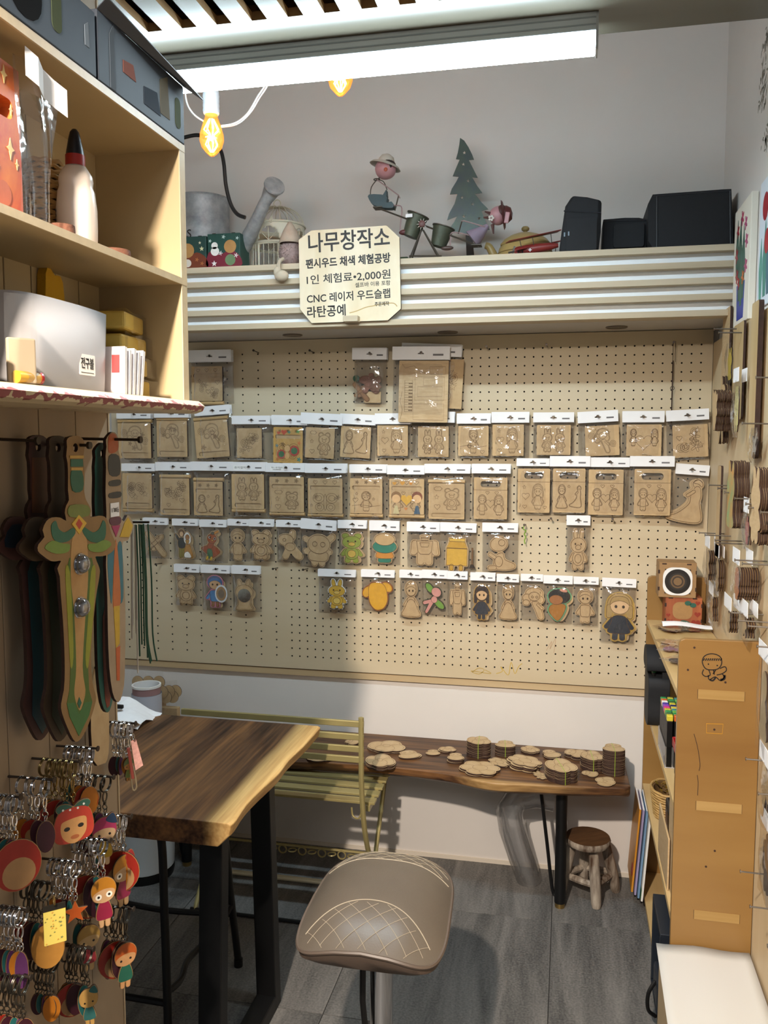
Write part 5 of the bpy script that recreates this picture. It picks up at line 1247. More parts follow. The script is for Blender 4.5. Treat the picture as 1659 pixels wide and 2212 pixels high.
for sx in (-1, 1): sc.tube([(sx * (0.003 + 0.012 * k / 22 * 1.3 * math.cos(0.5 * k) * 0.5 + 0.008), -RC - 0.004, zb1 + 0.002 + 0.012 * math.sin(0.5 * k) * (1 - k / 30)) for k in range(23)], 0.0017, 6)
sc.build('scroll_ornament', M_CAGE, bc, smooth=True)
dr = MB()
for a in (-PI / 2 - 0.42, -PI / 2 + 0.35): dr.cyl((RC * 1.015 * math.cos(a), RC * 1.015 * math.sin(a), 0.012), (RC * 1.015 * math.cos(a), RC * 1.015 * math.sin(a), 0.094), 0.0022, 6)
for zz in (0.013, 0.093): dr.tube([(RC * 1.015 * math.cos(a), RC * 1.015 * math.sin(a), zz) for a in [-PI / 2 - 0.42 + 0.77 * i / 8 for i in range(9)]], 0.0022, 6)
dr.build('door_frame', M_CAGE, bc, smooth=True)

# --- plush gnome doll sitting on the edge
o = onshelf(627, 2.735)
gd = thing('plush_doll', 'plush doll with pointed cream hat and pink fur sitting by the birdcage', 'doll', o)
fur = MB()
q = random.Random(3)
fur.ball((0, 0.005, 0.040), 0.040, 20, 14, sc=(0.95, 0.8, 1.05))
for i in range(900):
    u, v = q.uniform(-1, 1), q.uniform(0, 2 * PI); s_ = math.sqrt(1 - u * u)
    p = Vector((0.038 * s_ * math.cos(v), 0.005 + 0.032 * s_ * math.sin(v), 0.040 + 0.042 * u)); nn = Vector((s_ * math.cos(v), s_ * math.sin(v), u)); tt = nn.orthogonal().normalized()
    e = p + nn * q.uniform(0.003, 0.006) + tt * q.uniform(-0.003, 0.003)
    fur.add([p + tt * 0.0012, p - tt * 0.0012, e], [(0, 1, 2)])
fur.build('fur_body', mat('dusty_pink_fur', 'a08a86', 0.9, vary=0.2, scale=90), gd, fix=False)
MB().lathe([(0.034, 0.070), (0.036, 0.076), (0.030, 0.092), (0.024, 0.108), (0.014, 0.126), (0.006, 0.138), (0.0, 0.141)], (0, 0, 0), 22).build('hat', mat('cream_felt', 'b8a593', 0.9, vary=0.12, scale=40, bump=0.3), gd, smooth=True)
MB().tube(crom([(-0.012, -0.036, 0.015), (-0.020, -0.050, 0.004), (-0.022, -0.052, -0.012), (-0.020, -0.052, -0.022)], 4, False), 0.006, 8).build('leg', mat('cream_cloth', 'c2b49f', 0.85, vary=0.08), gd, smooth=True)
MB().ball((-0.012, -0.054, -0.042), 0.019, 18, 12, sc=(1.25, 0.9, 0.95)).ball((-0.026, -0.053, -0.030), 0.015, 14, 10, sc=(0.9, 0.8, 1.2)).build('foot', mat('cream_cloth', 'c2b49f', 0.85), gd, smooth=True)

# --- the workshop's sign
ply = [(645, 518), (672, 498), (835, 487), (863, 513), (866, 667), (838, 692), (673, 698), (648, 668)]
SGY = 2.690
so = at(756, 592, 'y', SGY)
sg = thing('shop_sign', 'pale birch plywood sign with cut corners and black Korean lettering', 'sign', so)
M_BIRCH = wood('birch_sign', 'ebdfc6', 'd8c5a0', 'z', 2.4, 2.6, 0.5, fine=0.12, distort=3.5, contrast=(0.3, 0.66))
Pq = [at(x, y, 'y', SGY) - so for x, y in ply]
MB().prism([(p.x, p.z) for p in Pq], 0.009, 0.0, mi=0, side=1).build('plate', [M_BIRCH, M_BURN], sg, bevel=0.0006)
def sign_text(s, px, py, wpx, hpx, bold=0.0):
    p = at(px, py, 'y', SGY) - so; w = at(px + wpx / 2, py, 'y', SGY).x - at(px - wpx / 2, py, 'y', SGY).x
    text_obj(s, hpx * 1.46e-3 * 1.22, M_INK, sg, (p.x, -0.0004, p.z), (PI / 2, math.radians(-1.9), 0), bold=bold, width=w, thick=0.0003)
sign_text('나무창작소', 753, 522, 176, 37, 0.0010)
sign_text('팬시우드 채색 체험공방', 751, 565, 183, 18, 0.0009)
sign_text('1인 체험료•2,000원', 752, 600, 181, 18, 0.0003)
sign_text('셀프바 이용 포함', 805, 614, 76, 9, 0.0001)
sign_text('CNC 레이저 우드슬랩', 752, 641, 180, 18, 0.0005)
sign_text('주문제작', 825, 657, 31, 8, 0.0002)
sign_text('라탄공예', 705, 674, 83, 22, 0.0006)
p = at(760, 689, 'y', SGY - 0.01) - so
MB().box((p.x - 0.024, -0.030, p.z - 0.010), (p.x + 0.024, 0.001, p.z + 0.008)).build('ledge', M_PLYEDGE, sg, bevel=0.001)
st_pts = [(755, 676), (770, 672), (790, 664), (805, 661), (830, 656), (850, 655), (858, 662)]
MB().ribbon([(q.x, q.z) for q in [at(x, y, 'y', SGY) - so for x, y in crom(st_pts, 4, False)]], 0.003, -0.0003).build('water_stain', mat('water_stain', 'b89a63', 0.6), sg)

# --- little black model behind the sign
o = onshelf(752, 2.86)
bk = thing('crank_model', 'small black model with crank handle and padded seat behind the sign', 'ornament', o)
MB().box((-0.06, -0.02, 0), (0.06, 0.02, 0.012)).build('base', M_BLACK, bk)
MB().cyl((-0.045, 0, 0.012), (-0.042, 0, 0.120), 0.004, 8).build('post', mat('dark_blue_metal', '20252e', 0.4), bk, smooth=True)
MB().tube([(-0.042, 0, 0.118), (-0.026, 0, 0.122), (-0.026, 0, 0.130)], 0.003, 8).ball((-0.024, 0, 0.130), 0.005, 10, 8).build('crank', mat('dark_blue_metal', '20252e', 0.4), bk, smooth=True)
MB().prism(rrect(-0.006, 0.102, 0.030, 0.116, 0.005), 0.012, -0.012).build('padded_seat', mat('black_vinyl', '161312', 0.35), bk, bevel=0.002)
MB().prism([(0.030, 0.098), (0.040, 0.098), (0.048, 0.135), (0.038, 0.133)], 0.012, -0.012).build('backrest', mat('black_vinyl', '161312', 0.35), bk, bevel=0.002)
MB().tube(crom([(-0.016, 0, 0.012), (-0.016, 0, 0.085), (-0.006, 0, 0.098), (0.03, 0, 0.096), (0.035, 0, 0.06), (0.03, 0, 0.012)], 4, False), 0.0028, 6).build('frame', M_BLACK, bk, smooth=True)

# --- painted metal seesaw with a boy and a girl
SY_ = 2.80
o = Vector((at(912, 553, 'y', SY_).x, SY_, ST))
ss = thing('seesaw_ornament', 'painted metal seesaw ornament with a boy, a girl and two buckets', 'ornament', o)
def q3(px, py, dy=0.0): return at(px, py, 'y', SY_ + dy) - o
M_RUST = mat('aged_dark_metal', '4a4238', 0.5, metal=0.3, vary=0.2, scale=50)
M_PINK = mat('faded_pink_paint', 'b8878c', 0.45, vary=0.08)
M_BUCK = mat('olive_tin', '4c5142', 0.5, metal=0.3, vary=0.25, scale=30)
for dy in (-0.022, 0.022):
    fr = MB().cyl(q3(910, 497, dy), Vector((q3(884, 552, dy).x, dy * 1.5, 0.003)), 0.0028, 7).cyl(q3(914, 497, dy), Vector((q3(954, 552, dy).x, dy * 1.5, 0.003)), 0.0028, 7)
    fr.build('a_frame', M_RUST, ss, smooth=True)
    MB().cyl(q3(810, 447, dy * 0.6), q3(1033, 531, dy * 0.6), 0.0028, 7).build('plank_rod', M_RUST, ss, smooth=True)
MB().cyl(q3(884, 553, -0.033), q3(954, 553, -0.033), 0.0026, 7).build('base_rod', M_RUST, ss, smooth=True)
for a, b in (((818, 450), (806, 446)), ((1030, 531), (1018, 528))):
    MB().beam(q3(*a) + Vector((0, -0.02, 0)), q3(*a) + Vector((0, 0.02, 0)), 0.03, 0.003).build('seat_plate', M_RUST, ss)
def bucket(top, bot, rt, rb):
    t_, b_ = q3(*top), q3(*bot)
    MB().tube([b_, b_ * 0.02 + t_ * 0.98, t_], [rb, rt, rt * 1.06], 22, caps=True).build('bucket', M_BUCK, ss, smooth=True)
    MB().tube([t_, t_ + (t_ - b_).normalized() * 0.003], [rt * 1.10, rt * 1.10], 22).build('bucket_rim', M_RUST, ss, smooth=True)
bucket((903, 466), (886, 512), 0.034, 0.026); bucket((958, 492), (946, 533), 0.034, 0.024)
p = q3(883, 466, -0.037); MB().box((p.x - 0.010, p.y - 0.0006, p.z - 0.005), (p.x + 0.012, p.y, p.z + 0.006)).build('price_tag', M_PAPER, ss)
fl = q3(912, 484, -0.038)
for k in range(10):
    g = 2 * PI * k / 10; r = 0.019
    MB().prism([(fl.x + r * 0.35 * math.cos(g - 0.3), fl.z + r * 0.35 * math.sin(g - 0.3)), (fl.x + r * math.cos(g), fl.z + r * math.sin(g)), (fl.x + r * 0.35 * math.cos(g + 0.3), fl.z + r * 0.35 * math.sin(g + 0.3))], fl.y, fl.y - 0.0015).build('petal', mat('tin_white', 'cfcac2', 0.5), ss)
MB().ball(fl + Vector((0, -0.004, 0)), 0.011, 14, 8, sc=(1, 0.5, 1)).build('flower_centre', mat('faded_maroon', '6d4a48', 0.5), ss, smooth=True)
# boy
hb = q3(832, 365)
MB().ball(hb, 0.033, 22, 16).build('boy_head', M_PINK, ss, smooth=True)
hat = MB(); hat.lathe([(0.052, -0.012), (0.045, -0.004), (0.028, 0.002), (0.026, 0.010), (0.020, 0.022), (0.008, 0.028), (0, 0.029)], n=28)
hat.move(Matrix.Translation(hb + Vector((0.003, 0, 0.018))) @ Matrix.Rotation(math.radians(16), 4, 'Y')); hat.build('boy_hat', mat('straw_white', 'c4bdb1', 0.7), ss, smooth=True)
MB().ball(hb + Vector((0.006, 0, 0.006)), 0.0325, 18, 10, sc=(0.92, 1.02, 0.8)).build('boy_hair', mat('dark_hair', '3a2b28', 0.6), ss, smooth=True)
MB().ball(hb + Vector((0.004, -0.004, -0.004)), 0.0335, 20, 14, sc=(0.97, 0.97, 0.88)).build('boy_face', M_PINK, ss, smooth=True)
MB().ball(hb + Vector((0.0235, -0.0275, 0.003)), 0.008, 12, 8, sc=(0.6, 0.6, 1.2)).build('boy_eye', M_INK, ss, smooth=True)
MB().ball(hb + Vector((0.009, -0.0345, -0.012)), 0.0065, 10, 8, sc=(1, 0.5, 1)).build('boy_cheek', paint('b5583e'), ss, smooth=True)
MB().prism([(p.x, p.z) for p in [q3(x, y) for x, y in crom([(799, 423), (836, 425), (837, 440), (848, 438), (852, 450), (838, 452), (812, 447), (802, 438)], 3)]], 0.016, -0.016).build('boy_trousers', mat('teal_tin', '2f4a52', 0.5, vary=0.2), ss, bevel=0.003)
MB().prism([(p.x, p.z) for p in [q3(x, y) for x, y in ((828, 425), (836, 412), (837, 425))]], 0.014, -0.014).build('boy_bib', mat('teal_tin', '2f4a52', 0.5), ss)
M_WIRE = mat('pink_wire', 'a98f90', 0.45, metal=0.3)
for dy in (-0.012, 0.012):
    MB().tube(crom([q3(814, 388, dy), q3(802, 405, dy), q3(800, 424, dy)], 4, False), 0.0016, 6).build('boy_brace', M_RUST, ss)
    MB().tube(crom([q3(812, 388, dy), q3(828, 392, dy), q3(836, 410, dy)], 4, False), 0.0016, 6).build('boy_brace', M_RUST, ss)
    MB().tube([q3(814, 388, dy), q3(861, 422, dy), q3(864, 428, dy)], 0.0022, 6).build('boy_arm', M_WIRE, ss, smooth=True)
    MB().cyl(q3(861, 423, dy), q3(853, 455, dy), 0.0022, 6).build('boy_grip', M_RUST, ss, smooth=True)
    MB().tube(crom([q3(840, 445, dy), q3(860, 444, dy), q3(868, 450, dy), q3(866, 480, dy), q3(864, 498, dy)], 3, False), 0.0022, 6).build('boy_leg', M_WIRE, ss, smooth=True)
    MB().ball(q3(873, 502, dy), 0.016, 14, 8, sc=(1.1, 0.55, 0.55)).build('boy_boot', mat('maroon_boot', '5a2f30', 0.4), ss, smooth=True)
MB().torus(q3(814, 388), 0.010, 0.0018, 12, 5, axis='z').build('boy_collar', M_RUST, ss, smooth=True)
MB().cyl(q3(818, 386), q3(826, 375), 0.0022, 6).build('boy_neck', M_RUST, ss)
# girl
hg = q3(1076, 466)
MB().ball(hg, 0.029, 22, 16).build('girl_head', M_PINK, ss, smooth=True)
gh = MB(); gh.lathe([(0.046, -0.004), (0.040, 0.001), (0.027, 0.003), (0.026, 0.012), (0.018, 0.024), (0, 0.028)], n=28)
gh.move(Matrix.Translation(hg + Vector((0.018, 0, 0.002))) @ Matrix.Rotation(math.radians(83), 4, 'Y')); gh.build('girl_hat', mat('maroon_hat', '5e2d2b', 0.45), ss, smooth=True)
MB().ball(hg + Vector((0.012, -0.004, 0.008)), 0.026, 16, 10, sc=(0.7, 1.0, 0.9)).build('girl_hair', mat('maroon_hair', '4f2a24', 0.55), ss, smooth=True)
for (a, b) in (((1062, 462), (1047, 457)), ((1062, 470), (1044, 470)), ((1064, 485), (1066, 505))):
    MB().tube([q3(*a, -0.012), q3(*b, -0.014)], [0.006, 0.002], 8).build('girl_lock', mat('maroon_hair', '4f2a24', 0.55), ss, smooth=True)
fw = q3(1061, 471, -0.030)
for k in range(5): MB().ball(fw + Vector((0.006 * math.cos(1.26 * k), 0, 0.006 * math.sin(1.26 * k))), 0.004, 8, 6, sc=(1, 0.4, 1)).build('hat_flower_petal', mat('tin_white', 'cfcac2', 0.5), ss, smooth=True)
MB().beam(q3(1097, 458, -0.028), q3(1093, 482, -0.028), 0.006, 0.014).build('hat_bow', M_PINK, ss, bevel=0.002)
MB().tube([q3(1054, 487), q3(1040, 500), q3(1020, 517)], [0.007, 0.017, 0.032], 18).build('girl_dress', mat('lilac_tin', '8c7d8e', 0.5, vary=0.15), ss, smooth=True)
for dy in (-0.012, 0.012):
    MB().tube([q3(1048, 490, dy), q3(1002, 477, dy), q3(996, 478, dy)], 0.0022, 6).build('girl_arm', M_WIRE, ss, smooth=True)
    MB().cyl(q3(998, 477, dy), q3(990, 505, dy), 0.0022, 6).build('girl_grip', M_RUST, ss)
    MB().tube(crom([q3(1014, 508, dy), q3(985, 502, dy), q3(974, 505, dy), q3(973, 520, dy), q3(972, 530, dy)], 3, False), 0.0022, 6).build('girl_leg', M_WIRE, ss, smooth=True)
    MB().ball(q3(966, 536, dy), 0.016, 14, 8, sc=(1.3, 0.5, 0.45)).build('girl_boot', mat('brown_boot', '4f3d37', 0.4), ss, smooth=True)

# --- green toy vehicle
o = onshelf(910, 2.89)
gv = thing('toy_vehicle', 'dark green tin toy vehicle behind the seesaw frame', 'toy', o)
M_GRN = mat('army_green', '2f4a2a', 0.4, vary=0.1)
MB().box((-0.070, -0.022, 0.008), (0.062, 0.022, 0.024)).box((-0.03, -0.02, 0.024), (0.058, 0.02, 0.032)).build('body', M_GRN, gv, bevel=0.003)
MB().box((-0.070, -0.021, 0.024), (-0.042, 0.021, 0.040)).build('cab', M_GRN, gv, bevel=0.003)
for x in (-0.052, 0.005, 0.040):
    for y in (-0.020, 0.020): MB().cyl((x, y - 0.003, 0.0095), (x, y + 0.003, 0.0095), 0.0095, 16).build('wheel', M_BLACK, gv, smooth=True)

# --- flat metal tree
o = Vector((at(1013, 553, 'y', 2.93).x, 2.93, ST))
mt = thing('metal_tree', 'flat green metal fir tree with star shaped holes', 'ornament', o)
TR = [(994, 298), (1003, 304), (1012, 318), (1020, 334), (1024, 345), (1013, 346), (1024, 368), (1032, 384), (1020, 383), (1031, 402), (1042, 417), (1026, 419), (1040, 437), (1055, 452), (1040, 456), (1048, 476), (1058, 496), (1042, 500), (1013, 509), (985, 502), (968, 498), (981, 480), (988, 467), (966, 476), (970, 462), (982, 440), (988, 419), (972, 420), (976, 408), (986, 392), (991, 382), (978, 381), (984, 366), (993, 345), (985, 344), (989, 330), (992, 314)]
def tp(x, y): p = at(x, y, 'y', 2.93) - o; return (p.x, p.z)
stars = [(1003, 330), (1001, 355), (1011, 391), (998, 427), (1021, 441), (1002, 468), (1035, 472)]
hl = []
for x, y in stars:
    c = tp(x, y); hl.append(mot_star(c[0], c[1], 0.0065)[0][:-1][::-1])
MB().prism([tp(*p) for p in TR], 0.0012, -0.0012, hl, mi=0, side=1).build('foliage', [mat('patina_green', '4c5a4e', 0.4, metal=0.35, c2='3f4850', scale=14), M_RUST], mt)
MB().prism([tp(1006, 505), tp(1020, 505), tp(1024, 553), tp(1008, 553)], 0.004, -0.004).build('trunk', mat('trunk_brown', '2c221d', 0.6), mt)
MB().box((-0.03, -0.03, 0), (0.03, 0.03, 0.002)).build('foot', mat('trunk_brown', '2c221d', 0.6), mt)

# --- ochre kettle
o = onshelf(1134, 2.885)
kt = thing('kettle', 'old ochre enamel kettle with round knobbed lid', 'kettle', o)
M_OCH = mat('ochre_enamel', 'a98f58', 0.42, vary=0.15, scale=14)
MB().lathe([(0, 0.0), (0.070, 0.0), (0.086, 0.012), (0.090, 0.030), (0.084, 0.052), (0.076, 0.062)], n=36).build('body', M_OCH, kt, smooth=True)
MB().lathe([(0.079, 0.060), (0.080, 0.066), (0.070, 0.078), (0.048, 0.092), (0.030, 0.098), (0.012, 0.101), (0.0, 0.102)], n=36).build('lid', M_OCH, kt, smooth=True)
MB().lathe([(0.006, 0.100), (0.006, 0.106), (0.012, 0.110), (0.013, 0.116), (0.009, 0.121), (0, 0.122)], n=18).build('knob', M_OCH, kt, smooth=True)
MB().tube(crom([(-0.066, -0.02, 0.016), (-0.090, -0.022, 0.014), (-0.102, -0.024, 0.034), (-0.114, -0.026, 0.056), (-0.126, -0.026, 0.062)], 4, False), [0.019, 0.018, 0.0175, 0.017, 0.016, 0.0155, 0.015, 0.014, 0.0135, 0.013, 0.0125, 0.012, 0.0118, 0.0115, 0.0113, 0.011, 0.011], 14).build('spout', M_OCH, kt, smooth=True)
MB().torus((0, 0, 0.034), 0.0885, 0.002, 36, 6, axis='z').build('seam', mat('ochre_dark', '7a6238', 0.5), kt, smooth=True)

# --- red biplane
o = onshelf(1150, 2.745)
ap = thing('toy_biplane', 'red tin toy biplane in front of the kettle', 'toy', o)
M_RED = mat('faded_red_tin', '7d2622', 0.4, vary=0.2, scale=25)
def a3(px, py, dy=0.0): return at(px, py, 'y', 2.745 + dy) - o
MB().tube([a3(1112, 543), a3(1118, 543), a3(1150, 538), a3(1190, 532), a3(1206, 530)], [0.010, 0.014, 0.015, 0.011, 0.006], 14).build('fuselage', M_RED, ap, smooth=True)
MB().beam(a3(1096, 523, -0.02), a3(1208, 499, 0.05), 0.034, 0.003).build('wing', M_RED, ap, bevel=0.001)
MB().beam(a3(1116, 541, -0.02), a3(1208, 522, 0.05), 0.030, 0.003).build('wing', M_RED, ap, bevel=0.001)
for a, b in (((1123, 519), (1127, 538)), ((1150, 513), (1154, 533)), ((1190, 505), (1192, 525))): MB().cyl(a3(*a, -0.01), a3(*b, -0.01), 0.0014, 6).build('strut', M_RUST, ap)
MB().beam(a3(1106, 553, 0), a3(1112, 532, 0), 0.002, 0.006).build('propeller', M_RUST, ap)
MB().cyl(a3(1098, 546), a3(1113, 543), 0.003, 8).build('nose', M_RUST, ap, smooth=True)
for dy in (-0.015, 0.015):
    p = a3(1124, 549, dy); MB().torus((p.x, p.y, 0.009), 0.007, 0.0022, 16, 6, axis='y').build('wheel', M_BLACK, ap, smooth=True)
    MB().cyl((p.x, p.y, 0.009), a3(1124, 542, dy * 0.4), 0.0012, 6).build('wheel_strut', M_RUST, ap)
MB().cyl((a3(1200, 535).x, 0.02, 0.0), a3(1200, 532, 0.02), 0.0012, 6).build('tail_skid', M_RUST, ap)
p = a3(1145, 540, -0.0165); MB().box((p.x - 0.005, p.y - 0.0005, p.z - 0.001), (p.x + 0.005, p.y, p.z + 0.001)).box((p.x - 0.001, p.y - 0.0006, p.z - 0.005), (p.x + 0.001, p.y, p.z + 0.005)).build('cross_mark', M_PAPER, ap)

# --- three black fabric cases
M_FAB = mat('black_nylon', '13151a', 0.75, vary=0.15, scale=60, bump=0.25, bscale=25)
def soft_case(name, label, pts_front, y, dep, parts):
    P = [at(x, yy, 'y', y) for x, yy in pts_front]
    cx = sum(p.x for p in P) / len(P)
    t = thing(name, label, 'bag', (cx, y, ST))
    zmin = min(p.z for p in P)
    poly = [(p.x - cx, max(0.0, p.z - ST)) for p in P]
    mb = MB().prism(poly, dep, 0.0)
    mb.build('case_body', M_FAB, t, bevel=0.008, smooth=True)
    for nm, a, b, dy in parts:
        q0 = at(*a, 'y', y) - Vector((cx, y, ST)); q1 = at(*b, 'y', y) - Vector((cx, y, ST))
        if nm == 'zip' or nm == 'seam': MB().tube([(q0.x, -dy, q0.z), (q1.x, -dy, q1.z)], 0.0022, 6).build(nm, mat('zip_black', '22252c', 0.5), t)
        else: MB().prism(rrect(min(q0.x, q1.x), min(q0.z, q1.z), max(q0.x, q1.x), max(q0.z, q1.z), 0.008), 0.0, -dy).build(nm, M_FAB, t, bevel=0.003)
    return t
c1 = soft_case('nylon_pouch', 'tall black nylon pouch leaning over the shelf edge beside the biplane', [(1207, 549), (1270, 553), (1293, 545), (1298, 500), (1300, 432), (1270, 425), (1236, 422), (1221, 445), (1213, 500)], 2.712, 0.09,
          [('zip', (1218, 456), (1298, 460), 0.002), ('front_pocket', (1222, 545), (1290, 470), 0.008)])
for a in ((1219, 506), (1228, 504)):
    p = at(*a, 'y', 2.70) - c1.location; MB().box((p.x - 0.0015, -0.0092, p.z - 0.006), (p.x + 0.0025, -0.0084, p.z + 0.006)).build('pale_scuff', mat('pale_scuff', '8a98a6', 0.7), c1)
soft_case('nylon_camera_case', 'low black nylon case between the two taller black bags', [(1300, 540), (1396, 536), (1399, 474), (1380, 470), (1350, 470), (1303, 474)], 2.80, 0.12, [('front_pocket', (1324, 537), (1392, 483), 0.010), ('seam', (1303, 478), (1398, 476), 0.001)])
soft_case('nylon_box_case', 'big boxy black nylon case at the right end of the shelf', [(1411, 537), (1584, 527), (1580, 408), (1560, 409), (1410, 420), (1400, 440), (1400, 520)], 2.745, 0.20, [('seam', (1419, 536), (1419, 424), 0.001), ('seam', (1578, 526), (1577, 412), 0.001), ('seam', (1412, 424), (1578, 412), 0.001)])
# ================================================================== left: partition, cabinet and hanging goods
PX = -0.75
pn = thing('partition_panel', 'tall pine plank partition at the left carrying the swords and keyrings', 'partition', (PX, 1.30, 0))
for k in range(17):
    y1 = -0.095 * k; y0 = y1 - 0.0935
    MB().box((-0.02, y0, 0.0), (0.0, y1, 2.415)).build('plank', M_PINE, pn, bevel=0.001)
MB().box((-0.024, 0.0002, 0.0), (0.0015, 0.004, 2.415)).build('end_strip', wood('pale_strip', 'c7b498', 'b09a7a', 'z', 2, 12, 0.5), pn)

cab = thing('wall_cabinet', 'cream painted open wall cabinet with worn red edged lower moulding', 'cabinet', (PX, 1.29, 1.597))
FX = 0.150      # front of the cabinet, measured from the partition
def wear_mat():
    m = bpy.data.materials.new('chipped_paint'); m.use_nodes = True
    nt = m.node_tree; b = nt.nodes['Principled BSDF']; b.inputs['Roughness'].default_value = 0.45
    tc = nt.nodes.new('ShaderNodeTexCoord'); mp = nt.nodes.new('ShaderNodeMapping'); mp.inputs['Scale'].default_value = (40, 55, 40)
    n = nt.nodes.new('ShaderNodeTexNoise'); n.inputs['Scale'].default_value = 1; n.inputs['Detail'].default_value = 3
    rp = nt.nodes.new('ShaderNodeValToRGB'); rp.color_ramp.interpolation = 'CONSTANT'; e = rp.color_ramp.elements
    e[0].position = 0.0; e[0].color = (*srgb('c9b896'), 1); e[1].position = 0.40; e[1].color = (*srgb('8a4448'), 1); x_ = e.new(0.60); x_.color = (*srgb('cbbb9c'), 1)
    sx = nt.nodes.new('ShaderNodeSeparateXYZ'); ma = nt.nodes.new('ShaderNodeMath'); ma.operation = 'MULTIPLY_ADD'; ma.inputs[1].default_value = 0.030
    mr = nt.nodes.new('ShaderNodeMapRange'); mr.inputs['From Min'].default_value = -0.001; mr.inputs['From Max'].default_value = 0.033
    nt.links.new(tc.outputs['Object'], sx.inputs[0]); nt.links.new(n.outputs['Fac'], ma.inputs[0]); nt.links.new(sx.outputs[2], ma.inputs[2]); nt.links.new(ma.outputs[0], mr.inputs['Value'])
    nt.links.new(tc.outputs['Object'], mp.inputs[0]); nt.links.new(mp.outputs[0], n.inputs['Vector']); nt.links.new(mr.outputs[0], rp.inputs[0]); nt.links.new(rp.outputs[0], b.inputs['Base Color'])
    return m
M_WEAR = wear_mat()
M_EDGE = mat('worn_cream_edge', 'cdbb98', 0.45, vary=0.1, scale=40)
for k in range(14):
    y1 = -0.018 - 0.060 * k
    MB().box((0.001, y1 - 0.0575, 0.012), (0.008, y1, 0.400)).build('back_board', M_CREAM, cab, bevel=0.001)
MB().box((0.001, -0.018, 0.0135), (FX, 0.0, 0.398)).build('end_panel', M_CREAM, cab)
MB().box((FX, -0.0185, 0.0135), (FX + 0.0015, 0.0005, 0.410)).build('end_edge', M_EDGE, cab)
for z0, z1, nm in ((0.398, 0.409, 't'), (0.193, 0.203, 'm'), (0.0, 0.0135, 'b')):
    MB().box((0.001, -0.86, z0), (FX - 0.001, -0.018 if nm != 't' else 0.0, z1)).build('shelf_board', M_CREAM, cab)
    MB().box((FX - 0.001, -0.86, z0), (FX + 0.002, 0.0, z1)).build('front_edge', M_EDGE, cab)
MB().prism([(0.0, -0.006), (FX + 0.006, -0.008), (FX + 0.018, -0.004), (FX + 0.022, 0.004), (FX + 0.012, 0.012), (FX - 0.01, 0.0133), (FX - 0.01, -0.0005), (0.0, -0.0005)], -0.86, 0.014).build('moulding', M_WEAR, cab)
for o_ in list(cab.children):
    if o_.name.startswith('moulding'):
        pass
ZM, ZB = 1.597 + 0.2035, 1.597 + 0.014      # standing heights in the cabinet
ZT = 1.597 + 0.4095

# --- blue-grey cartons on top
M_CART = mat('slate_carton', '39424f', 0.65, vary=0.15, scale=7)
def carton(label, y0, y1, h, deco, flap):
    t = thing('carton', label, 'box', (PX + 0.076, (y0 + y1) / 2, ZT))
    L = (y1 - y0) / 2
    MB().box((-0.070, -L, 0), (0.077, L, h)).build('carton_body', M_CART, t, bevel=0.0015)
    for (fy, fz, w, hh, cc, kind) in deco:
        poly = rrect(fy - w / 2, fz - hh / 2, fy + w / 2, fz + hh / 2, min(w, hh) * 0.45) if kind == 'r' else [(fy - w / 2, fz - hh / 2), (fy + w / 2, fz - hh / 2), (fy + w * 0.3, fz + hh / 2), (fy - w * 0.5, fz + hh * 0.3)]
        MB().prism(poly, 0.077, 0.0776, axis='x').build('printed_patch', mat('print_' + cc, cc, 0.8, spec=0.1), t)
    if flap:
        MB().add([(0.077, -L, h), (0.077, L, h), (0.098, L + 0.03, h - 0.012), (0.092, -L, h + 0.012)], [(0, 1, 2, 3)]).build('open_flap', mat('carton_flap', '3a3f49', 0.5), t, solid=0.0015)
    return t
carton('slate blue carton at the far end of the cabinet top', 1.037, 1.288, 0.088, [(0.103, 0.040, 0.018, 0.045, '4c5640', 'r'), (0.060, 0.050, 0.030, 0.060, '6b675a', 'p'), (-0.045, 0.045, 0.035, 0.020, '8a5a50', 'p'), (-0.09, 0.044, 0.014, 0.085, '5c6670', 'p'), (0.02, 0.03, 0.05, 0.03, '39424e', 'p')], True)
carton('slate blue carton with torn dark hole nearer the viewer on the cabinet', 0.62, 1.032, 0.080, [(0.120, 0.042, 0.020, 0.048, '4c5640', 'r'), (0.060, 0.045, 0.062, 0.075, '0c0b0c', 'r'), (0.185, 0.045, 0.010, 0.030, '7c8894', 'p'), (-0.05, 0.04, 0.09, 0.06, '5c5a86', 'p')], False)

# --- glue bottle
gp = at(170, 500, 'x', -0.652)
gb = thing('glue_bottle', 'white wood glue bottle with red collar and navy cap', 'bottle', (-0.654, gp.y, ZM), (0, 0, 0.5))
MB().lathe([(0, 0), (0.023, 0.0), (0.0255, 0.004), (0.0265, 0.030), (0.0265, 0.055), (0.024, 0.078), (0.0215, 0.085), (0.0225, 0.092), (0.0215, 0.099), (0.016, 0.108), (0.0125, 0.113)], n=28, sx=1.0, sy=0.8).build('bottle_body', mat('milky_plastic', 'e4d9cf', 0.3), gb, smooth=True)
MB().lathe([(0.0128, 0.112), (0.0128, 0.126), (0.0, 0.126)], n=22).build('collar', mat('red_collar', '9c2320', 0.35), gb, smooth=True)
MB().lathe([(0.0118, 0.1255), (0.0115, 0.130), (0.008, 0.148), (0.006, 0.156), (0.003, 0.160), (0, 0.161)], n=22).build('cap', mat('navy_cap', '10131f', 0.4), gb, smooth=True)
for k in range(7): MB().box((-0.0275 + 0.0003 * k, -0.010, 0.014 + 0.006 * k), (-0.0265, 0.004, 0.0165 + 0.006 * k)).build('label_print', mat('dark_print', '4a4448', 0.6), gb)

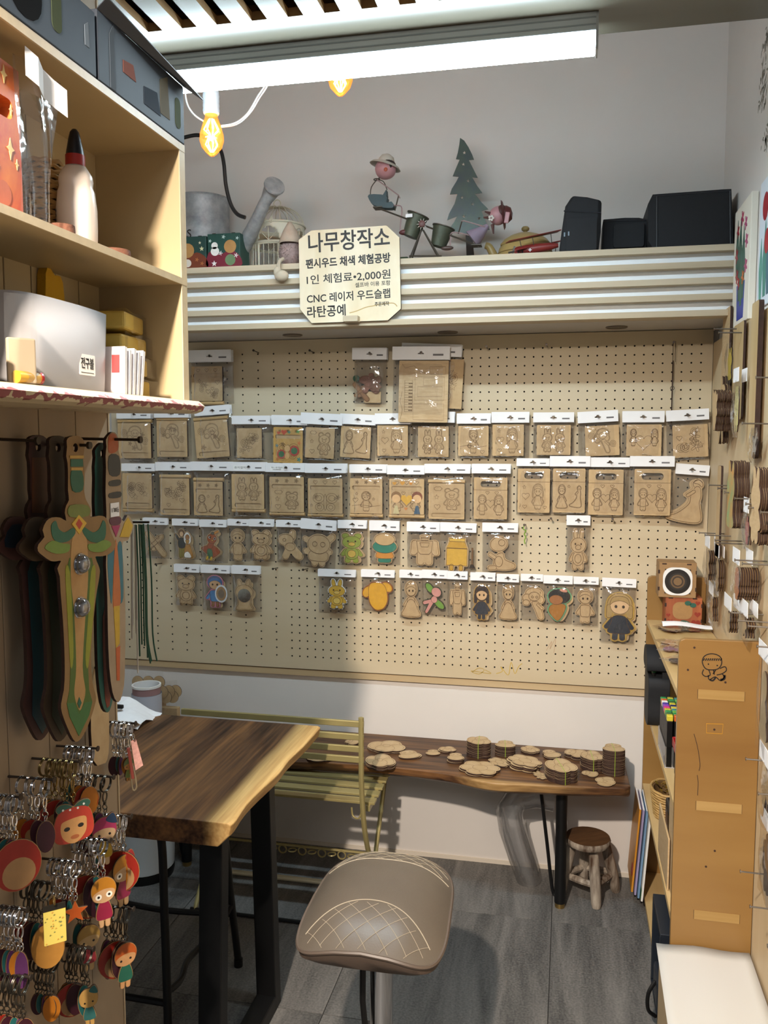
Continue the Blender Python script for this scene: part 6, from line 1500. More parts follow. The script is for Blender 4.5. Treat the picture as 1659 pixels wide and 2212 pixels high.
# --- wicker pot behind the bottle
wp = at(97, 400, 'x', PX + 0.045)
wk = thing('wicker_pot', 'woven wicker pot behind the glue bottle', 'basket', (PX + 0.045, wp.y, ZM))
M_WICK = mat('wicker', 'b08c54', 0.6, vary=0.25, scale=50)
for k in range(18):
    r = 0.0235 + 0.004 * math.sin(PI * (k + 2) / 20)
    pts = [(r * math.cos(a), r * math.sin(a), 0.004 + 0.0068 * k + 0.0014 * math.sin(9 * a + (k % 2) * PI)) for a in [2 * PI * i / 36 for i in range(36)]]
    MB().tube(pts, 0.0033, 6, closed=True).build('woven_ring', M_WICK, wk, smooth=True)
MB().lathe([(0, 0.0), (0.021, 0.0), (0.024, 0.122), (0.022, 0.122), (0.020, 0.004), (0, 0.004)], n=20).build('lining', mat('wicker_dark', '5a4424', 0.7), wk, smooth=True)

# --- red printed card box in a clear bag
cb_ = thing('bagged_card_box', 'red and orange printed box with handle hole in a clear bag', 'box', (PX + 0.132, 0.845, ZM))
hl = rrect(-0.062, 0.104, 0.042, 0.126, 0.008)
m_sun = wood('sunset_print', 'a82f30', 'cf7a3a', 'y', 14, 1.0, 0.4, fine=0.1)
MB().prism([(-0.11, 0.002), (0.055, 0.002), (0.055, 0.163), (-0.11, 0.175)], -0.050, 0.0, [hl[::-1]], axis='x').build('printed_box', m_sun, cb_)
for (y, z, r) in ((0.028, 0.150, 0.010), (0.038, 0.115, 0.006), (0.035, 0.072, 0.012), (0.012, 0.048, 0.006), (0.046, 0.058, 0.006), (-0.01, 0.075, 0.010)):
    MB().prism(mot_star(y, z, r)[0][:-1] if False else [(y, z + r), (y + r * 0.22, z + r * 0.22), (y + r * 0.6, z), (y + r * 0.22, z - r * 0.22), (y, z - r), (y - r * 0.22, z - r * 0.22), (y - r * 0.6, z), (y - r * 0.22, z + r * 0.22)], 0.0, 0.0006, axis='x').build('printed_star', paint('e6c88a'), cb_)
MB().prism(circ(0.020, 0.020, 0.014), 0.0, 0.0005, axis='x').build('printed_sun', paint('b8603a'), cb_)
def bagf(u, v):
    return (0.003 + 0.006 * math.sin(PI * u) * math.sin(PI * v) + 0.003 * math.sin(9 * u + 5 * v), 0.045 + 0.055 * u + 0.03 * u * v, 0.001 + 0.178 * v - 0.02 * u * (1 - v) * 0)
MB().grid(bagf, 14, 14).build('bag_film', M_FILM2, cb_, smooth=True)
MB().grid(lambda u, v: (0.014 + 0.004 * math.sin(8 * u), 0.048 + 0.075 * u, 0.155 + 0.032 * v - 0.02 * u), 4, 3).build('bag_header', M_PAPER, cb_, solid=0.0005)

# --- wood slices on the middle shelf
def slice_(px, py, r, label, h=0.010):
    p = at(px, py, 'x', -0.626)
    t = thing('wood_slice', label, 'wood slice', (p.x, p.y, ZM), (0, 0, rnd.random()))
    MB().lathe([(0, 0), (r, 0), (r * 1.03, h * 0.5), (r, h)], n=24).build('bark', mat('bark', '6a4534', 0.9, vary=0.3, scale=70, bump=0.6), t, smooth=True)
    MB().lathe([(0, h), (r * 0.97, h + 0.0003)], n=24).build('cut_face', mat('cut_wood', 'b98f66', 0.6, vary=0.1, scale=60), t)
slice_(246, 530, 0.022, 'small round wood slice with bark rim beside the glue bottle')
slice_(132, 470, 0.016, 'wood slice with bark leaning left of the glue bottle', 0.014)

# --- frosted container with handwritten label
ct = thing('frosted_bin', 'frosted plastic bin labelled in Korean on the lower cabinet board', 'container', (PX + 0.074, 0.985, ZB))
M_FR = mat('frosted_plastic2', 'a3a1a2', 0.5, alpha=0.9)
sec = crom([(-0.055, -0.10), (0.0, -0.105), (0.052, -0.09), (0.060, 0.0), (0.052, 0.09), (0.035, 0.110), (-0.055, 0.112)], 5)
def binwall(s, z0, z1):
    mb = MB(); n = len(sec)
    for z, k in ((z0, 0.95), (z1, 1.0)):
        for x, y in sec: mb.v.append((x * k, y * k, z))
    for i in range(n):
        j = (i + 1) % n; mb.f.append((i, j, n + j, n + i)); mb.m.append(0)
    mb.f.append(tuple(range(n))[::-1]); mb.m.append(0)
    return mb
binwall(1, 0.001, 0.108).build('bin_wall', M_FR, ct, smooth=True, solid=0.002)
lp = Vector((0.0628, 0.040, 0.034))
lb = MB().prism(rrect(lp.y - 0.019, lp.z - 0.0135, lp.y + 0.019, lp.z + 0.0135, 0.002), lp.x - 0.0052, lp.x - 0.0046, axis='x').build('label_sticker', mat('sticker_white', 'f5f5f3', 0.5), ct, rot=(0, 0, 0))
text_obj('전구볼', 0.0155, M_INK, ct, (lp.x - 0.0044, lp.y, lp.z + 0.001), (PI / 2, 0, PI / 2), width=0.030, thick=0.0001, bold=0.0002)
MB().box((lp.x - 0.0046, lp.y - 0.015, lp.z - 0.0105), (lp.x - 0.0044, lp.y + 0.015, lp.z - 0.0098)).build('label_rule', M_INK, ct)
# --- booklets
for k in range(5):
    t = thing('booklet', ['white booklet with red print against the frosted bin', 'thin white booklet, second beside the frosted bin', 'thin white booklet, middle of the leaning five', 'thin white booklet, fourth beside the frosted bin', 'thin white booklet nearest the yellow packets'][k], 'booklet', (PX + 0.120, 1.103 + 0.0115 * k, ZB), (math.radians(-3 - 1.5 * k), 0, 0), 'booklets in the cabinet')
    MB().box((-0.03, 0, 0), (0.022, 0.0055, 0.066 - 0.003 * (k % 2))).build('pages', M_PAPER, t)
    MB().box((-0.0302, -0.0005, 0), (0.0222, 0.0, 0.0665 - 0.003 * (k % 2))).build('cover', mat('booklet_cover', 'e4dfe2', 0.5), t)
    if k == 0: MB().box((0.002, -0.0008, 0.030), (0.014, -0.0004, 0.055)).build('red_print', paint('a33a3a'), t)
# --- yellow packets
M_YEL = mat('yellow_block', 'c9ac52', 0.5, vary=0.12, scale=25)
for k, (z, dy, l) in enumerate(((0.0, 0.0, 'bottom'), (0.033, -0.006, 'second'), (0.066, 0.004, 'third'), (0.099, -0.003, 'topmost'))):
    t = thing('yellow_packet', 'cellophane wrapped yellow packet, %s of the stack beside the booklets' % l, 'packet', (PX + 0.062, 1.214 + dy * 0.4, ZB + z), (0, 0, 0.1 * (k - 1)), 'yellow packets in the cabinet')
    MB().box((-0.040, -0.050, 0.001), (0.036, 0.045, 0.027)).build('block', M_YEL, t, bevel=0.004)
    MB().grid(lambda u, v: (0.038 + 0.005 * math.sin(7 * u + k), -0.054 + 0.115 * u, 0.0005 + 0.029 * v + 0.002 * math.sin(12 * u)), 8, 4).grid(lambda u, v: (-0.04 + 0.079 * v, -0.054 + 0.115 * u, 0.0285 + 0.0016 * math.sin(9 * u + 5 * v + k)), 8, 6).build('cellophane', M_FILM2, t, smooth=True)
# --- small bits on the lower board, left
bt = at(78, 805, 'x', -0.602)
t = thing('toy_barrel', 'tiny yellow and red toy cylinder lying on the cabinet board edge', 'toy', (PX + 0.146, bt.y - 0.005, ZB), (0, 0, 0.3))
MB().cyl((-0.012, -0.018, 0.0078), (0.002, 0.012, 0.0078), 0.0072, 16).build('barrel', mat('yellow_toy', 'b08a2e', 0.35), t, smooth=True)
MB().cyl((0.002, 0.012, 0.0080), (0.0035, 0.0155, 0.0080), 0.0078, 18).build('red_cap', mat('red_toy', '8f1f24', 0.3), t, smooth=True)
MB().cyl((0.0035, 0.0155, 0.0080), (0.0042, 0.017, 0.0080), 0.0055, 16).build('emblem', mat('silver_toy', 'a8a8aa', 0.25, metal=0.9), t, smooth=True)
bp_ = at(54, 795, 'x', -0.610)
t = thing('bagged_tag', 'pale wooden tag in a small clear bag before the frosted bin', 'tag', (PX + 0.139, bp_.y - 0.005, ZB), (0, 0, 0.9))
MB().box((-0.016, -0.003, 0.001), (0.016, 0.003, 0.052)).build('wood_tag', mat('pale_wood', 'a8977c', 0.6, vary=0.08), t, bevel=0.002)
MB().grid(lambda u, v: (-0.020 + 0.040 * u - 0.008 * v * (u - 0.3), -0.005 - 0.003 * math.sin(PI * u), 0.0005 + 0.100 * v), 6, 8).build('bag_film', M_FILM2, t, smooth=True)
for k in range(3):
    t = thing('dark_tray', 'dark brown wooden tray, %s of the stack at the left frame edge' % ('bottom', 'middle', 'top')[k], 'tray', (PX + 0.098, 0.735, ZB + 0.018 * k), group='dark trays in the cabinet')
    MB().box((-0.05, -0.10, 0), (0.045, 0.092, 0.005)).build('tray_floor', mat('dark_tray', '3a241c', 0.5), t)
    for a, b in (((-0.05, -0.10, 0.005), (-0.046, 0.092, 0.0165)), ((0.041, -0.10, 0.005), (0.045, 0.092, 0.0165)), ((-0.046, 0.088, 0.005), (0.041, 0.092, 0.0165)), ((-0.046, -0.10, 0.005), (0.041, -0.096, 0.0165))): MB().box(a, b).build('tray_side', mat('dark_tray', '3a241c', 0.5), t, bevel=0.0006)
yp = at(116, 640, 'x', PX + 0.02)
t = thing('yellow_sponge', 'yellow sponge standing behind the frosted bin', 'sponge', (PX + 0.013, yp.y, ZB))
MB().prism(crom([(-0.024, 0), (0.022, 0), (0.024, 0.09), (0.020, 0.165), (0.0, 0.172), (-0.022, 0.170)], 3), -0.004, 0.010, axis='x').build('sponge_body', mat('yellow_foam', 'c99a1e', 0.9, bump=0.5, scale=90), t, bevel=0.003)

# ------------------------------------------------------------------ toy swords on long screws
def wall_screw(name, px, py, x_tip, label, y=None, r=0.0022):
    """horizontal screw driven into the partition; (px,py) is where its tip shows"""
    p = at(px, py, 'x', x_tip)
    b = MB().cyl((PX + 0.0005 - p.x, 0, 0.002), (0, 0, 0), r, 8).cyl((0, 0, 0), (0.004, 0, 0), 0.0052, 12).build('screw', M_SCREW, pn, smooth=True)
    b.location = p - pn.location
    return p
SWORD_G = [(150, 944), (166, 941), (179, 948), (183, 965), (180, 985), (181, 1005), (183, 1030), (182, 1060), (186, 1080), (193, 1092), (197, 1103), (195, 1117), (213, 1114), (226, 1116), (234, 1128), (240, 1150), (247, 1165), (250, 1175), (246, 1188), (232, 1199), (215, 1202), (206, 1203), (213, 1222), (216, 1235), (212, 1262), (208, 1285), (203, 1330), (198, 1390), (197, 1440), (200, 1475), (206, 1498), (207, 1515), (196, 1552), (182, 1585), (168, 1602), (158, 1597), (145, 1570), (134, 1540), (132, 1520), (138, 1490), (140, 1450), (139, 1400), (136, 1340), (131, 1280), (129, 1245), (124, 1228), (132, 1212), (124, 1212), (110, 1212), (92, 1200), (82, 1190), (83, 1176), (96, 1160), (92, 1145), (100, 1126), (112, 1118), (130, 1118), (143, 1125), (140, 1108), (143, 1092), (149, 1080), (147, 1060), (147, 1030), (146, 1000), (143, 985), (145, 965), (144, 952)]
def yz(pts, X, o): return [(q.y - o.y, q.z - o.z) for q in [at(x, y, 'x', X) for x, y in pts]]
def sword(label, outline, hole, X, face, deco=(), group='toy swords on the partition', thick=0.005, mats=None):
    h = at(*hole, 'x', X)
    t = thing('toy_sword', label, 'toy sword', h, group=group)
    hp = circ(0, 0, 0.0062, 12)
    MB().prism(yz(crom(outline, 2), X, h), -thick, 0.0, [hp[::-1]], mi=0, side=1, axis='x').build('blade_board', [face, M_BURN], t)
    for i, (cc, pts, sm) in enumerate(deco):
        pl = yz(crom(pts, 3) if sm else pts, X, h)
        MB().prism(pl, 0.0, 0.0004 + 0.00005 * i, axis='x').build('painted_area', paint(cc), t)
    return t, h
deco = [('4a6428', [(150, 1205), (141, 1240), (146, 1330), (152, 1440), (150, 1490), (144, 1520), (150, 1548), (170, 1588), (192, 1545), (199, 1515), (192, 1490), (190, 1440), (196, 1330), (205, 1240), (198, 1205)], False),
        ('b48a55', [(158, 1150), (184, 1150), (190, 1240), (184, 1330), (178, 1440), (184, 1490), (180, 1515), (172, 1535), (163, 1515), (160, 1490), (164, 1440), (160, 1330), (152, 1240)], True),
        ('8e8f2c', [(141, 1230), (150, 1235), (156, 1330), (158, 1420), (152, 1440), (146, 1340)], True), ('8e8f2c', [(206, 1230), (196, 1235), (190, 1330), (184, 1420), (190, 1440), (200, 1340)], True),
        ('3c6b3a', [(144, 1520), (160, 1518), (170, 1542), (182, 1518), (199, 1515), (192, 1545), (170, 1590), (150, 1548)], False),
        ('23604a', [(110, 1136), (120, 1125), (126, 1142), (140, 1150), (158, 1140), (162, 1152), (148, 1168), (128, 1172), (114, 1162)], True), ('23604a', [(228, 1134), (222, 1124), (214, 1142), (200, 1150), (180, 1138), (178, 1150), (192, 1168), (212, 1172), (226, 1162)], True),
        ('6f8a3c', [(96, 1184), (112, 1168), (134, 1174), (150, 1176), (146, 1192), (120, 1196)], True), ('6f8a3c', [(240, 1176), (226, 1166), (206, 1174), (190, 1176), (194, 1190), (220, 1192)], True),
        ('23604a', [(152, 992), (178, 992), (179, 1008), (152, 1008)], False), ('23604a', [(153, 1018), (176, 1018), (178, 1058), (156, 1060)], True), ('c09a4a', [(150, 984), (180, 984), (180, 990), (150, 990)], False), ('c09a4a', [(153, 1010), (178, 1010), (178, 1016), (153, 1016)], False), ('6f7a3a', [(150, 1092), (188, 1092), (190, 1114), (150, 1116)], True),
        ('d0a63c', [(154, 1132), (169, 1112), (186, 1130), (170, 1154)], False), ('b5402a', [(162, 1132), (169, 1120), (177, 1131), (170, 1144)], False), ('23604a', [(166, 1520), (170, 1506), (175, 1518), (170, 1530)], False)]
t, hp = sword('green painted toy sword with winged guard and two clear gems', SWORD_G, (163, 967), -0.667, mat('painted_mdf_tan', '8a6a40', 0.5, vary=0.12, scale=30), deco)
for (x, y) in ((172, 1218), (172, 1312)):
    q = at(x, y, 'x', -0.667) - hp
    MB().ball((0.004, q.y, q.z), 0.0135, 18, 12, sc=(0.75, 1, 1)).build('clear_gem', mat('clear_gem', '8f9094', 0.04, spec=0.8, metal=0.7), t, smooth=True)
    MB().torus((0.0012, q.y, q.z), 0.0142, 0.0016, 20, 6, axis='x').build('gem_ring', M_STEEL, t, smooth=True)
sword('dark olive winged toy sword directly behind the green one', SWORD_G, (163, 967), -0.667, mat('dark_olive_board', '4a3a28', 0.55, vary=0.3, scale=10), [('2f3a28', [(150, 1205), (141, 1240), (146, 1330), (152, 1440), (150, 1548), (170, 1588), (192, 1545), (190, 1440), (205, 1240), (198, 1205)], False)])[0].location += Vector((-0.024, -0.004, 0))
sword('dark teal winged toy sword hanging closest to the partition', SWORD_G, (163, 967), -0.667, mat('dark_red_board', '4a2c28', 0.5, vary=0.25, scale=10), [('1e4a52', [(150, 1205), (141, 1240), (146, 1330), (152, 1440), (150, 1548), (170, 1588), (192, 1545), (190, 1440), (205, 1240), (198, 1205)], False), ('1a2a3a', [(96, 1184), (110, 1136), (160, 1140), (230, 1134), (240, 1176), (190, 1180), (150, 1180)], True), ('6a3c22', [(150, 990), (180, 990), (181, 1110), (150, 1110)], False)])[0].location += Vector((-0.052, -0.008, 0.001))
wall_screw('s', 190, 962, -0.655, '')
wall_screw('s', 78, 952, -0.690, '')
SWORD_O = [(235, 940), (243, 933), (252, 938), (257, 955), (256, 975), (260, 990), (260, 1010), (262, 1030), (261, 1060), (262, 1085), (260, 1115), (268, 1126), (275, 1113), (283, 1120), (288, 1135), (283, 1155), (275, 1168), (266, 1170), (264, 1190), (267, 1220), (270, 1290), (271, 1360), (270, 1430), (268, 1480), (260, 1512), (252, 1515), (243, 1495), (236, 1440), (233, 1360), (232, 1290), (229, 1220), (230, 1190), (226, 1165), (228, 1140), (230, 1110), (228, 1060), (229, 1010), (228, 985), (230, 965), (229, 950)]
decoO = [('2f6a78', [(236, 1170), (232, 1220), (238, 1290), (241, 1300), (244, 1240), (246, 1180)], True), ('2f6a78', [(262, 1172), (265, 1220), (266, 1290), (258, 1300), (256, 1240), (254, 1180)], True), ('b8683a', [(250, 1165), (245, 1230), (244, 1310), (252, 1312), (260, 1300), (257, 1230)], True), ('c09a30', [(245, 1310), (258, 1308), (258, 1390), (250, 1400)], False), ('b8582e', [(250, 1400), (259, 1395), (258, 1470), (252, 1470)], False),
         ('a8552e', [(234, 945), (243, 936), (252, 945), (254, 972), (235, 978)], True), ('3a3c3e', [(235, 985), (256, 985), (258, 1025), (236, 1025)], True), ('3a3c3e', [(236, 1040), (258, 1036), (258, 1048), (237, 1050)], True), ('3a3c3e', [(236, 1066), (259, 1062), (259, 1074), (237, 1076)], True), ('5a3040', [(236, 1122), (246, 1116), (260, 1118), (258, 1132), (240, 1134)], True), ('9c2f5a', [(240, 1136), (259, 1134), (250, 1160)], False), ('c09a30', [(258, 1160), (268, 1130), (276, 1118), (286, 1136), (278, 1160)], False)]
t, hp = sword('orange and blue painted toy sword with a white price tag', SWORD_O, (245, 957), -0.668, mat('painted_mdf_pale', 'a08a70', 0.5, vary=0.12, scale=30), decoO)
q = at(248, 1101, 'x', -0.667) - hp
MB().box((0.0008, q.y - 0.0125, q.z - 0.0105), (0.0013, q.y + 0.0125, q.z + 0.0105)).build('price_tag', M_PAPER, t)
text_obj('11,000원', 0.009, M_INK, t, (0.0016, q.y, q.z), (PI / 2, PI, PI / 2 + PI), width=0.021, thick=0.0001)
o2 = sword('teal and red toy sword behind the orange one', SWORD_O, (245, 957), -0.668, mat('teal_board', '2f6a60', 0.5, vary=0.3, scale=12), [('8a3a28', [(245, 1310), (262, 1300), (262, 1480), (250, 1490)], True)])[0]
o2.location += Vector((-0.016, -0.004, -0.016))
wall_screw('s', 300, 950, -0.628, '')
SW3 = [(196, 1345), (205, 1340), (212, 1360), (214, 1400), (222, 1420), (232, 1418), (236, 1430), (232, 1455), (222, 1462), (226, 1480), (234, 1510), (236, 1600), (232, 1640), (222, 1650), (200, 1640), (196, 1500)]
sword('plain unpainted wavy toy sword hanging low behind the green one', SW3, (214, 1446), -0.715, M_MDF)
wall_screw('s', 237, 1445, -0.690, '')

# --- bundle of laces
lc = thing('lace_bundle', 'bundle of white and dark green laces hanging past the partition end', 'laces', Vector((-0.708, 1.318, 1.405)))
for k in range(13):
    dx, dy = -0.016 + 0.0026 * k + rnd.uniform(-0.001, 0.001), rnd.uniform(-0.012, 0.012)
    L = rnd.uniform(0.16, 0.26) if k < 6 else rnd.uniform(0.20, 0.245)
    MB().tube(crom([(dx * 0.8, dy, 0.0), (dx + 0.001, dy, -L * 0.4), (dx * 1.05, dy, -L * 0.8), (dx * 1.1 + (0.006 if k > 9 else 0), dy, -L)], 4, False), 0.0013, 6).build('lace', mat('white_lace', 'c9c2b8', 0.8) if k < 6 else mat('green_lace', '1f4a38', 0.7), lc, smooth=True)
MB().cyl((-0.044, -0.01, 0.004), (0.02, 0, 0.004), 0.0022, 8).build('peg', M_SCREW, lc, smooth=True)

# ------------------------------------------------------------------ keyrings
SHK = {}
def kshape(n, prims): SH_['k_' + n] = Shape(prims, 0.012)
kshape('girlface', [(E_, (-0.20, 0.93, 0.20, 0.12, -0.3), '2f5a4c'), (E_, (0.20, 0.93, 0.20, 0.12, 0.3), '2f5a4c'), (S_, [(-0.34, 0.86), (0, 0.94), (0.34, 0.86), (0.46, 0.5), (0.42, 0.22), (0.2, 0.12), (-0.2, 0.12), (-0.42, 0.22), (-0.46, 0.5)], 'b23a2a'), (S_, [(-0.30, 0.56), (-0.2, 0.66), (0.24, 0.68), (0.30, 0.5), (0.26, 0.28), (0.06, 0.10), (-0.14, 0.14), (-0.28, 0.32)], 'cf9a60'), (E_, (-0.16, 0.46, 0.07, 0.05), '2a2522'), (E_, (0.16, 0.48, 0.07, 0.05), '2a2522'), (E_, (0.02, 0.24, 0.10, 0.05), 'b5683e'), (E_, (-0.24, 0.93, 0.025, 0.025), 'e8e6df'), (E_, (0.24, 0.96, 0.025, 0.025), 'e8e6df'), (E_, (0.10, 0.90, 0.025, 0.025), 'e8e6df'), (E_, (-0.08, 0.90, 0.025, 0.025), 'e8e6df')])
def kdoll(n, hair, face, dress, eye='w', hat=None):
    p = [(C_, (-0.06, 0.04, -0.06, 0.2, 0.04), face), (C_, (0.06, 0.04, 0.06, 0.2, 0.04), face), (S_, [(-0.08, 0.50), (0.08, 0.50), (0.15, 0.20), (0, 0.15), (-0.15, 0.20)], dress), (E_, (0, 0.74, 0.23, 0.25), hair), (S_, [(-0.20, 0.68), (0, 0.76), (0.20, 0.72), (0.17, 0.56), (0, 0.49), (-0.17, 0.55)], face)]
    if hat: p += [(S_, [(0.02, 0.94), (0.16, 1.06), (0.24, 0.86), (0.12, 0.86)], hat)]
    if eye == 'w': p += [(E_, (-0.10, 0.62, 0.06, 0.06), 'ece6d8'), (E_, (0.10, 0.64, 0.06, 0.06), 'ece6d8')]
    p += [(E_, (-0.10, 0.62, 0.025, 0.025), '1c1512'), (E_, (0.10, 0.64, 0.025, 0.025), '1c1512')]
    kshape(n, p)
kdoll('ginger', 'a8501c', 'b98a5c', '1f5a48', 'd'); kdoll('ochre', 'a8701c', 'b0906a', '8a2348', 'w', 'a02a30'); kdoll('ochre2', 'b0741e', 'c29a70', '8a1f3c', 'w'); kdoll('tan', '9a7a3c', 'b09468', '8c2a34', 'd'); kdoll('pinkhood', 'b03a66', 'cfae86', 'b8962c', 'd', '2a3f5c'); kdoll('teal', 'b08a4c', 'b08a4c', '2a5a58', 'd', '2a5a58'); kdoll('greenhat', '5a6a3a', 'a8743a', '6a7a3a', 'd')
kshape('star', [('p', mot_star(0, 0.5, 0.5)[0][:-1], 'b0501c')]); kshape('cookie', [(E_, (0, 0.5, 0.34, 0.5), 'b8823a')]); kshape('leaf', [(E_, (0, 0.5, 0.16, 0.5), '5a2f5c')]); kshape('redface', [(E_, (0, 0.55, 0.4, 0.45), '8f2418'), (E_, (0.02, 0.40, 0.28, 0.28), 'a07a50')]); kshape('teardrop', [(E_, (0, 0.5, 0.2, 0.5), '1f5a58')]); kshape('amber', [(E_, (0, 0.5, 0.3, 0.5), 'b06a1a')]); kshape('maroon', [(E_, (0, 0.5, 0.28, 0.5), '3a1520')])
ring_me = MB().torus((0, 0, 0), 0.0125, 0.0011, 22, 6, axis='x').torus((0.0022, 0, 0), 0.0123, 0.0010, 22, 6, axis='x')
clasp_me = MB().tube(crom([(0, 0.0, -0.013), (0, -0.0045, -0.018), (0, -0.004, -0.026), (0, 0, -0.030), (0, 0.004, -0.026), (0, 0.0045, -0.018)], 3), 0.0014, 6, closed=True).cyl((0, 0, -0.030), (0, 0, -0.034), 0.0026, 8).torus((0, 0, -0.038), 0.004, 0.0009, 12, 5, axis='y').torus((0.001, 0, -0.044), 0.0035, 0.0008, 12, 5, axis='x')
M_CHAIN = mat('dark_chain', '5c564d', 0.3, metal=0.9); M_GOLD = mat('antique_gold', '8a7448', 0.28, metal=0.9)
_kr = {}
def keyring(loc, label, shp, size, rot, metal=M_STEEL, group=None, detail=True, strap=None):
    t = thing('keyring', label, 'keyring', loc, (0, rnd.uniform(-0.05, 0.05), rnd.uniform(-0.25, 0.25)), group)
    for nm, mb in (('split_ring', ring_me), ('clasp', clasp_me)):
        k = (nm, metal.name)
        if k not in _kr:
            _kr[k] = mb.build(nm, metal, t, smooth=True)
        else:
            c = _kr[k].copy(); col.objects.link(c); c.parent = t
    s = SH_['k_' + shp] if 'k_' + shp in SH_ else SH_[shp]
    hold = bpy.data.objects.new('x', None)
    bb = s.bb; w = size * (bb[2] - bb[0]) / (bb[3] - bb[1])
    o = cutout(t, 'k_' + shp, 0, -0.0475 - size / 2, w, size, 0.0015, detail, base=paint('a07a4a'), thick=0.003, lines=False, name='charm')
    o.rotation_euler = (0, 0, rot)
    bpy.data.objects.remove(hold)
    if strap: MB().tube(crom([(0.004, -0.004, -0.046), (0.012, -0.006, -0.07), (0.016, -0.006, -0.095), (0.010, -0.006, -0.10), (0.006, -0.006, -0.075), (0.004, -0.004, -0.046)], 3, False), 0.0012, 6).build('strap_loop', mat('cream_cord', 'b9a684', 0.7), t, smooth=True)
    return t
FACE = math.radians(42)     # charms turn towards the aisle
NAILS = [  # start px (at the partition), tip px, y px, number of rings, front charm ..., label
    (228, 287, 1559, 5, 'greenhat', 0.040, M_STEEL, 'keyring with small green hatted doll and cord loop, highest beside the table'),
    (122, 205, 1611, 5, 'amber', 0.045, M_STEEL, 'keyring with amber oval charm under the green sword tip'),
    (69, 168, 1638, 6, 'girlface', 0.062, M_GOLD, 'keyring with big red haired girl face and green bow'),
    (18, 110, 1677, 4, 'maroon', 0.045, M_STEEL, 'keyring with dark red charm left of the red haired face'),
    (-30, 38, 1716, 5, 'redface', 0.070, M_STEEL, 'keyring with large red round charm at the left frame edge'),
    (160, 240, 1672, 4, 'pinkhood', 0.085, M_CHAIN, 'keyring with pink hooded doll in yellow against the table'),
    (200, 278, 1757, 5, 'ochre', 0.092, M_STEEL, 'keyring with big eyed ochre haired doll and red hat corner'),
    (140, 232, 1806, 6, 'ochre2', 0.080, M_STEEL, 'keyring with ochre haired doll in a crimson scalloped dress'),
    (87, 172, 1854, 5, 'star', 0.032, M_STEEL, 'keyring with orange star charm'),
    (35, 107, 1901, 5, 'cookie', 0.065, M_CHAIN, 'keyring with biscuit charm and a yellow printed card'),
    (-20, 52, 1957, 5, 'leaf', 0.052, M_STEEL, 'keyring with purple leaf charm and chunky clasp at left edge'),
    (150, 200, 1915, 3, 'tan', 0.075, M_CHAIN, 'keyring with tan haired doll in a red coat'),
    (205, 283, 1954, 5, 'ginger', 0.078, M_CHAIN, 'keyring with ginger doll in a green dress at the bottom'),
    (120, 196, 2040, 5, 'teal', 0.062, M_CHAIN, 'keyring with teal bird shaped doll at the bottom'),
    (-20, 60, 2100, 5, 'maroon', 0.050, M_CHAIN, 'keyring with dark charm, lowest at the left frame edge'),
    (60, 120, 2060, 5, 'amber', 0.04, M_CHAIN, 'keyring with amber charm below the biscuit'),
]
BACKS = ['maroon', 'teardrop', 'leaf', 'amber', 'redface']
for i, (a, b, py, n, shp, size, metal, label) in enumerate(NAILS):
    base = at(a, py, 'x', PX); x_tip = at(b, py, 'y', base.y).x
    sc = MB().cyl((0, 0, 0), (x_tip - PX + 0.004, 0, 0.001), 0.0019, 8).cyl((x_tip - PX + 0.004, 0, 0.001), (x_tip - PX + 0.0055, 0, 0.001), 0.0042, 12).build('screw', M_SCREW, pn, smooth=True)
    sc.location = base - pn.location
    for k in range(n):
        x = PX + (x_tip - PX) * (0.22 + 0.72 * (k + 0.4) / n)
        front = k == n - 1
        loc = Vector((x, base.y, base.z - 0.0108))
        rot = FACE + rnd.uniform(-0.15, 0.15)
        if front: keyring(loc, label, shp, size, rot if shp not in ('greenhat',) else rot, metal, 'keyrings on the partition', True, strap=(i == 0))
        else:
            bsh = BACKS[(i + k) % 5]
            keyring(loc, 'keyring with %s charm, %s behind the %s' % ({'maroon': 'dark oval', 'teardrop': 'teal oval', 'leaf': 'purple oval', 'amber': 'amber oval', 'redface': 'red round'}[bsh], ('first', 'second', 'third', 'fourth', 'fifth')[n - 2 - k], ' '.join(label.replace('keyring with ', '').split()[:7])), bsh, size * rnd.uniform(0.7, 0.9), rot + rnd.uniform(-0.5, 0.3), metal, 'keyrings behind the front one on screw %d' % (i + 1), True)
# the yellow printed card hanging in front of the biscuit
p = at(118, 1985, 'x', -0.66)
t = thing('charm_card', 'yellow flower printed card charm hanging in front of the biscuit', 'charm', p, (0, 0, FACE))
MB().prism(rrect(-0.014, -0.034, 0.014, 0.020, 0.001), 0.001, -0.001).build('card', mat('pale_yellow_card', 'c9b75a', 0.4), t)
MB().box((-0.0142, -0.0014, 0.013), (0.0142, 0.0012, 0.0205)).build('clip', M_CHAIN, t)
for k in range(22): 
    x, z = rnd.uniform(-0.012, 0.012), rnd.uniform(-0.032, 0.010)
    MB().prism(mot_flower(x, z, rnd.uniform(0.0012, 0.0022))[0][:-1][::4], -0.001, -0.0013).build('printed_flower', paint(rnd.choice(['6b6a3c', 'b8863c', '5c6a4a'])), t)
MB().torus((0, 0, 0.026), 0.006, 0.001, 14, 5, axis='x').build('ring', M_GOLD, t, smooth=True)
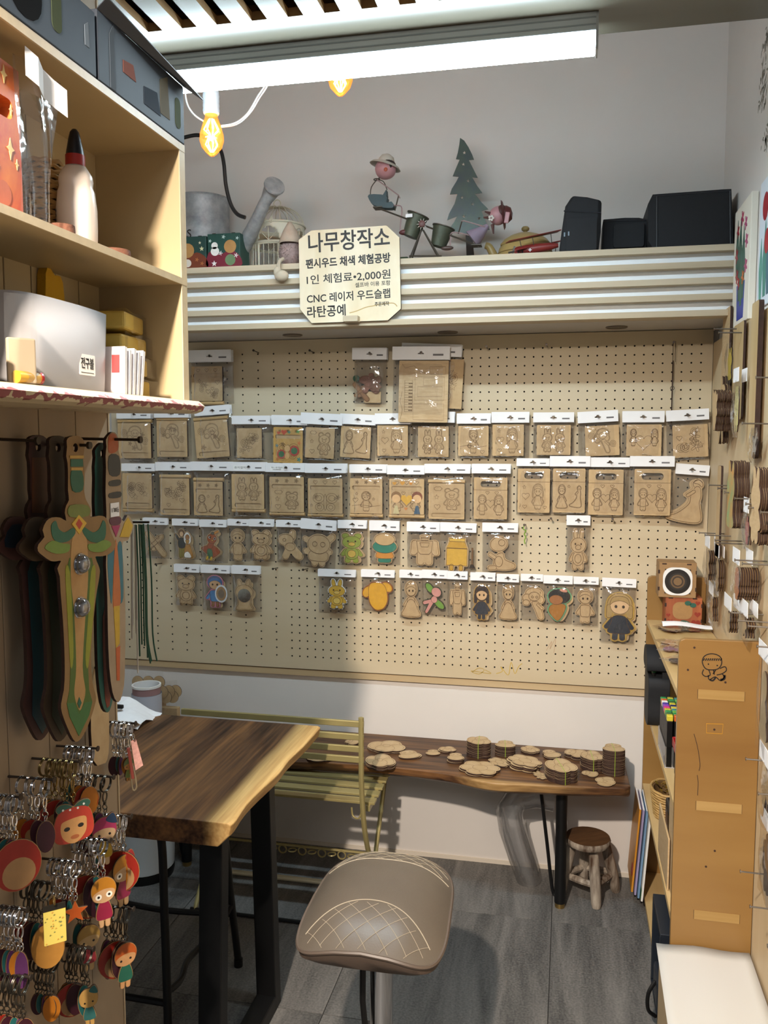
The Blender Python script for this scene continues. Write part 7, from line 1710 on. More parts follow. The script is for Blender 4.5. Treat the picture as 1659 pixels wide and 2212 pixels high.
# ribbon tag at the top right of the keyrings
p = at(292, 1640, 'x', -0.655)
t = thing('ribbon_tag', 'pink floral ribbon tag dangling over the table edge', 'ribbon', p, (0, 0, FACE))
MB().prism([(-0.006, 0.030), (0.002, 0.032), (0.012, -0.012), (0.0, -0.018)], 0.0006, -0.0006).build('ribbon', mat('pink_ribbon', 'b98a80', 0.7, vary=0.25, scale=160), t)
MB().tube([(-0.010, 0, 0.02), (-0.006, 0, -0.012), (-0.004, 0, -0.03)], 0.0026, 8).build('tassel', paint('6a2f28'), t, smooth=True)
MB().torus((-0.002, 0, 0.036), 0.005, 0.001, 14, 5, axis='x').build('ring', M_STEEL, t, smooth=True)

# ------------------------------------------------------------------ clutter behind and on the table
p = at(318, 1548, 'y', 2.79)
cn_ = thing('craft_canister', 'pale printed canister with pink banded lid behind the table', 'canister', Vector((p.x, 2.79, BZ)))
zt = at(318, 1478, 'y', 2.79).z - BZ; zm = at(318, 1497, 'y', 2.79).z - BZ
MB().lathe([(0, 0.0), (0.052, 0.0), (0.054, zm)], n=28).build('body', mat('pale_canister', 'b9bcc8', 0.35), cn_, smooth=True)
MB().lathe([(0.050, zm), (0.050, zt - 0.008)], n=28).build('pink_band', mat('pink_band', '9a7878', 0.5), cn_, smooth=True)
MB().lathe([(0.052, zt - 0.008), (0.052, zt), (0.046, zt), (0.046, zm)], n=28).build('rim', M_WHITE, cn_, smooth=True)
def sack(label, px, py0, py1, wpx, y, cc):
    a = at(px - wpx / 2, py0, 'y', y); b = at(px + wpx / 2, py1, 'y', y)
    t = thing('clear_sack', label, 'bag', Vector(((a.x + b.x) / 2, y, BZ)))
    w = b.x - a.x; h = a.z - BZ
    MB().grid(lambda u, v: (-w / 2 + w * u, -0.03 * math.sin(PI * u) + 0.004 * math.sin(8 * u + 7 * v), h * v), 8, 10).build('film', M_FILM2, t, smooth=True)
    for k in range(5):
        x = -w * 0.3 + w * 0.15 * k
        MB().prism(circ(x, h - 0.05 - 0.02 * (k % 2), 0.024, 18), 0.006 + 0.004 * k, 0.003 + 0.004 * k, mi=0, side=1).build('wood_disc', [M_MDF, M_BURN], t)
    MB().prism([(-w / 2 + 0.004, 0), (w / 2 - 0.004, 0), (w / 2 - 0.004, h - 0.11), (-w / 2 + 0.004, h - 0.11)], 0.03, 0.002).build('backing_board', M_MDF, t)
sack('clear bag of plain wooden discs behind the canister', 318, 1445, 1560, 72, 2.90, '')
sack('clear bag of craft blanks right of the canister', 362, 1466, 1560, 44, 2.86, '')
p = at(268, 1562, 'z', TZ + 0.001)
t = thing('crumpled_paper', 'folded white paper lying on the far left of the table', 'paper', p)
MB().grid(lambda u, v: (-0.10 + 0.17 * u, -0.05 + 0.15 * v, 0.001 + 0.035 * abs(math.sin(2.4 * u + 0.6)) * (0.4 + 0.6 * v) + 0.012 * math.sin(6 * u * v)), 8, 6).build('sheet', M_PAPER, t, solid=0.0008)
MB().grid(lambda u, v: (-0.03 + 0.10 * u, -0.075 + 0.05 * v, 0.002 + 0.016 * u + 0.008 * math.sin(5 * v)), 5, 4).build('torn_strip', mat('kraft_paper', 'bfa587', 0.7), t, solid=0.0008)
MB().box((-0.06, 0.0, 0.040), (-0.005, 0.012, 0.052)).build('black_clip', M_BLACK, t, bevel=0.003)
# ================================================================== cut-outs lying on the wall bench
def flat_mesh(shp, w, h, n=1):
    s = SH_[shp]; f = s.fit(w, h)
    return MB().prism([f(p) for p in s.outer], 0.0, 0.003, mi=0, side=1, axis='z')
_flat = {}
def pile(px, py, wpx, hpx, shp, n, label, rot=0.0, band=False, jit=0.002, group=None):
    """n cut-outs stacked; (px,py) is the centre of the lowest one on the bench top"""
    p = at(px, py, 'z', BZ)
    w = wpx * 1.50e-3; h = max(0.03, hpx * 1.50e-3 / 0.40)
    key = (shp, round(w, 3), round(h, 3))
    zz = BZ + 0.0006
    last = None
    for k in range(n):
        if key not in _flat:
            o = flat_mesh(shp, w, h).build('wooden_cutout', [M_MDF2, M_BURN]); _flat[key] = o
        else:
            o = _flat[key].copy(); col.objects.link(o)
        o.location = (p.x + rnd.uniform(-jit, jit), min(p.y, 2.995 - h / 2) + rnd.uniform(-jit, jit), zz + 0.0032 * k)
        o.rotation_euler = (0, 0, rot + rnd.uniform(-0.02, 0.02))
        lab = label if n == 1 else (label + (', topmost of its pile' if k == n - 1 else ', in the pile below'))
        tag(o, lab, 'cut-out', (group or label) if n > 1 else 'wooden cut-outs on the wall bench')
        last = o
    if n: 
        s = SH_[shp]; f = s.fit(w, h); mb = MB()
        for l in s.lines(): 
            base = len(mb.v); mb.ribbon([f(q) for q in l], 0.0009, 0)
            for i in range(base, len(mb.v)): v = mb.v[i]; mb.v[i] = (v[0], v[2], 0.0033)
        if mb.f: mb.build('engraved_lines', M_LINE, last, fix=False)
    if band:
        H = 0.0032 * n + 0.0005
        b = MB()
        oy = [f(q)[1] for q in s.outer if abs(f(q)[0]) < w * 0.12]; d0, d1 = min(oy) - 0.001, max(oy) + 0.001
        b.tube([(0, d0, 0.0), (0, d1, 0.0), (0, d1, H), (0, d0, H)], 0.0009, 5, closed=True)
        o = b.build('rubber_band', mat('green_band', '9ab83a', 0.5), loc=(p.x, min(p.y, 2.995 - h / 2), zz - 0.0002), rot=(0, 0, rot))
        tag(o, 'bright green rubber band around the ' + label.replace('plain ', '').replace('wooden ', '')[:48], 'rubber band', 'green rubber bands on the bench')
pile(835, 1617, 90, 30, 'cloudy', 3, 'large oval wooden cut-out at the back left of the bench', 0.1)
pile(822, 1652, 66, 30, 'cloudy', 5, 'jagged wooden cut-out in front of the oval ones', 0.3)
pile(884, 1633, 60, 20, 'pear', 2, 'long leaf shaped wooden cut-out with rounded end', 0.5)
pile(934, 1627, 34, 14, 'pear', 1, 'single small wooden cut-out left of the layered trio', 0.2)
pile(966, 1622, 40, 14, 'cloudy', 2, 'small lobed wooden cut-out near the wall', 0.1)
pile(984, 1642, 38, 18, 'pear', 4, 'narrow wooden cut-out before the tall left stack', 0.2)
pile(1034, 1630, 56, 22, 'cloudy', 16, 'wooden cut-out in the tall banded stack by the wall', 0.05, True, 0.0006)
pile(1091, 1628, 52, 18, 'pear', 11, 'wooden cut-out in the low banded stack by the wall', 0.1, True, 0.0006)
pile(1036, 1664, 80, 34, 'bloom', 3, 'large round flower like wooden cut-out at the bench front', 1.2)
pile(1080, 1650, 44, 22, 'bloom', 2, 'small wooden flower cut-out between the stacks', 0.8)
pile(1144, 1624, 42, 18, 'cloudy', 3, 'wooden cut-out behind the middle heap near the wall', 0.4)
pile(1132, 1656, 62, 36, 'bloom', 6, 'wooden cut-out in the middle heap', 0.9, jit=0.006)
pile(1166, 1676, 30, 18, 'bunny', 1, 'single wooden bunny cut-out leaning by the banded stack', 0.6)
pile(1190, 1634, 40, 20, 'pear', 3, 'wooden cut-out behind the front banded stack', 0.5)
pile(1211, 1680, 66, 32, 'cloudy', 13, 'wooden cut-out in the front banded stack', 0.25, True, 0.0008)
pile(1243, 1634, 60, 20, 'pear', 4, 'wooden pear shaped cut-out near the wall at the right', 1.3)
pile(1278, 1658, 50, 24, 'cloudy', 13, 'wooden cut-out in the banded stack beside the tallest', 0.1, True, 0.0008)
pile(1324, 1668, 48, 20, 'pear', 26, 'wooden cut-out in the tallest stack at the bench end', 0.1, True, 0.0005)
pile(1274, 1673, 50, 14, 'pear', 1, 'flat wooden pair cut-out in front of the banded stack', 1.4)
pile(1308, 1690, 54, 17, 'cloudy', 1, 'flat wooden lobed cut-out at the front right bench corner', 1.5)
pile(690, 1640, 60, 18, 'cloudy', 2, 'pale wooden cut-out seen between the brass back slats', 0.2)
pile(760, 1606, 60, 14, 'pear', 2, 'wooden cut-out behind the brass bench post', 1.4)

# ================================================================== right: plywood rack along the wall
RX0, RX1, RY0, RY1 = 0.268, XR - 0.0195, 2.135, 3.008
rk = thing('plywood_rack', 'orange varnished plywood shelf rack standing along the right wall', 'shelf rack', (RX0, RY0, 0))
W_, L_ = RX1 - RX0, RY1 - RY0
def side_panel(h): return rrect(0, 0, W_, h, 0.012)[:5] + [(0, h)] if False else [(0, 0), (W_, 0), (W_, h), (0.012, h), (0.004, h - 0.004), (0, h - 0.012)]
sp_ = MB().prism(side_panel(1.068), 0.017, 0.0).build('side_panel', M_ORANGE, rk, bevel=0.0012)
MB().prism(side_panel(1.085), L_, L_ - 0.017).build('side_panel', M_ORANGE, rk, bevel=0.0012)
ZS = [0.935, 0.648, 0.362, 0.045]
for z in ZS:
    MB().box((0.001, 0.0172, z - 0.017), (W_ - 0.001, L_ - 0.0172, z)).build('shelf_board', M_SHELFPLY, rk, bevel=0.0008)
for (x0, y0, x1, y1) in ((1508, 1491, 1608, 1513), (1504, 1733, 1602, 1755), (1499, 1968, 1597, 1993)):
    a = at(x0, y0, 'y', RY0); b = at(x1, y1, 'y', RY0)
    MB().box((a.x - RX0, -0.0012, (a.z + b.z) / 2 - 0.0115), (b.x - RX0, 0.006, (a.z + b.z) / 2 + 0.0115)).build('tenon', wood('tenon_end_grain', 'b59560', '97763f', 'x', 5, 60, 0.6), rk)
    for ex in (a.x - RX0, b.x - RX0): MB().box((ex - 0.0008, -0.0006, (a.z + b.z) / 2 - 0.0115), (ex + 0.0008, 0.0, (a.z + b.z) / 2 + 0.0115)).build('tenon_gap', M_BURN, rk)
def rk_xy(x, y): p = at(x, y, 'y', RY0); return (p.x - RX0, p.z)
mk = MB()
def dl(pts, w=0.0024, closed=False, sm=True): mk.ribbon([rk_xy(*q) for q in (crom(pts, 4, closed) if sm else pts)], w, -0.0006, closed=closed)
dl([(1538, 1412), (1555, 1418), (1559, 1432), (1552, 1444), (1538, 1447), (1524, 1444), (1517, 1430), (1522, 1417)], closed=True)
for k in range(9): dl([(1519 + 4.6 * k, 1427), (1522 + 4.6 * k, 1422)], 0.0026, sm=False)
dl([(1520, 1446), (1517, 1455), (1524, 1461), (1534, 1458), (1531, 1447)]); dl([(1555, 1444), (1566, 1440), (1569, 1448), (1560, 1455), (1548, 1458)]); dl([(1530, 1458), (1532, 1468), (1545, 1462), (1556, 1470), (1565, 1462), (1560, 1456)]); dl([(1541, 1447), (1543, 1457)]); dl([(1546, 1447), (1540, 1456)]); dl([(1533, 1468), (1540, 1470), (1546, 1463)], 0.004); dl([(1556, 1469), (1564, 1466), (1565, 1458)], 0.006)
dl([(1530, 1433), (1530.5, 1436)], 0.003, sm=False); dl([(1549, 1436), (1549.5, 1439)], 0.003, sm=False)
mk.build('marker_doodle', M_INK, sp_, fix=False)
mk = MB(); dl([(1526, 1563), (1562, 1564), (1560, 1585), (1526, 1583)], 0.0018, True, False); mk.build('yellow_rectangle', paint('c08a2a'), sp_, fix=False)
mk = MB(); dl([(1499, 1585), (1507, 1615), (1512, 1650), (1510, 1665)], 0.0014); dl([(1506, 1674), (1508, 1690), (1507, 1718)], 0.0014); mk.build('crack', M_BURN, sp_, fix=False)
mk = MB()
for (x, y) in ((1500, 1399), (1486, 1447), (1567, 1474), (1543, 1576), (1544, 1838), (1525, 1872)): mk.prism(circ(*rk_xy(x, y), 0.0028, 8), 0.0, -0.0004)
mk.build('knot', M_BURN, sp_, fix=False)

# --- two decorated boxes on the rack
def deco_box(name, label, px0, px1, py0, py1, y, face, tilt=0):
    a = at(px0, py0, 'y', y); b = at(px1, py1, 'y', y); w, h = b.x - a.x, a.z - b.z
    t = thing(name, label, 'box', Vector(((a.x + b.x) / 2, y, b.z)), (0, 0, tilt))
    MB().box((-w / 2, 0, 0), (w / 2, w * 0.8, h)).build('box_body', face, t, bevel=0.001)
    for fx in (-0.36, 0.3): MB().box((fx * w - 0.007, -0.0006, h - 0.004), (fx * w + 0.007, 0.0, h)).build('finger_joint', M_BURN, t)
    for fz in (0.25, 0.75): 
        for sx in (-1, 1): MB().box((sx * w / 2 - 0.003, -0.0006, fz * h - 0.006), (sx * w / 2 + (0.0006 if sx > 0 else 0.003), 0.0, fz * h + 0.006)).build('finger_joint', M_BURN, t)
    return t, w, h
zk = ZS[0] + 0.0005
yk = 2.875
M_STRIPE = wood('rust_striped_box', 'a8603c', '8a4a30', 'z', 30, 18, 0.55, fine=0.0, distort=0.0)
t, w, h = deco_box('heart_box', 'rust striped wooden box with dark red hearts and a green dotted bow', 1439, 1516, 1264, 1333, yk, M_STRIPE)
t.location.z = zk; hk = h
for (x, z, r, cc) in ((-0.42, 0.42, 0.06, '8c3020'), (-0.36, 0.20, 0.09, '8c3020'), (0.38, 0.84, 0.07, '8c3020'), (0.38, 0.47, 0.09, '8c3020'), (0.34, 0.18, 0.13, '8c3020')):
    MB().prism(mot_heart(x * w, z * h, r * h * 1.1)[0][:-1], -0.0003, -0.0012).build('heart', paint(cc), t)
for sx in (-1, 1): MB().prism(circ((0.18 + 0.07 * sx) * w, (0.80 - 0.03 * sx) * h, 0.09 * w, 14, 0.075 * h), -0.0012, -0.0022).build('bow', paint('2a5a4c'), t)
MB().prism(rrect(-0.30 * w, 0.30 * h, 0.24 * w, 0.86 * h, 0.02), -0.0002, -0.0009).build('plain_panel', paint('a07a4c'), t)
MB().prism(crom([(-0.14 * w, 0.02 * h), (0.20 * w, 0.02 * h), (0.16 * w, 0.22 * h), (-0.06 * w, 0.26 * h)], 3), -0.0009, -0.0016).build('green_patch', paint('3a5a48'), t)
for k in range(7): MB().prism(circ((-0.08 + 0.035 * k) * w, (0.10 + 0.05 * (k % 3)) * h, 0.002, 8), -0.0016, -0.0022).build('white_dot', M_PAPER, t)
t, w, h = deco_box('speaker_box', 'kraft board speaker box with white rimmed black speaker cone', 1425, 1504, 1189, 1265, yk - 0.004, mat('kraft_board', '9a7850', 0.7, vary=0.1, scale=20))
t.location.z = zk + hk + 0.0006
lo = []
for k in range(48):
    g = 2 * PI * k / 48; r = 0.42 * w * (1 + 0.07 * math.cos(4 * g + PI))
    lo.append((r * math.cos(g) * 1.0, h * 0.48 + r * math.sin(g)))
MB().prism(lo, -0.0002, -0.003).build('white_rim', M_WHITE, t)
MB().prism(circ(0, h * 0.48, 0.345 * w, 36), -0.003, -0.0038).build('black_surround', M_INK, t)
for r, cc in ((0.24, '2b2622'), (0.19, '6a5238'), (0.15, '3a2e24'), (0.11, '7a5f40')): MB().prism(circ(0, h * 0.48, r * w, 28), -0.0038, -0.0038 - 0.004 * (0.26 - r) * 2).build('cone_ring', mat('cone_' + cc, cc, 0.6), t)
for sx in (-1, 1):
    for sz in (-1, 1): MB().prism(circ(sx * 0.33 * w, h * 0.48 + sz * 0.33 * w, 0.0022, 10), -0.003, -0.0034).build('bolt', M_INK, t)
MB().box((-w / 2, 0.002, h), (w / 2, w * 0.7, h + 0.003)).build('lid', mat('kraft_board', '9a7850', 0.7), t)
# --- bagged pieces lying on the rack top
BAGL = [(1440, 1346, 'chubby', 'bagged pale cut-out lying flat by the heart box', 0.3), (1478, 1349, 'girl', 'bagged doll cut-out lying under the white paper', 1.1), (1448, 1365, 'carton', 'bagged square cut-out lying at the shelf edge', 0.5), (1452, 1392, 'crawler', 'bagged cut-out lying near the end panel', 0.2), (1455, 1408, 'boy', 'bagged purple painted cut-out by the end panel', 1.3), (1458, 1436, 'dino', 'black and white cut-out lying nearest the end panel', 0.8)]
for i, (x, y, sh, lab, r) in enumerate(BAGL):
    p = at(x, y, 'z', zk)
    t = thing('bagged_cutout', lab, 'craft kit', (max(RX0 + 0.045, p.x), min(max(p.y, RY0 + 0.06), yk - 0.035), zk + 0.0045 * (i % 3)), (0, 0, r), 'pieces lying on the rack top')
    mm = {4: paint('8a5f7c'), 5: paint('2a2a2c')}.get(i, M_MDF)
    flat_mesh(sh, 0.06, 0.075).build('cutout', [mm, M_BURN], t)
    MB().grid(lambda u, v: (-0.04 + 0.08 * u, -0.05 + 0.10 * v, 0.0042 + 0.0015 * math.sin(7 * u + 9 * v + i)), 6, 6).build('bag_film', M_FILM2, t, smooth=True)
p = at(1490, 1336, 'z', zk)
t = thing('paper_sheet', 'folded white paper strips lying in front of the heart box', 'paper', (0.385, yk - 0.045, zk + 0.016))
MB().grid(lambda u, v: (-0.085 + 0.15 * u, -0.03 + 0.05 * v, 0.004 + 0.010 * math.sin(PI * v) * (1 - 0.5 * u) + 0.004 * math.sin(5 * u)), 8, 6).build('sheet', M_PAPER, t, solid=0.0006)
# --- black pouch of markers, marker box, red tray, basket and boards in the rack
z2 = ZS[1] + 0.0005
MCOL = ['2f8a4c', 'c8642a', 'e6e6e2', '4a3a9a', '8a3fae', 'd23a7a', 'b8b33a', '2f8a4c', '3f6a3a', 'd0c23a', '22306a', 'd8c64a', '3f8a8a', '6fb04a']
pc = thing('marker_pouch', 'black fabric marker pouch bulging from the rack', 'pouch', (RX0 + 0.018, 2.80, z2))
MB().prism(crom([(-0.055, 0.002), (0.055, 0.0), (0.062, 0.09), (0.058, 0.155), (-0.054, 0.150), (-0.062, 0.08)], 4), -0.030, 0.035, axis='x').build('pouch_body', M_FAB, pc, bevel=0.006, smooth=True)
MB().prism(crom([(-0.064, 0.178), (-0.05, 0.225), (0.0, 0.245), (0.05, 0.225), (0.06, 0.180), (0.0, 0.172)], 4), -0.036, 0.030, axis='x').build('pouch_flap', M_FAB, pc, bevel=0.005, smooth=True)
MB().box((0.012, -0.05, 0.11), (0.030, 0.05, 0.20)).build('back_lining', M_FAB, pc)
for k in range(5):
    c_ = MCOL[(k * 3) % 14]; m = MB().cyl((-0.012, -0.034 + 0.017 * k, 0.12), (-0.012, -0.034 + 0.017 * k, 0.172), 0.0062, 8).build('marker_body', M_BLACK, pc, smooth=True)
    MB().cyl((-0.012, -0.034 + 0.017 * k, 0.166), (-0.012, -0.034 + 0.017 * k, 0.180), 0.0070, 8).build('marker_cap', paint(c_), pc, smooth=True)
mbx = thing('marker_case', 'clear case of upright black markers with coloured caps', 'marker case', (RX0 + 0.030, 2.470, z2))
MB().box((-0.026, -0.080, 0.0005), (0.034, 0.10, 0.003)).build('case_floor', M_WHITE, mbx)
for a, b in (((-0.027, -0.08, 0.0005), (-0.0255, 0.10, 0.060)), ((0.034, -0.08, 0.0005), (0.0355, 0.10, 0.060)), ((-0.027, 0.10, 0.0005), (0.0355, 0.1015, 0.060)), ((-0.027, -0.0815, 0.0005), (0.0355, -0.08, 0.060))): MB().box(a, b).build('case_wall', film('case_clear', (0.9, 0.9, 0.92), 0.12, 0.1, 0.08, 0.0), mbx)
for r in range(3):
    for k in range(10):
        x, y = -0.016 + 0.019 * r, 0.088 - 0.018 * k
        MB().box((x - 0.0075, y - 0.0075, 0.003), (x + 0.0075, y + 0.0075, 0.132)).build('marker_body', M_BLACK, mbx, bevel=0.001)
        MB().box((x - 0.0082, y - 0.0078, 0.132), (x + 0.0082, y + 0.0078, 0.148)).build('marker_cap', paint(MCOL[(k + 6 * r) % 14]), mbx, bevel=0.002)
t = thing('red_tray', 'red plastic tray edge showing beside the end panel', 'tray', (RX0 + 0.07, 2.275, z2))
MB().box((-0.05, -0.09, 0.075), (0.09, 0.09, 0.078)).box((-0.052, -0.09, 0.075), (-0.048, 0.09, 0.098)).box((-0.05, 0.088, 0.075), (0.09, 0.092, 0.098)).build('tray', mat('red_plastic', 'a51f24', 0.35), t, bevel=0.002)
MB().box((-0.045, -0.085, 0.0), (0.085, 0.085, 0.074)).build('dark_box', M_BLACK, t)
t = thing('mdf_crate', 'pale board crate behind the end panel under the marker case', 'crate', (RX0 + 0.012, 2.245, ZS[1] - 0.28))
MB().box((0.0, -0.088, -0.004), (0.004, 0.085, 0.255)).build('crate_front', M_MDF2, t)
MB().box((0.004, 0.080, -0.004), (0.15, 0.085, 0.255)).build('crate_side', M_MDF2, t)
z3 = ZS[2] + 0.0005
bk_ = thing('wicker_basket', 'small wicker basket filled with gold tinsel on the rack', 'basket', (RX0 + 0.062, 2.74, z3))
M_WK2 = mat('straw_wicker', 'b8945a', 0.6, vary=0.25, scale=40)
for k in range(11):
    r = 0.046 + 0.012 * (k / 10)
    MB().tube([(r * math.cos(a), 1.25 * r * math.sin(a), 0.005 + 0.0085 * k + 0.0012 * math.sin(10 * a + (k % 2) * PI)) for a in [2 * PI * i / 36 for i in range(36)]], 0.0042, 6, closed=True).build('woven_ring', M_WK2, bk_, smooth=True)
MB().lathe([(0, 0.001), (0.046, 0.001), (0.055, 0.088), (0.05, 0.088), (0.043, 0.01), (0, 0.008)], n=24, sy=1.25).build('lining', mat('wicker_dark2', '6a4f2a', 0.8), bk_, smooth=True)
ti = MB()
for k in range(60):
    a, r = rnd.uniform(0, 2 * PI), rnd.uniform(0, 0.04); p0 = Vector((r * math.cos(a), 1.2 * r * math.sin(a), rnd.uniform(0.07, 0.10))); d = Vector((rnd.uniform(-1, 1), rnd.uniform(-1, 1), rnd.uniform(-0.3, 0.6))) * 0.012
    ti.add([p0, p0 + d, p0 + d + Vector((0.003, 0, 0.003)), p0 + Vector((0.003, 0, 0.003))], [(0, 1, 2, 3)])
tag(ti.build('gold_tinsel', mat('gold_foil', 'b8963c', 0.2, metal=1.0), bk_, fix=False), None, None, None, 'stuff')
tag(MB().box((RX0 + 0.004, 2.27, z3), (RX0 + 0.009, 2.50, z3 + 0.14)).build('engraved_board', M_MDF2, bevel=0.001), 'pale engraved board standing on edge in the rack near the end panel', 'board')
t = thing('small_console', 'dark plastic console standing behind the engraved board', 'device', (RX0 + 0.05, 2.42, z3))
MB().box((-0.03, -0.07, 0.0), (0.03, 0.07, 0.165)).build('console_body', mat('dark_plastic', '17181c', 0.35), t, bevel=0.006)
MB().box((-0.0315, -0.05, 0.10), (-0.03, 0.05, 0.15)).build('console_screen', mat('dark_screen', '0a0a0d', 0.1), t)
# --- magazines hung on the rack front
MG = [(1372, 1690, 1905, 'c98a2c', 'orange magazine, outermost of the bundle'), (1380, 1685, 1895, '9a8fb0', 'lilac edged magazine, second in the bundle'), (1388, 1680, 1890, '6f8fae', 'blue edged magazine in the middle of the bundle'), (1396, 1684, 1902, 'e4e2de', 'white magazine with green roundel, innermost of the bundle')]
for k, (x, y0, y1, cc, lab) in enumerate(MG):
    yy = 2.84 - 0.018 * k
    a = at(x + 8, y0, 'y', yy); b = at(x, y1, 'y', yy)
    t = thing('magazine', lab, 'magazine', (RX0 - 0.040 + 0.009 * k, yy, 0.05), (0, math.radians(4.0), 0), 'magazines leaning on the rack front')
    MB().box((0, -0.006, 0), (0.005, 0.17, 0.285 + 0.006 * k)).build('pages', M_PAPER, t)
    MB().box((-0.0008, -0.0062, 0), (0.0, 0.17, 0.285 + 0.006 * k)).box((0, -0.0068, 0.0), (0.005, -0.006, 0.285 + 0.006 * k)).build('cover', mat('cover_' + cc, cc, 0.4), t)
    if k == 3:
        MB().prism(circ(0.05, 0.12, 0.030, 24), -0.0014, -0.0008, axis='x').build('green_roundel', paint('2a6a34'), t)
        MB().box((-0.0014, 0.0, 0.0), (-0.0008, 0.10, 0.035)).build('green_strip', paint('2a6a34'), t)
        MB().prism(circ(0.045, 0.175, 0.014, 18), -0.0014, -0.0008, axis='x').box((-0.0014, 0.036, 0.145), (-0.0008, 0.056, 0.165)).build('printed_figure', paint('39507e'), t)
    if k == 0: MB().prism(circ(0.03, 0.06, 0.022, 18), -0.0014, -0.0008, axis='x').build('red_spot', paint('a52a22'), t)
# --- black framed box with a strap at the foot of the rack
t = thing('framed_case', 'dark navy framed case with strap loop sticking out of the rack foot', 'case', (RX0 - 0.020, 2.27, 0.046))
nv = mat('navy_case', '1b222c', 0.4)
MB().box((0.0, -0.10, 0.0), (0.12, 0.10, 0.012)).box((0.0, -0.10, 0.012), (0.12, -0.088, 0.24)).box((0.0, 0.088, 0.012), (0.12, 0.10, 0.24)).box((0.0, -0.10, 0.24), (0.12, 0.10, 0.252)).build('frame', nv, t, bevel=0.002)
MB().box((0.10, -0.088, 0.012), (0.11, 0.088, 0.24)).build('brown_back', mat('brown_panel', '5a3c22', 0.5), t)
MB().box((-0.004, -0.102, 0.04), (0.05, 0.0, 0.12)).build('pouch', nv, t, bevel=0.006)
MB().tube(crom([(-0.004, -0.06, 0.10), (-0.022, -0.07, 0.07), (-0.022, -0.075, 0.03), (-0.002, -0.07, 0.01)], 5, False), 0.005, 8).build('strap', M_BLACK, t, smooth=True)
# --- low white topped cabinet in the foreground
lc_ = thing('low_cabinet', 'low beige cabinet with a white sheet on top in the lower right corner', 'cabinet', (0.238, 2.128, 0), (0, 0, math.radians(0)))
MB().box((0.004, -1.0, 0.0), (0.212, 0.0, 0.295)).build('carcass', mat('beige_board', 'b29a76', 0.6, vary=0.06), lc_)
def sheet(u, v):
    return (-0.004 + 0.218 * u - 0.02 * (1 - v) * (1 - u) * 0.9, -1.0 + 1.003 * v, 0.297 + 0.004 * math.sin(PI * u) * (0.4 + 0.6 * math.sin(6 * v)) + 0.002 * math.sin(9 * u + 4 * v))
MB().grid(sheet, 10, 24).build('white_sheet', mat('white_sheet', 'd0cec9', 0.5), lc_, smooth=True, solid=0.0015)

# ================================================================== right wall goods
XW = XR - 0.0185       # face of the pine lining
def wscrew(px, py, xt, parent=None):
    p = at(px, py, 'x', xt)
    return p
def canvas(label, y0, y1, z0, z1, deco, bgc, th=0.018, x=XR):
    t = thing('painting', label, 'painting', (x - 0.001, (y0 + y1) / 2, (z0 + z1) / 2), group='flower paintings on the right wall')
    w, h = (y1 - y0) / 2, (z1 - z0) / 2
    MB().box((-th, -w, -h), (0, w, h)).build('canvas', mat('canvas_' + bgc, bgc, 0.7), t, bevel=0.002)
    for i, (kd, fy, fz, r, cc) in enumerate(deco):
        y, z, R = fy * w, fz * h, r * h
        if kd == 'o': poly = circ(y, z, R, 14, R * 1.15)
        elif kd == 'f': poly = mot_flower(y, z, R)[0][:-1]
        elif kd == 'l': poly = [(y - R * 0.12, z - R), (y + R * 0.16, z - R), (y + R * 0.3, z), (y + R * 0.05, z + R), (y - R * 0.2, z)]
        else: poly = [(y - R, z - R), (y + R * 0.8, z - R), (y + R * 1.1, z + R), (y - R * 1.2, z + R)]
        MB().prism(poly, -th, -th - 0.0006 - 0.0001 * i, axis='x').build('painted_shape', paint(cc), t)
    return t
canvas('canvas of a bright flower bouquet in a blue vase', 2.460, 2.690, 1.865, 2.195, [('v', 0.0, -0.62, 0.30, '2a3f9c'), ('l', 0.1, 0.1, 0.7, '2f5a4c'), ('l', -0.3, 0.0, 0.6, '2f5a4c'), ('l', 0.5, 0.3, 0.5, '2f5a4c'), ('l', -0.1, -0.2, 0.5, '3a6a58'), ('f', 0.0, 0.75, 0.13, 'a83a5c'), ('f', 0.5, 0.60, 0.12, 'a01f2c'), ('f', -0.45, 0.6, 0.12, 'b5567c'), ('f', -0.6, 0.3, 0.12, 'b5567c'), ('f', 0.55, 0.2, 0.14, 'a01f2c'), ('f', 0.45, -0.15, 0.13, 'a01f2c'), ('f', -0.6, -0.1, 0.12, 'b5567c'), ('f', -0.3, -0.25, 0.12, 'cf6f2c'), ('f', 0.2, -0.3, 0.11, 'a83a3c')], 'e6e0d2')
canvas('pale blue panel painted with red poppies', 2.12, 2.420, 1.88, 2.20, [('l', 0.45, -0.25, 0.6, '3f8a7c'), ('l', 0.75, -0.4, 0.5, '4f9a8a'), ('l', 0.2, -0.35, 0.5, '3f6a7c'), ('o', 0.55, 0.55, 0.19, 'a5202c'), ('o', 0.35, -0.02, 0.17, 'b52a34'), ('o', 0.0, 0.5, 0.18, 'a5202c'), ('o', -0.4, 0.2, 0.18, 'b52a34'), ('l', -0.3, -0.3, 0.5, '3f8a7c')], 'd6dee8', 0.004)
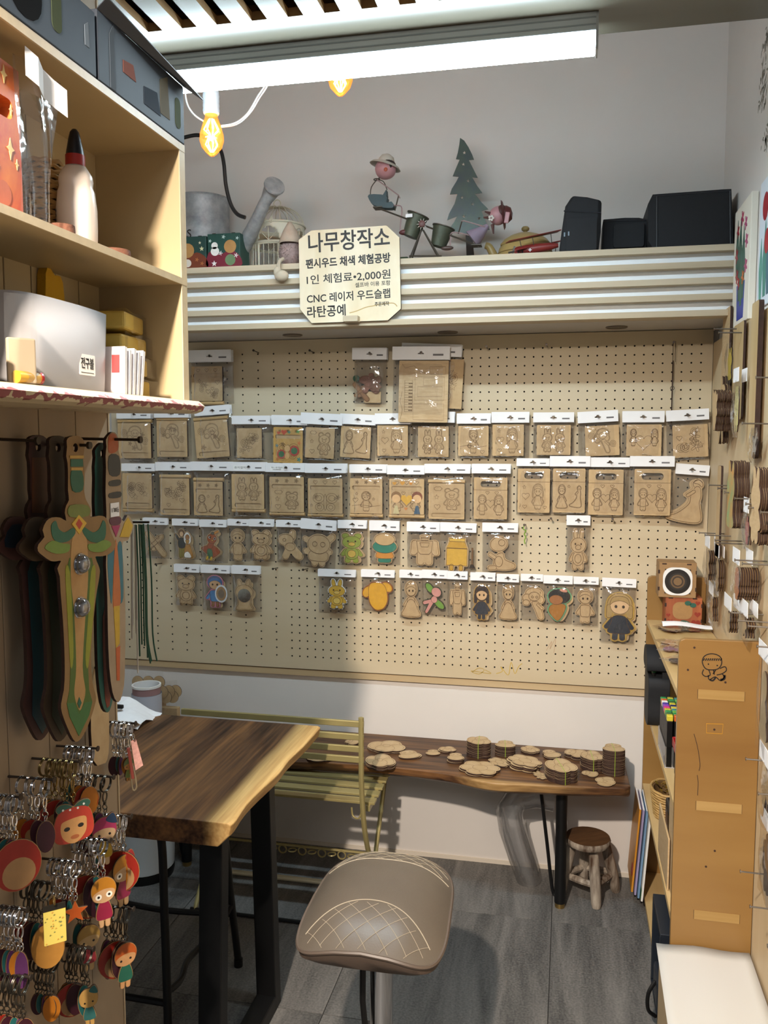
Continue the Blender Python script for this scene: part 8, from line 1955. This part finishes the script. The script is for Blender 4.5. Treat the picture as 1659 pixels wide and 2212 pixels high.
# sketched trees on the upper wall
tr = MB()
q = random.Random(5)
for (px_, py_) in ((1650, 160), (1648, 215), (1655, 90), (1655, 300)):
    c = at(px_, py_, 'x', XR)
    for k in range(26):
        a = q.uniform(0, 2 * PI); r = q.uniform(0, 0.055); y, z = c.y + r * math.cos(a), c.z + r * 0.7 * math.sin(a); g = q.uniform(0, PI)
        L = q.uniform(0.006, 0.014)
        tr.prism([(y - L * math.cos(g), z - L * math.sin(g)), (y + 0.3 * L * math.sin(g), z - 0.3 * L * math.cos(g)), (y + L * math.cos(g), z + L * math.sin(g)), (y - 0.3 * L * math.sin(g), z + 0.3 * L * math.cos(g))], XR - 0.0004, XR - 0.0008, axis='x')
tw = tr.build('painted_leaves', mat('faded_leaf_ink', '8f8a7e', 0.8), bpy.data.objects['wall_right'])
tw['kind'] = 'stuff'

SCREW_W = MB().cyl((0, 0, 0), (-0.070, 0, 0.0015), 0.0018, 8).cyl((-0.070, 0, 0.0015), (-0.0715, 0, 0.0015), 0.0040, 10)
wallp = bpy.data.objects['trim_1']
_ws = [None]
def lscrew(px, py, L=0.070):
    """screw sticking out of the pine lining; (px,py) is where its head shows"""
    p = at(px, py, 'x', XW - L)
    if _ws[0] is None:
        _ws[0] = SCREW_W.build('screw', M_NAIL, wallp, smooth=True); o = _ws[0]
    else: o = _ws[0].copy(); col.objects.link(o)
    o.location = (XW - wallp.location.x + (0.070 - L) * 0, p.y, p.z); o.scale = (L / 0.070, 1, 1)
    return Vector((XW, p.y, p.z))
for q_ in ((1543, 712), (1553, 720), (1511, 1152), (1523, 1157), (1545, 1168), (1548, 1174), (1532, 1049), (1551, 1056), (1566, 1065), (1588, 1078), (1612, 1090), (1618, 1098), (1644, 1108), (1604, 916), (1634, 817), (1588, 1211), (1604, 1219), (1581, 1325), (1595, 1342), (1617, 1354), (1636, 1398), (1612, 1641), (1639, 1716), (1600, 1884), (1621, 1960), (1659, 2045)):
    lscrew(*q_)
def wall_stack(label, px, py0, py1, wpx_y, n, shp, front=None, x_out=0.062, pitch=0.0042, group=None, base=M_MDF):
    """n cut-outs threaded on a screw, faces towards the aisle"""
    p0 = at(px, py0, 'x', XW - x_out); p1 = at(px, py1, 'x', XW - x_out)
    h = p0.z - p1.z; yc = p0.y; zc = (p0.z + p1.z) / 2
    s = SH_[shp]; f = s.fit(wpx_y, h)
    me = None
    for k in range(n):
        x = XW - x_out + pitch * k
        if me is None:
            o = MB().prism([f(q) for q in s.outer], 0.0, 0.003, mi=0, side=1, axis='x').build('hanging_cutout', [front or base, M_BURN]); me = o
        else:
            o = MB().prism([f(q) for q in s.outer], 0.0, 0.003, mi=0, side=1, axis='x').build('hanging_cutout', [base, M_BURN]) if k == 1 else prev.copy()
            if k > 1: col.objects.link(o)
            prev = o
        o.location = (x, yc + rnd.uniform(-0.002, 0.002), zc + rnd.uniform(-0.002, 0.002))
        tag(o, label + (', front one' if k == 0 else ', threaded behind'), 'cut-out', label[:40])
wall_stack('scalloped dark edged wooden piece on the upper right wall', 1546, 824, 948, 0.085, 10, 'chubby')
wall_stack('dark edged wooden piece high behind the scalloped ones', 1562, 782, 990, 0.11, 4, 'crawler', x_out=0.030)
wall_stack('painted green and orange wooden piece on the right wall', 1580, 996, 1143, 0.10, 9, 'mirror', front=mat('mottled_green_paint', '7f9a6a', 0.5, c2='c08a4a', scale=24), x_out=0.060)
wall_stack('pale feathered wing piece on the right wall', 1634, 1010, 1178, 0.11, 6, 'bunny', x_out=0.060, base=M_MDF2)
def plank_piece(label, y0, y1, z0, z1, x, face, th=0.006):
    o = MB().prism(rrect(y0, z0, y1, z1, 0.008), x, x + th, mi=0, side=1, axis='x').build('wooden_board', [face, M_BURN])
    tag(o, label, 'board', 'boards hung on the right wall')
M_PLB = wood('hung_board', 'c9b188', 'b3976a', 'z', 3, 8, 0.5)
plank_piece('tall board with dark burnt edge below the poppy painting', 2.22, 2.30, 1.50, 1.88, XW - 0.020, M_PLB, 0.012)
plank_piece('clear wrapped pale board beside the bouquet canvas', 2.44, 2.58, 1.60, 1.86, XW - 0.012, M_PLB)
plank_piece('thin tall board tucked behind the canvas edge', 2.66, 2.78, 1.62, 1.93, XW - 0.010, M_MDF2)
plank_piece('narrow slanted board low on the right wall', 2.60, 2.66, 1.20, 1.47, XW - 0.030, M_MDF)
def wall_bag(label, px, py0, py1, wy, cont, cc, n=1, xo=0.05, card=True, tiltx=0.0):
    p0 = at(px, py0, 'x', XW - xo); p1 = at(px, py1, 'x', XW - xo)
    h = p0.z - p1.z
    t = thing('wall_bag', label, 'craft kit', Vector((XW - xo, p0.y, p0.z)), (0, tiltx, 0), 'clear bags hung on the right wall')
    if card: MB().box((0.0, -wy / 2, -0.030), (0.0012, wy / 2, 0.006)).box((xo * 0.5, -wy / 2 + 0.004, -0.030), (xo * 0.5 + 0.0012, wy / 2 - 0.004, 0.004)).build('header_card', M_PAPER, t)
    for k in range(n):
        xx = 0.004 + k * min(0.006, (xo - 0.012) / max(1, n))
        s = SH_[cont]; f = s.fit(wy * 0.72, (h - 0.045) * 0.92)
        o = MB().prism([(f(q)[0], f(q)[1] - 0.036 - (h - 0.045) / 2) for q in s.outer], xx, xx + 0.003, mi=0, side=1, axis='x').build('cutout', [cc if k == 0 else M_MDF, M_BURN], t)
    def film_(u, v):
        return (0.002 - 0.010 * math.sin(PI * u) * math.sin(PI * v) + 0.003 * math.sin(9 * u + 6 * v + px), -wy / 2 + wy * u, -0.026 - (h - 0.026) * v)
    MB().grid(film_, 10, 12).build('bag_film', M_FILM2, t, smooth=True)
wall_bag('bag with a yellow soap like block on the upper right wall', 1590, 800, 945, 0.075, 'carton', paint('d8cc8a'), 1, 0.040)
wall_bag('bag with a yellow oval high on the right wall', 1575, 720, 830, 0.09, 'mirror', paint('cbb13a'), 1, 0.02, card=False)
wall_bag('bag of orange haired dolls in a deep row on the right wall', 1590, 1190, 1310, 0.085, 'girl', paint('b8683a'), 9, 0.060)
wall_bag('bag of plain doll cut-outs left of the orange haired dolls', 1528, 1160, 1265, 0.085, 'boy', M_MDF, 4, 0.050)
wall_bag('bag of plain pieces behind the doll bags', 1548, 1180, 1290, 0.085, 'girl', M_MDF, 3, 0.030)
wall_bag('bag of long plain pieces above the rack beside the heart box', 1536, 1262, 1352, 0.08, 'gown', M_MDF, 3, 0.030)
wall_bag('low bag of mixed pieces above the rack end panel', 1572, 1290, 1378, 0.10, 'bear', M_MDF, 4, 0.045)
wall_bag('crinkled bag of grey pieces near the rack end panel', 1606, 1300, 1390, 0.10, 'crawler', M_MDF, 4, 0.045)
wall_bag('bag with pink and red pieces beside the wing pieces', 1612, 1080, 1190, 0.06, 'robot', paint('a85a5c'), 2, 0.040)
wall_bag('clear bag with clear shards on the right wall', 1627, 900, 1000, 0.08, 'plane', mat('smoky', 'a59c90', 0.4), 1, 0.030, card=False)
wall_bag('long bag hanging at the right frame edge beside the end panel', 1650, 1395, 1640, 0.10, 'gown', paint('b7a684'), 2, 0.040)
wall_bag('long crinkled bag low at the right frame edge', 1652, 1620, 1800, 0.10, 'curly', M_MDF, 2, 0.040)
wall_bag('lowest bag at the right frame edge with dark piece', 1655, 1760, 1960, 0.10, 'robot', paint('4a3a30'), 2, 0.035)
bpy.data.scenes.remove(_tmp)
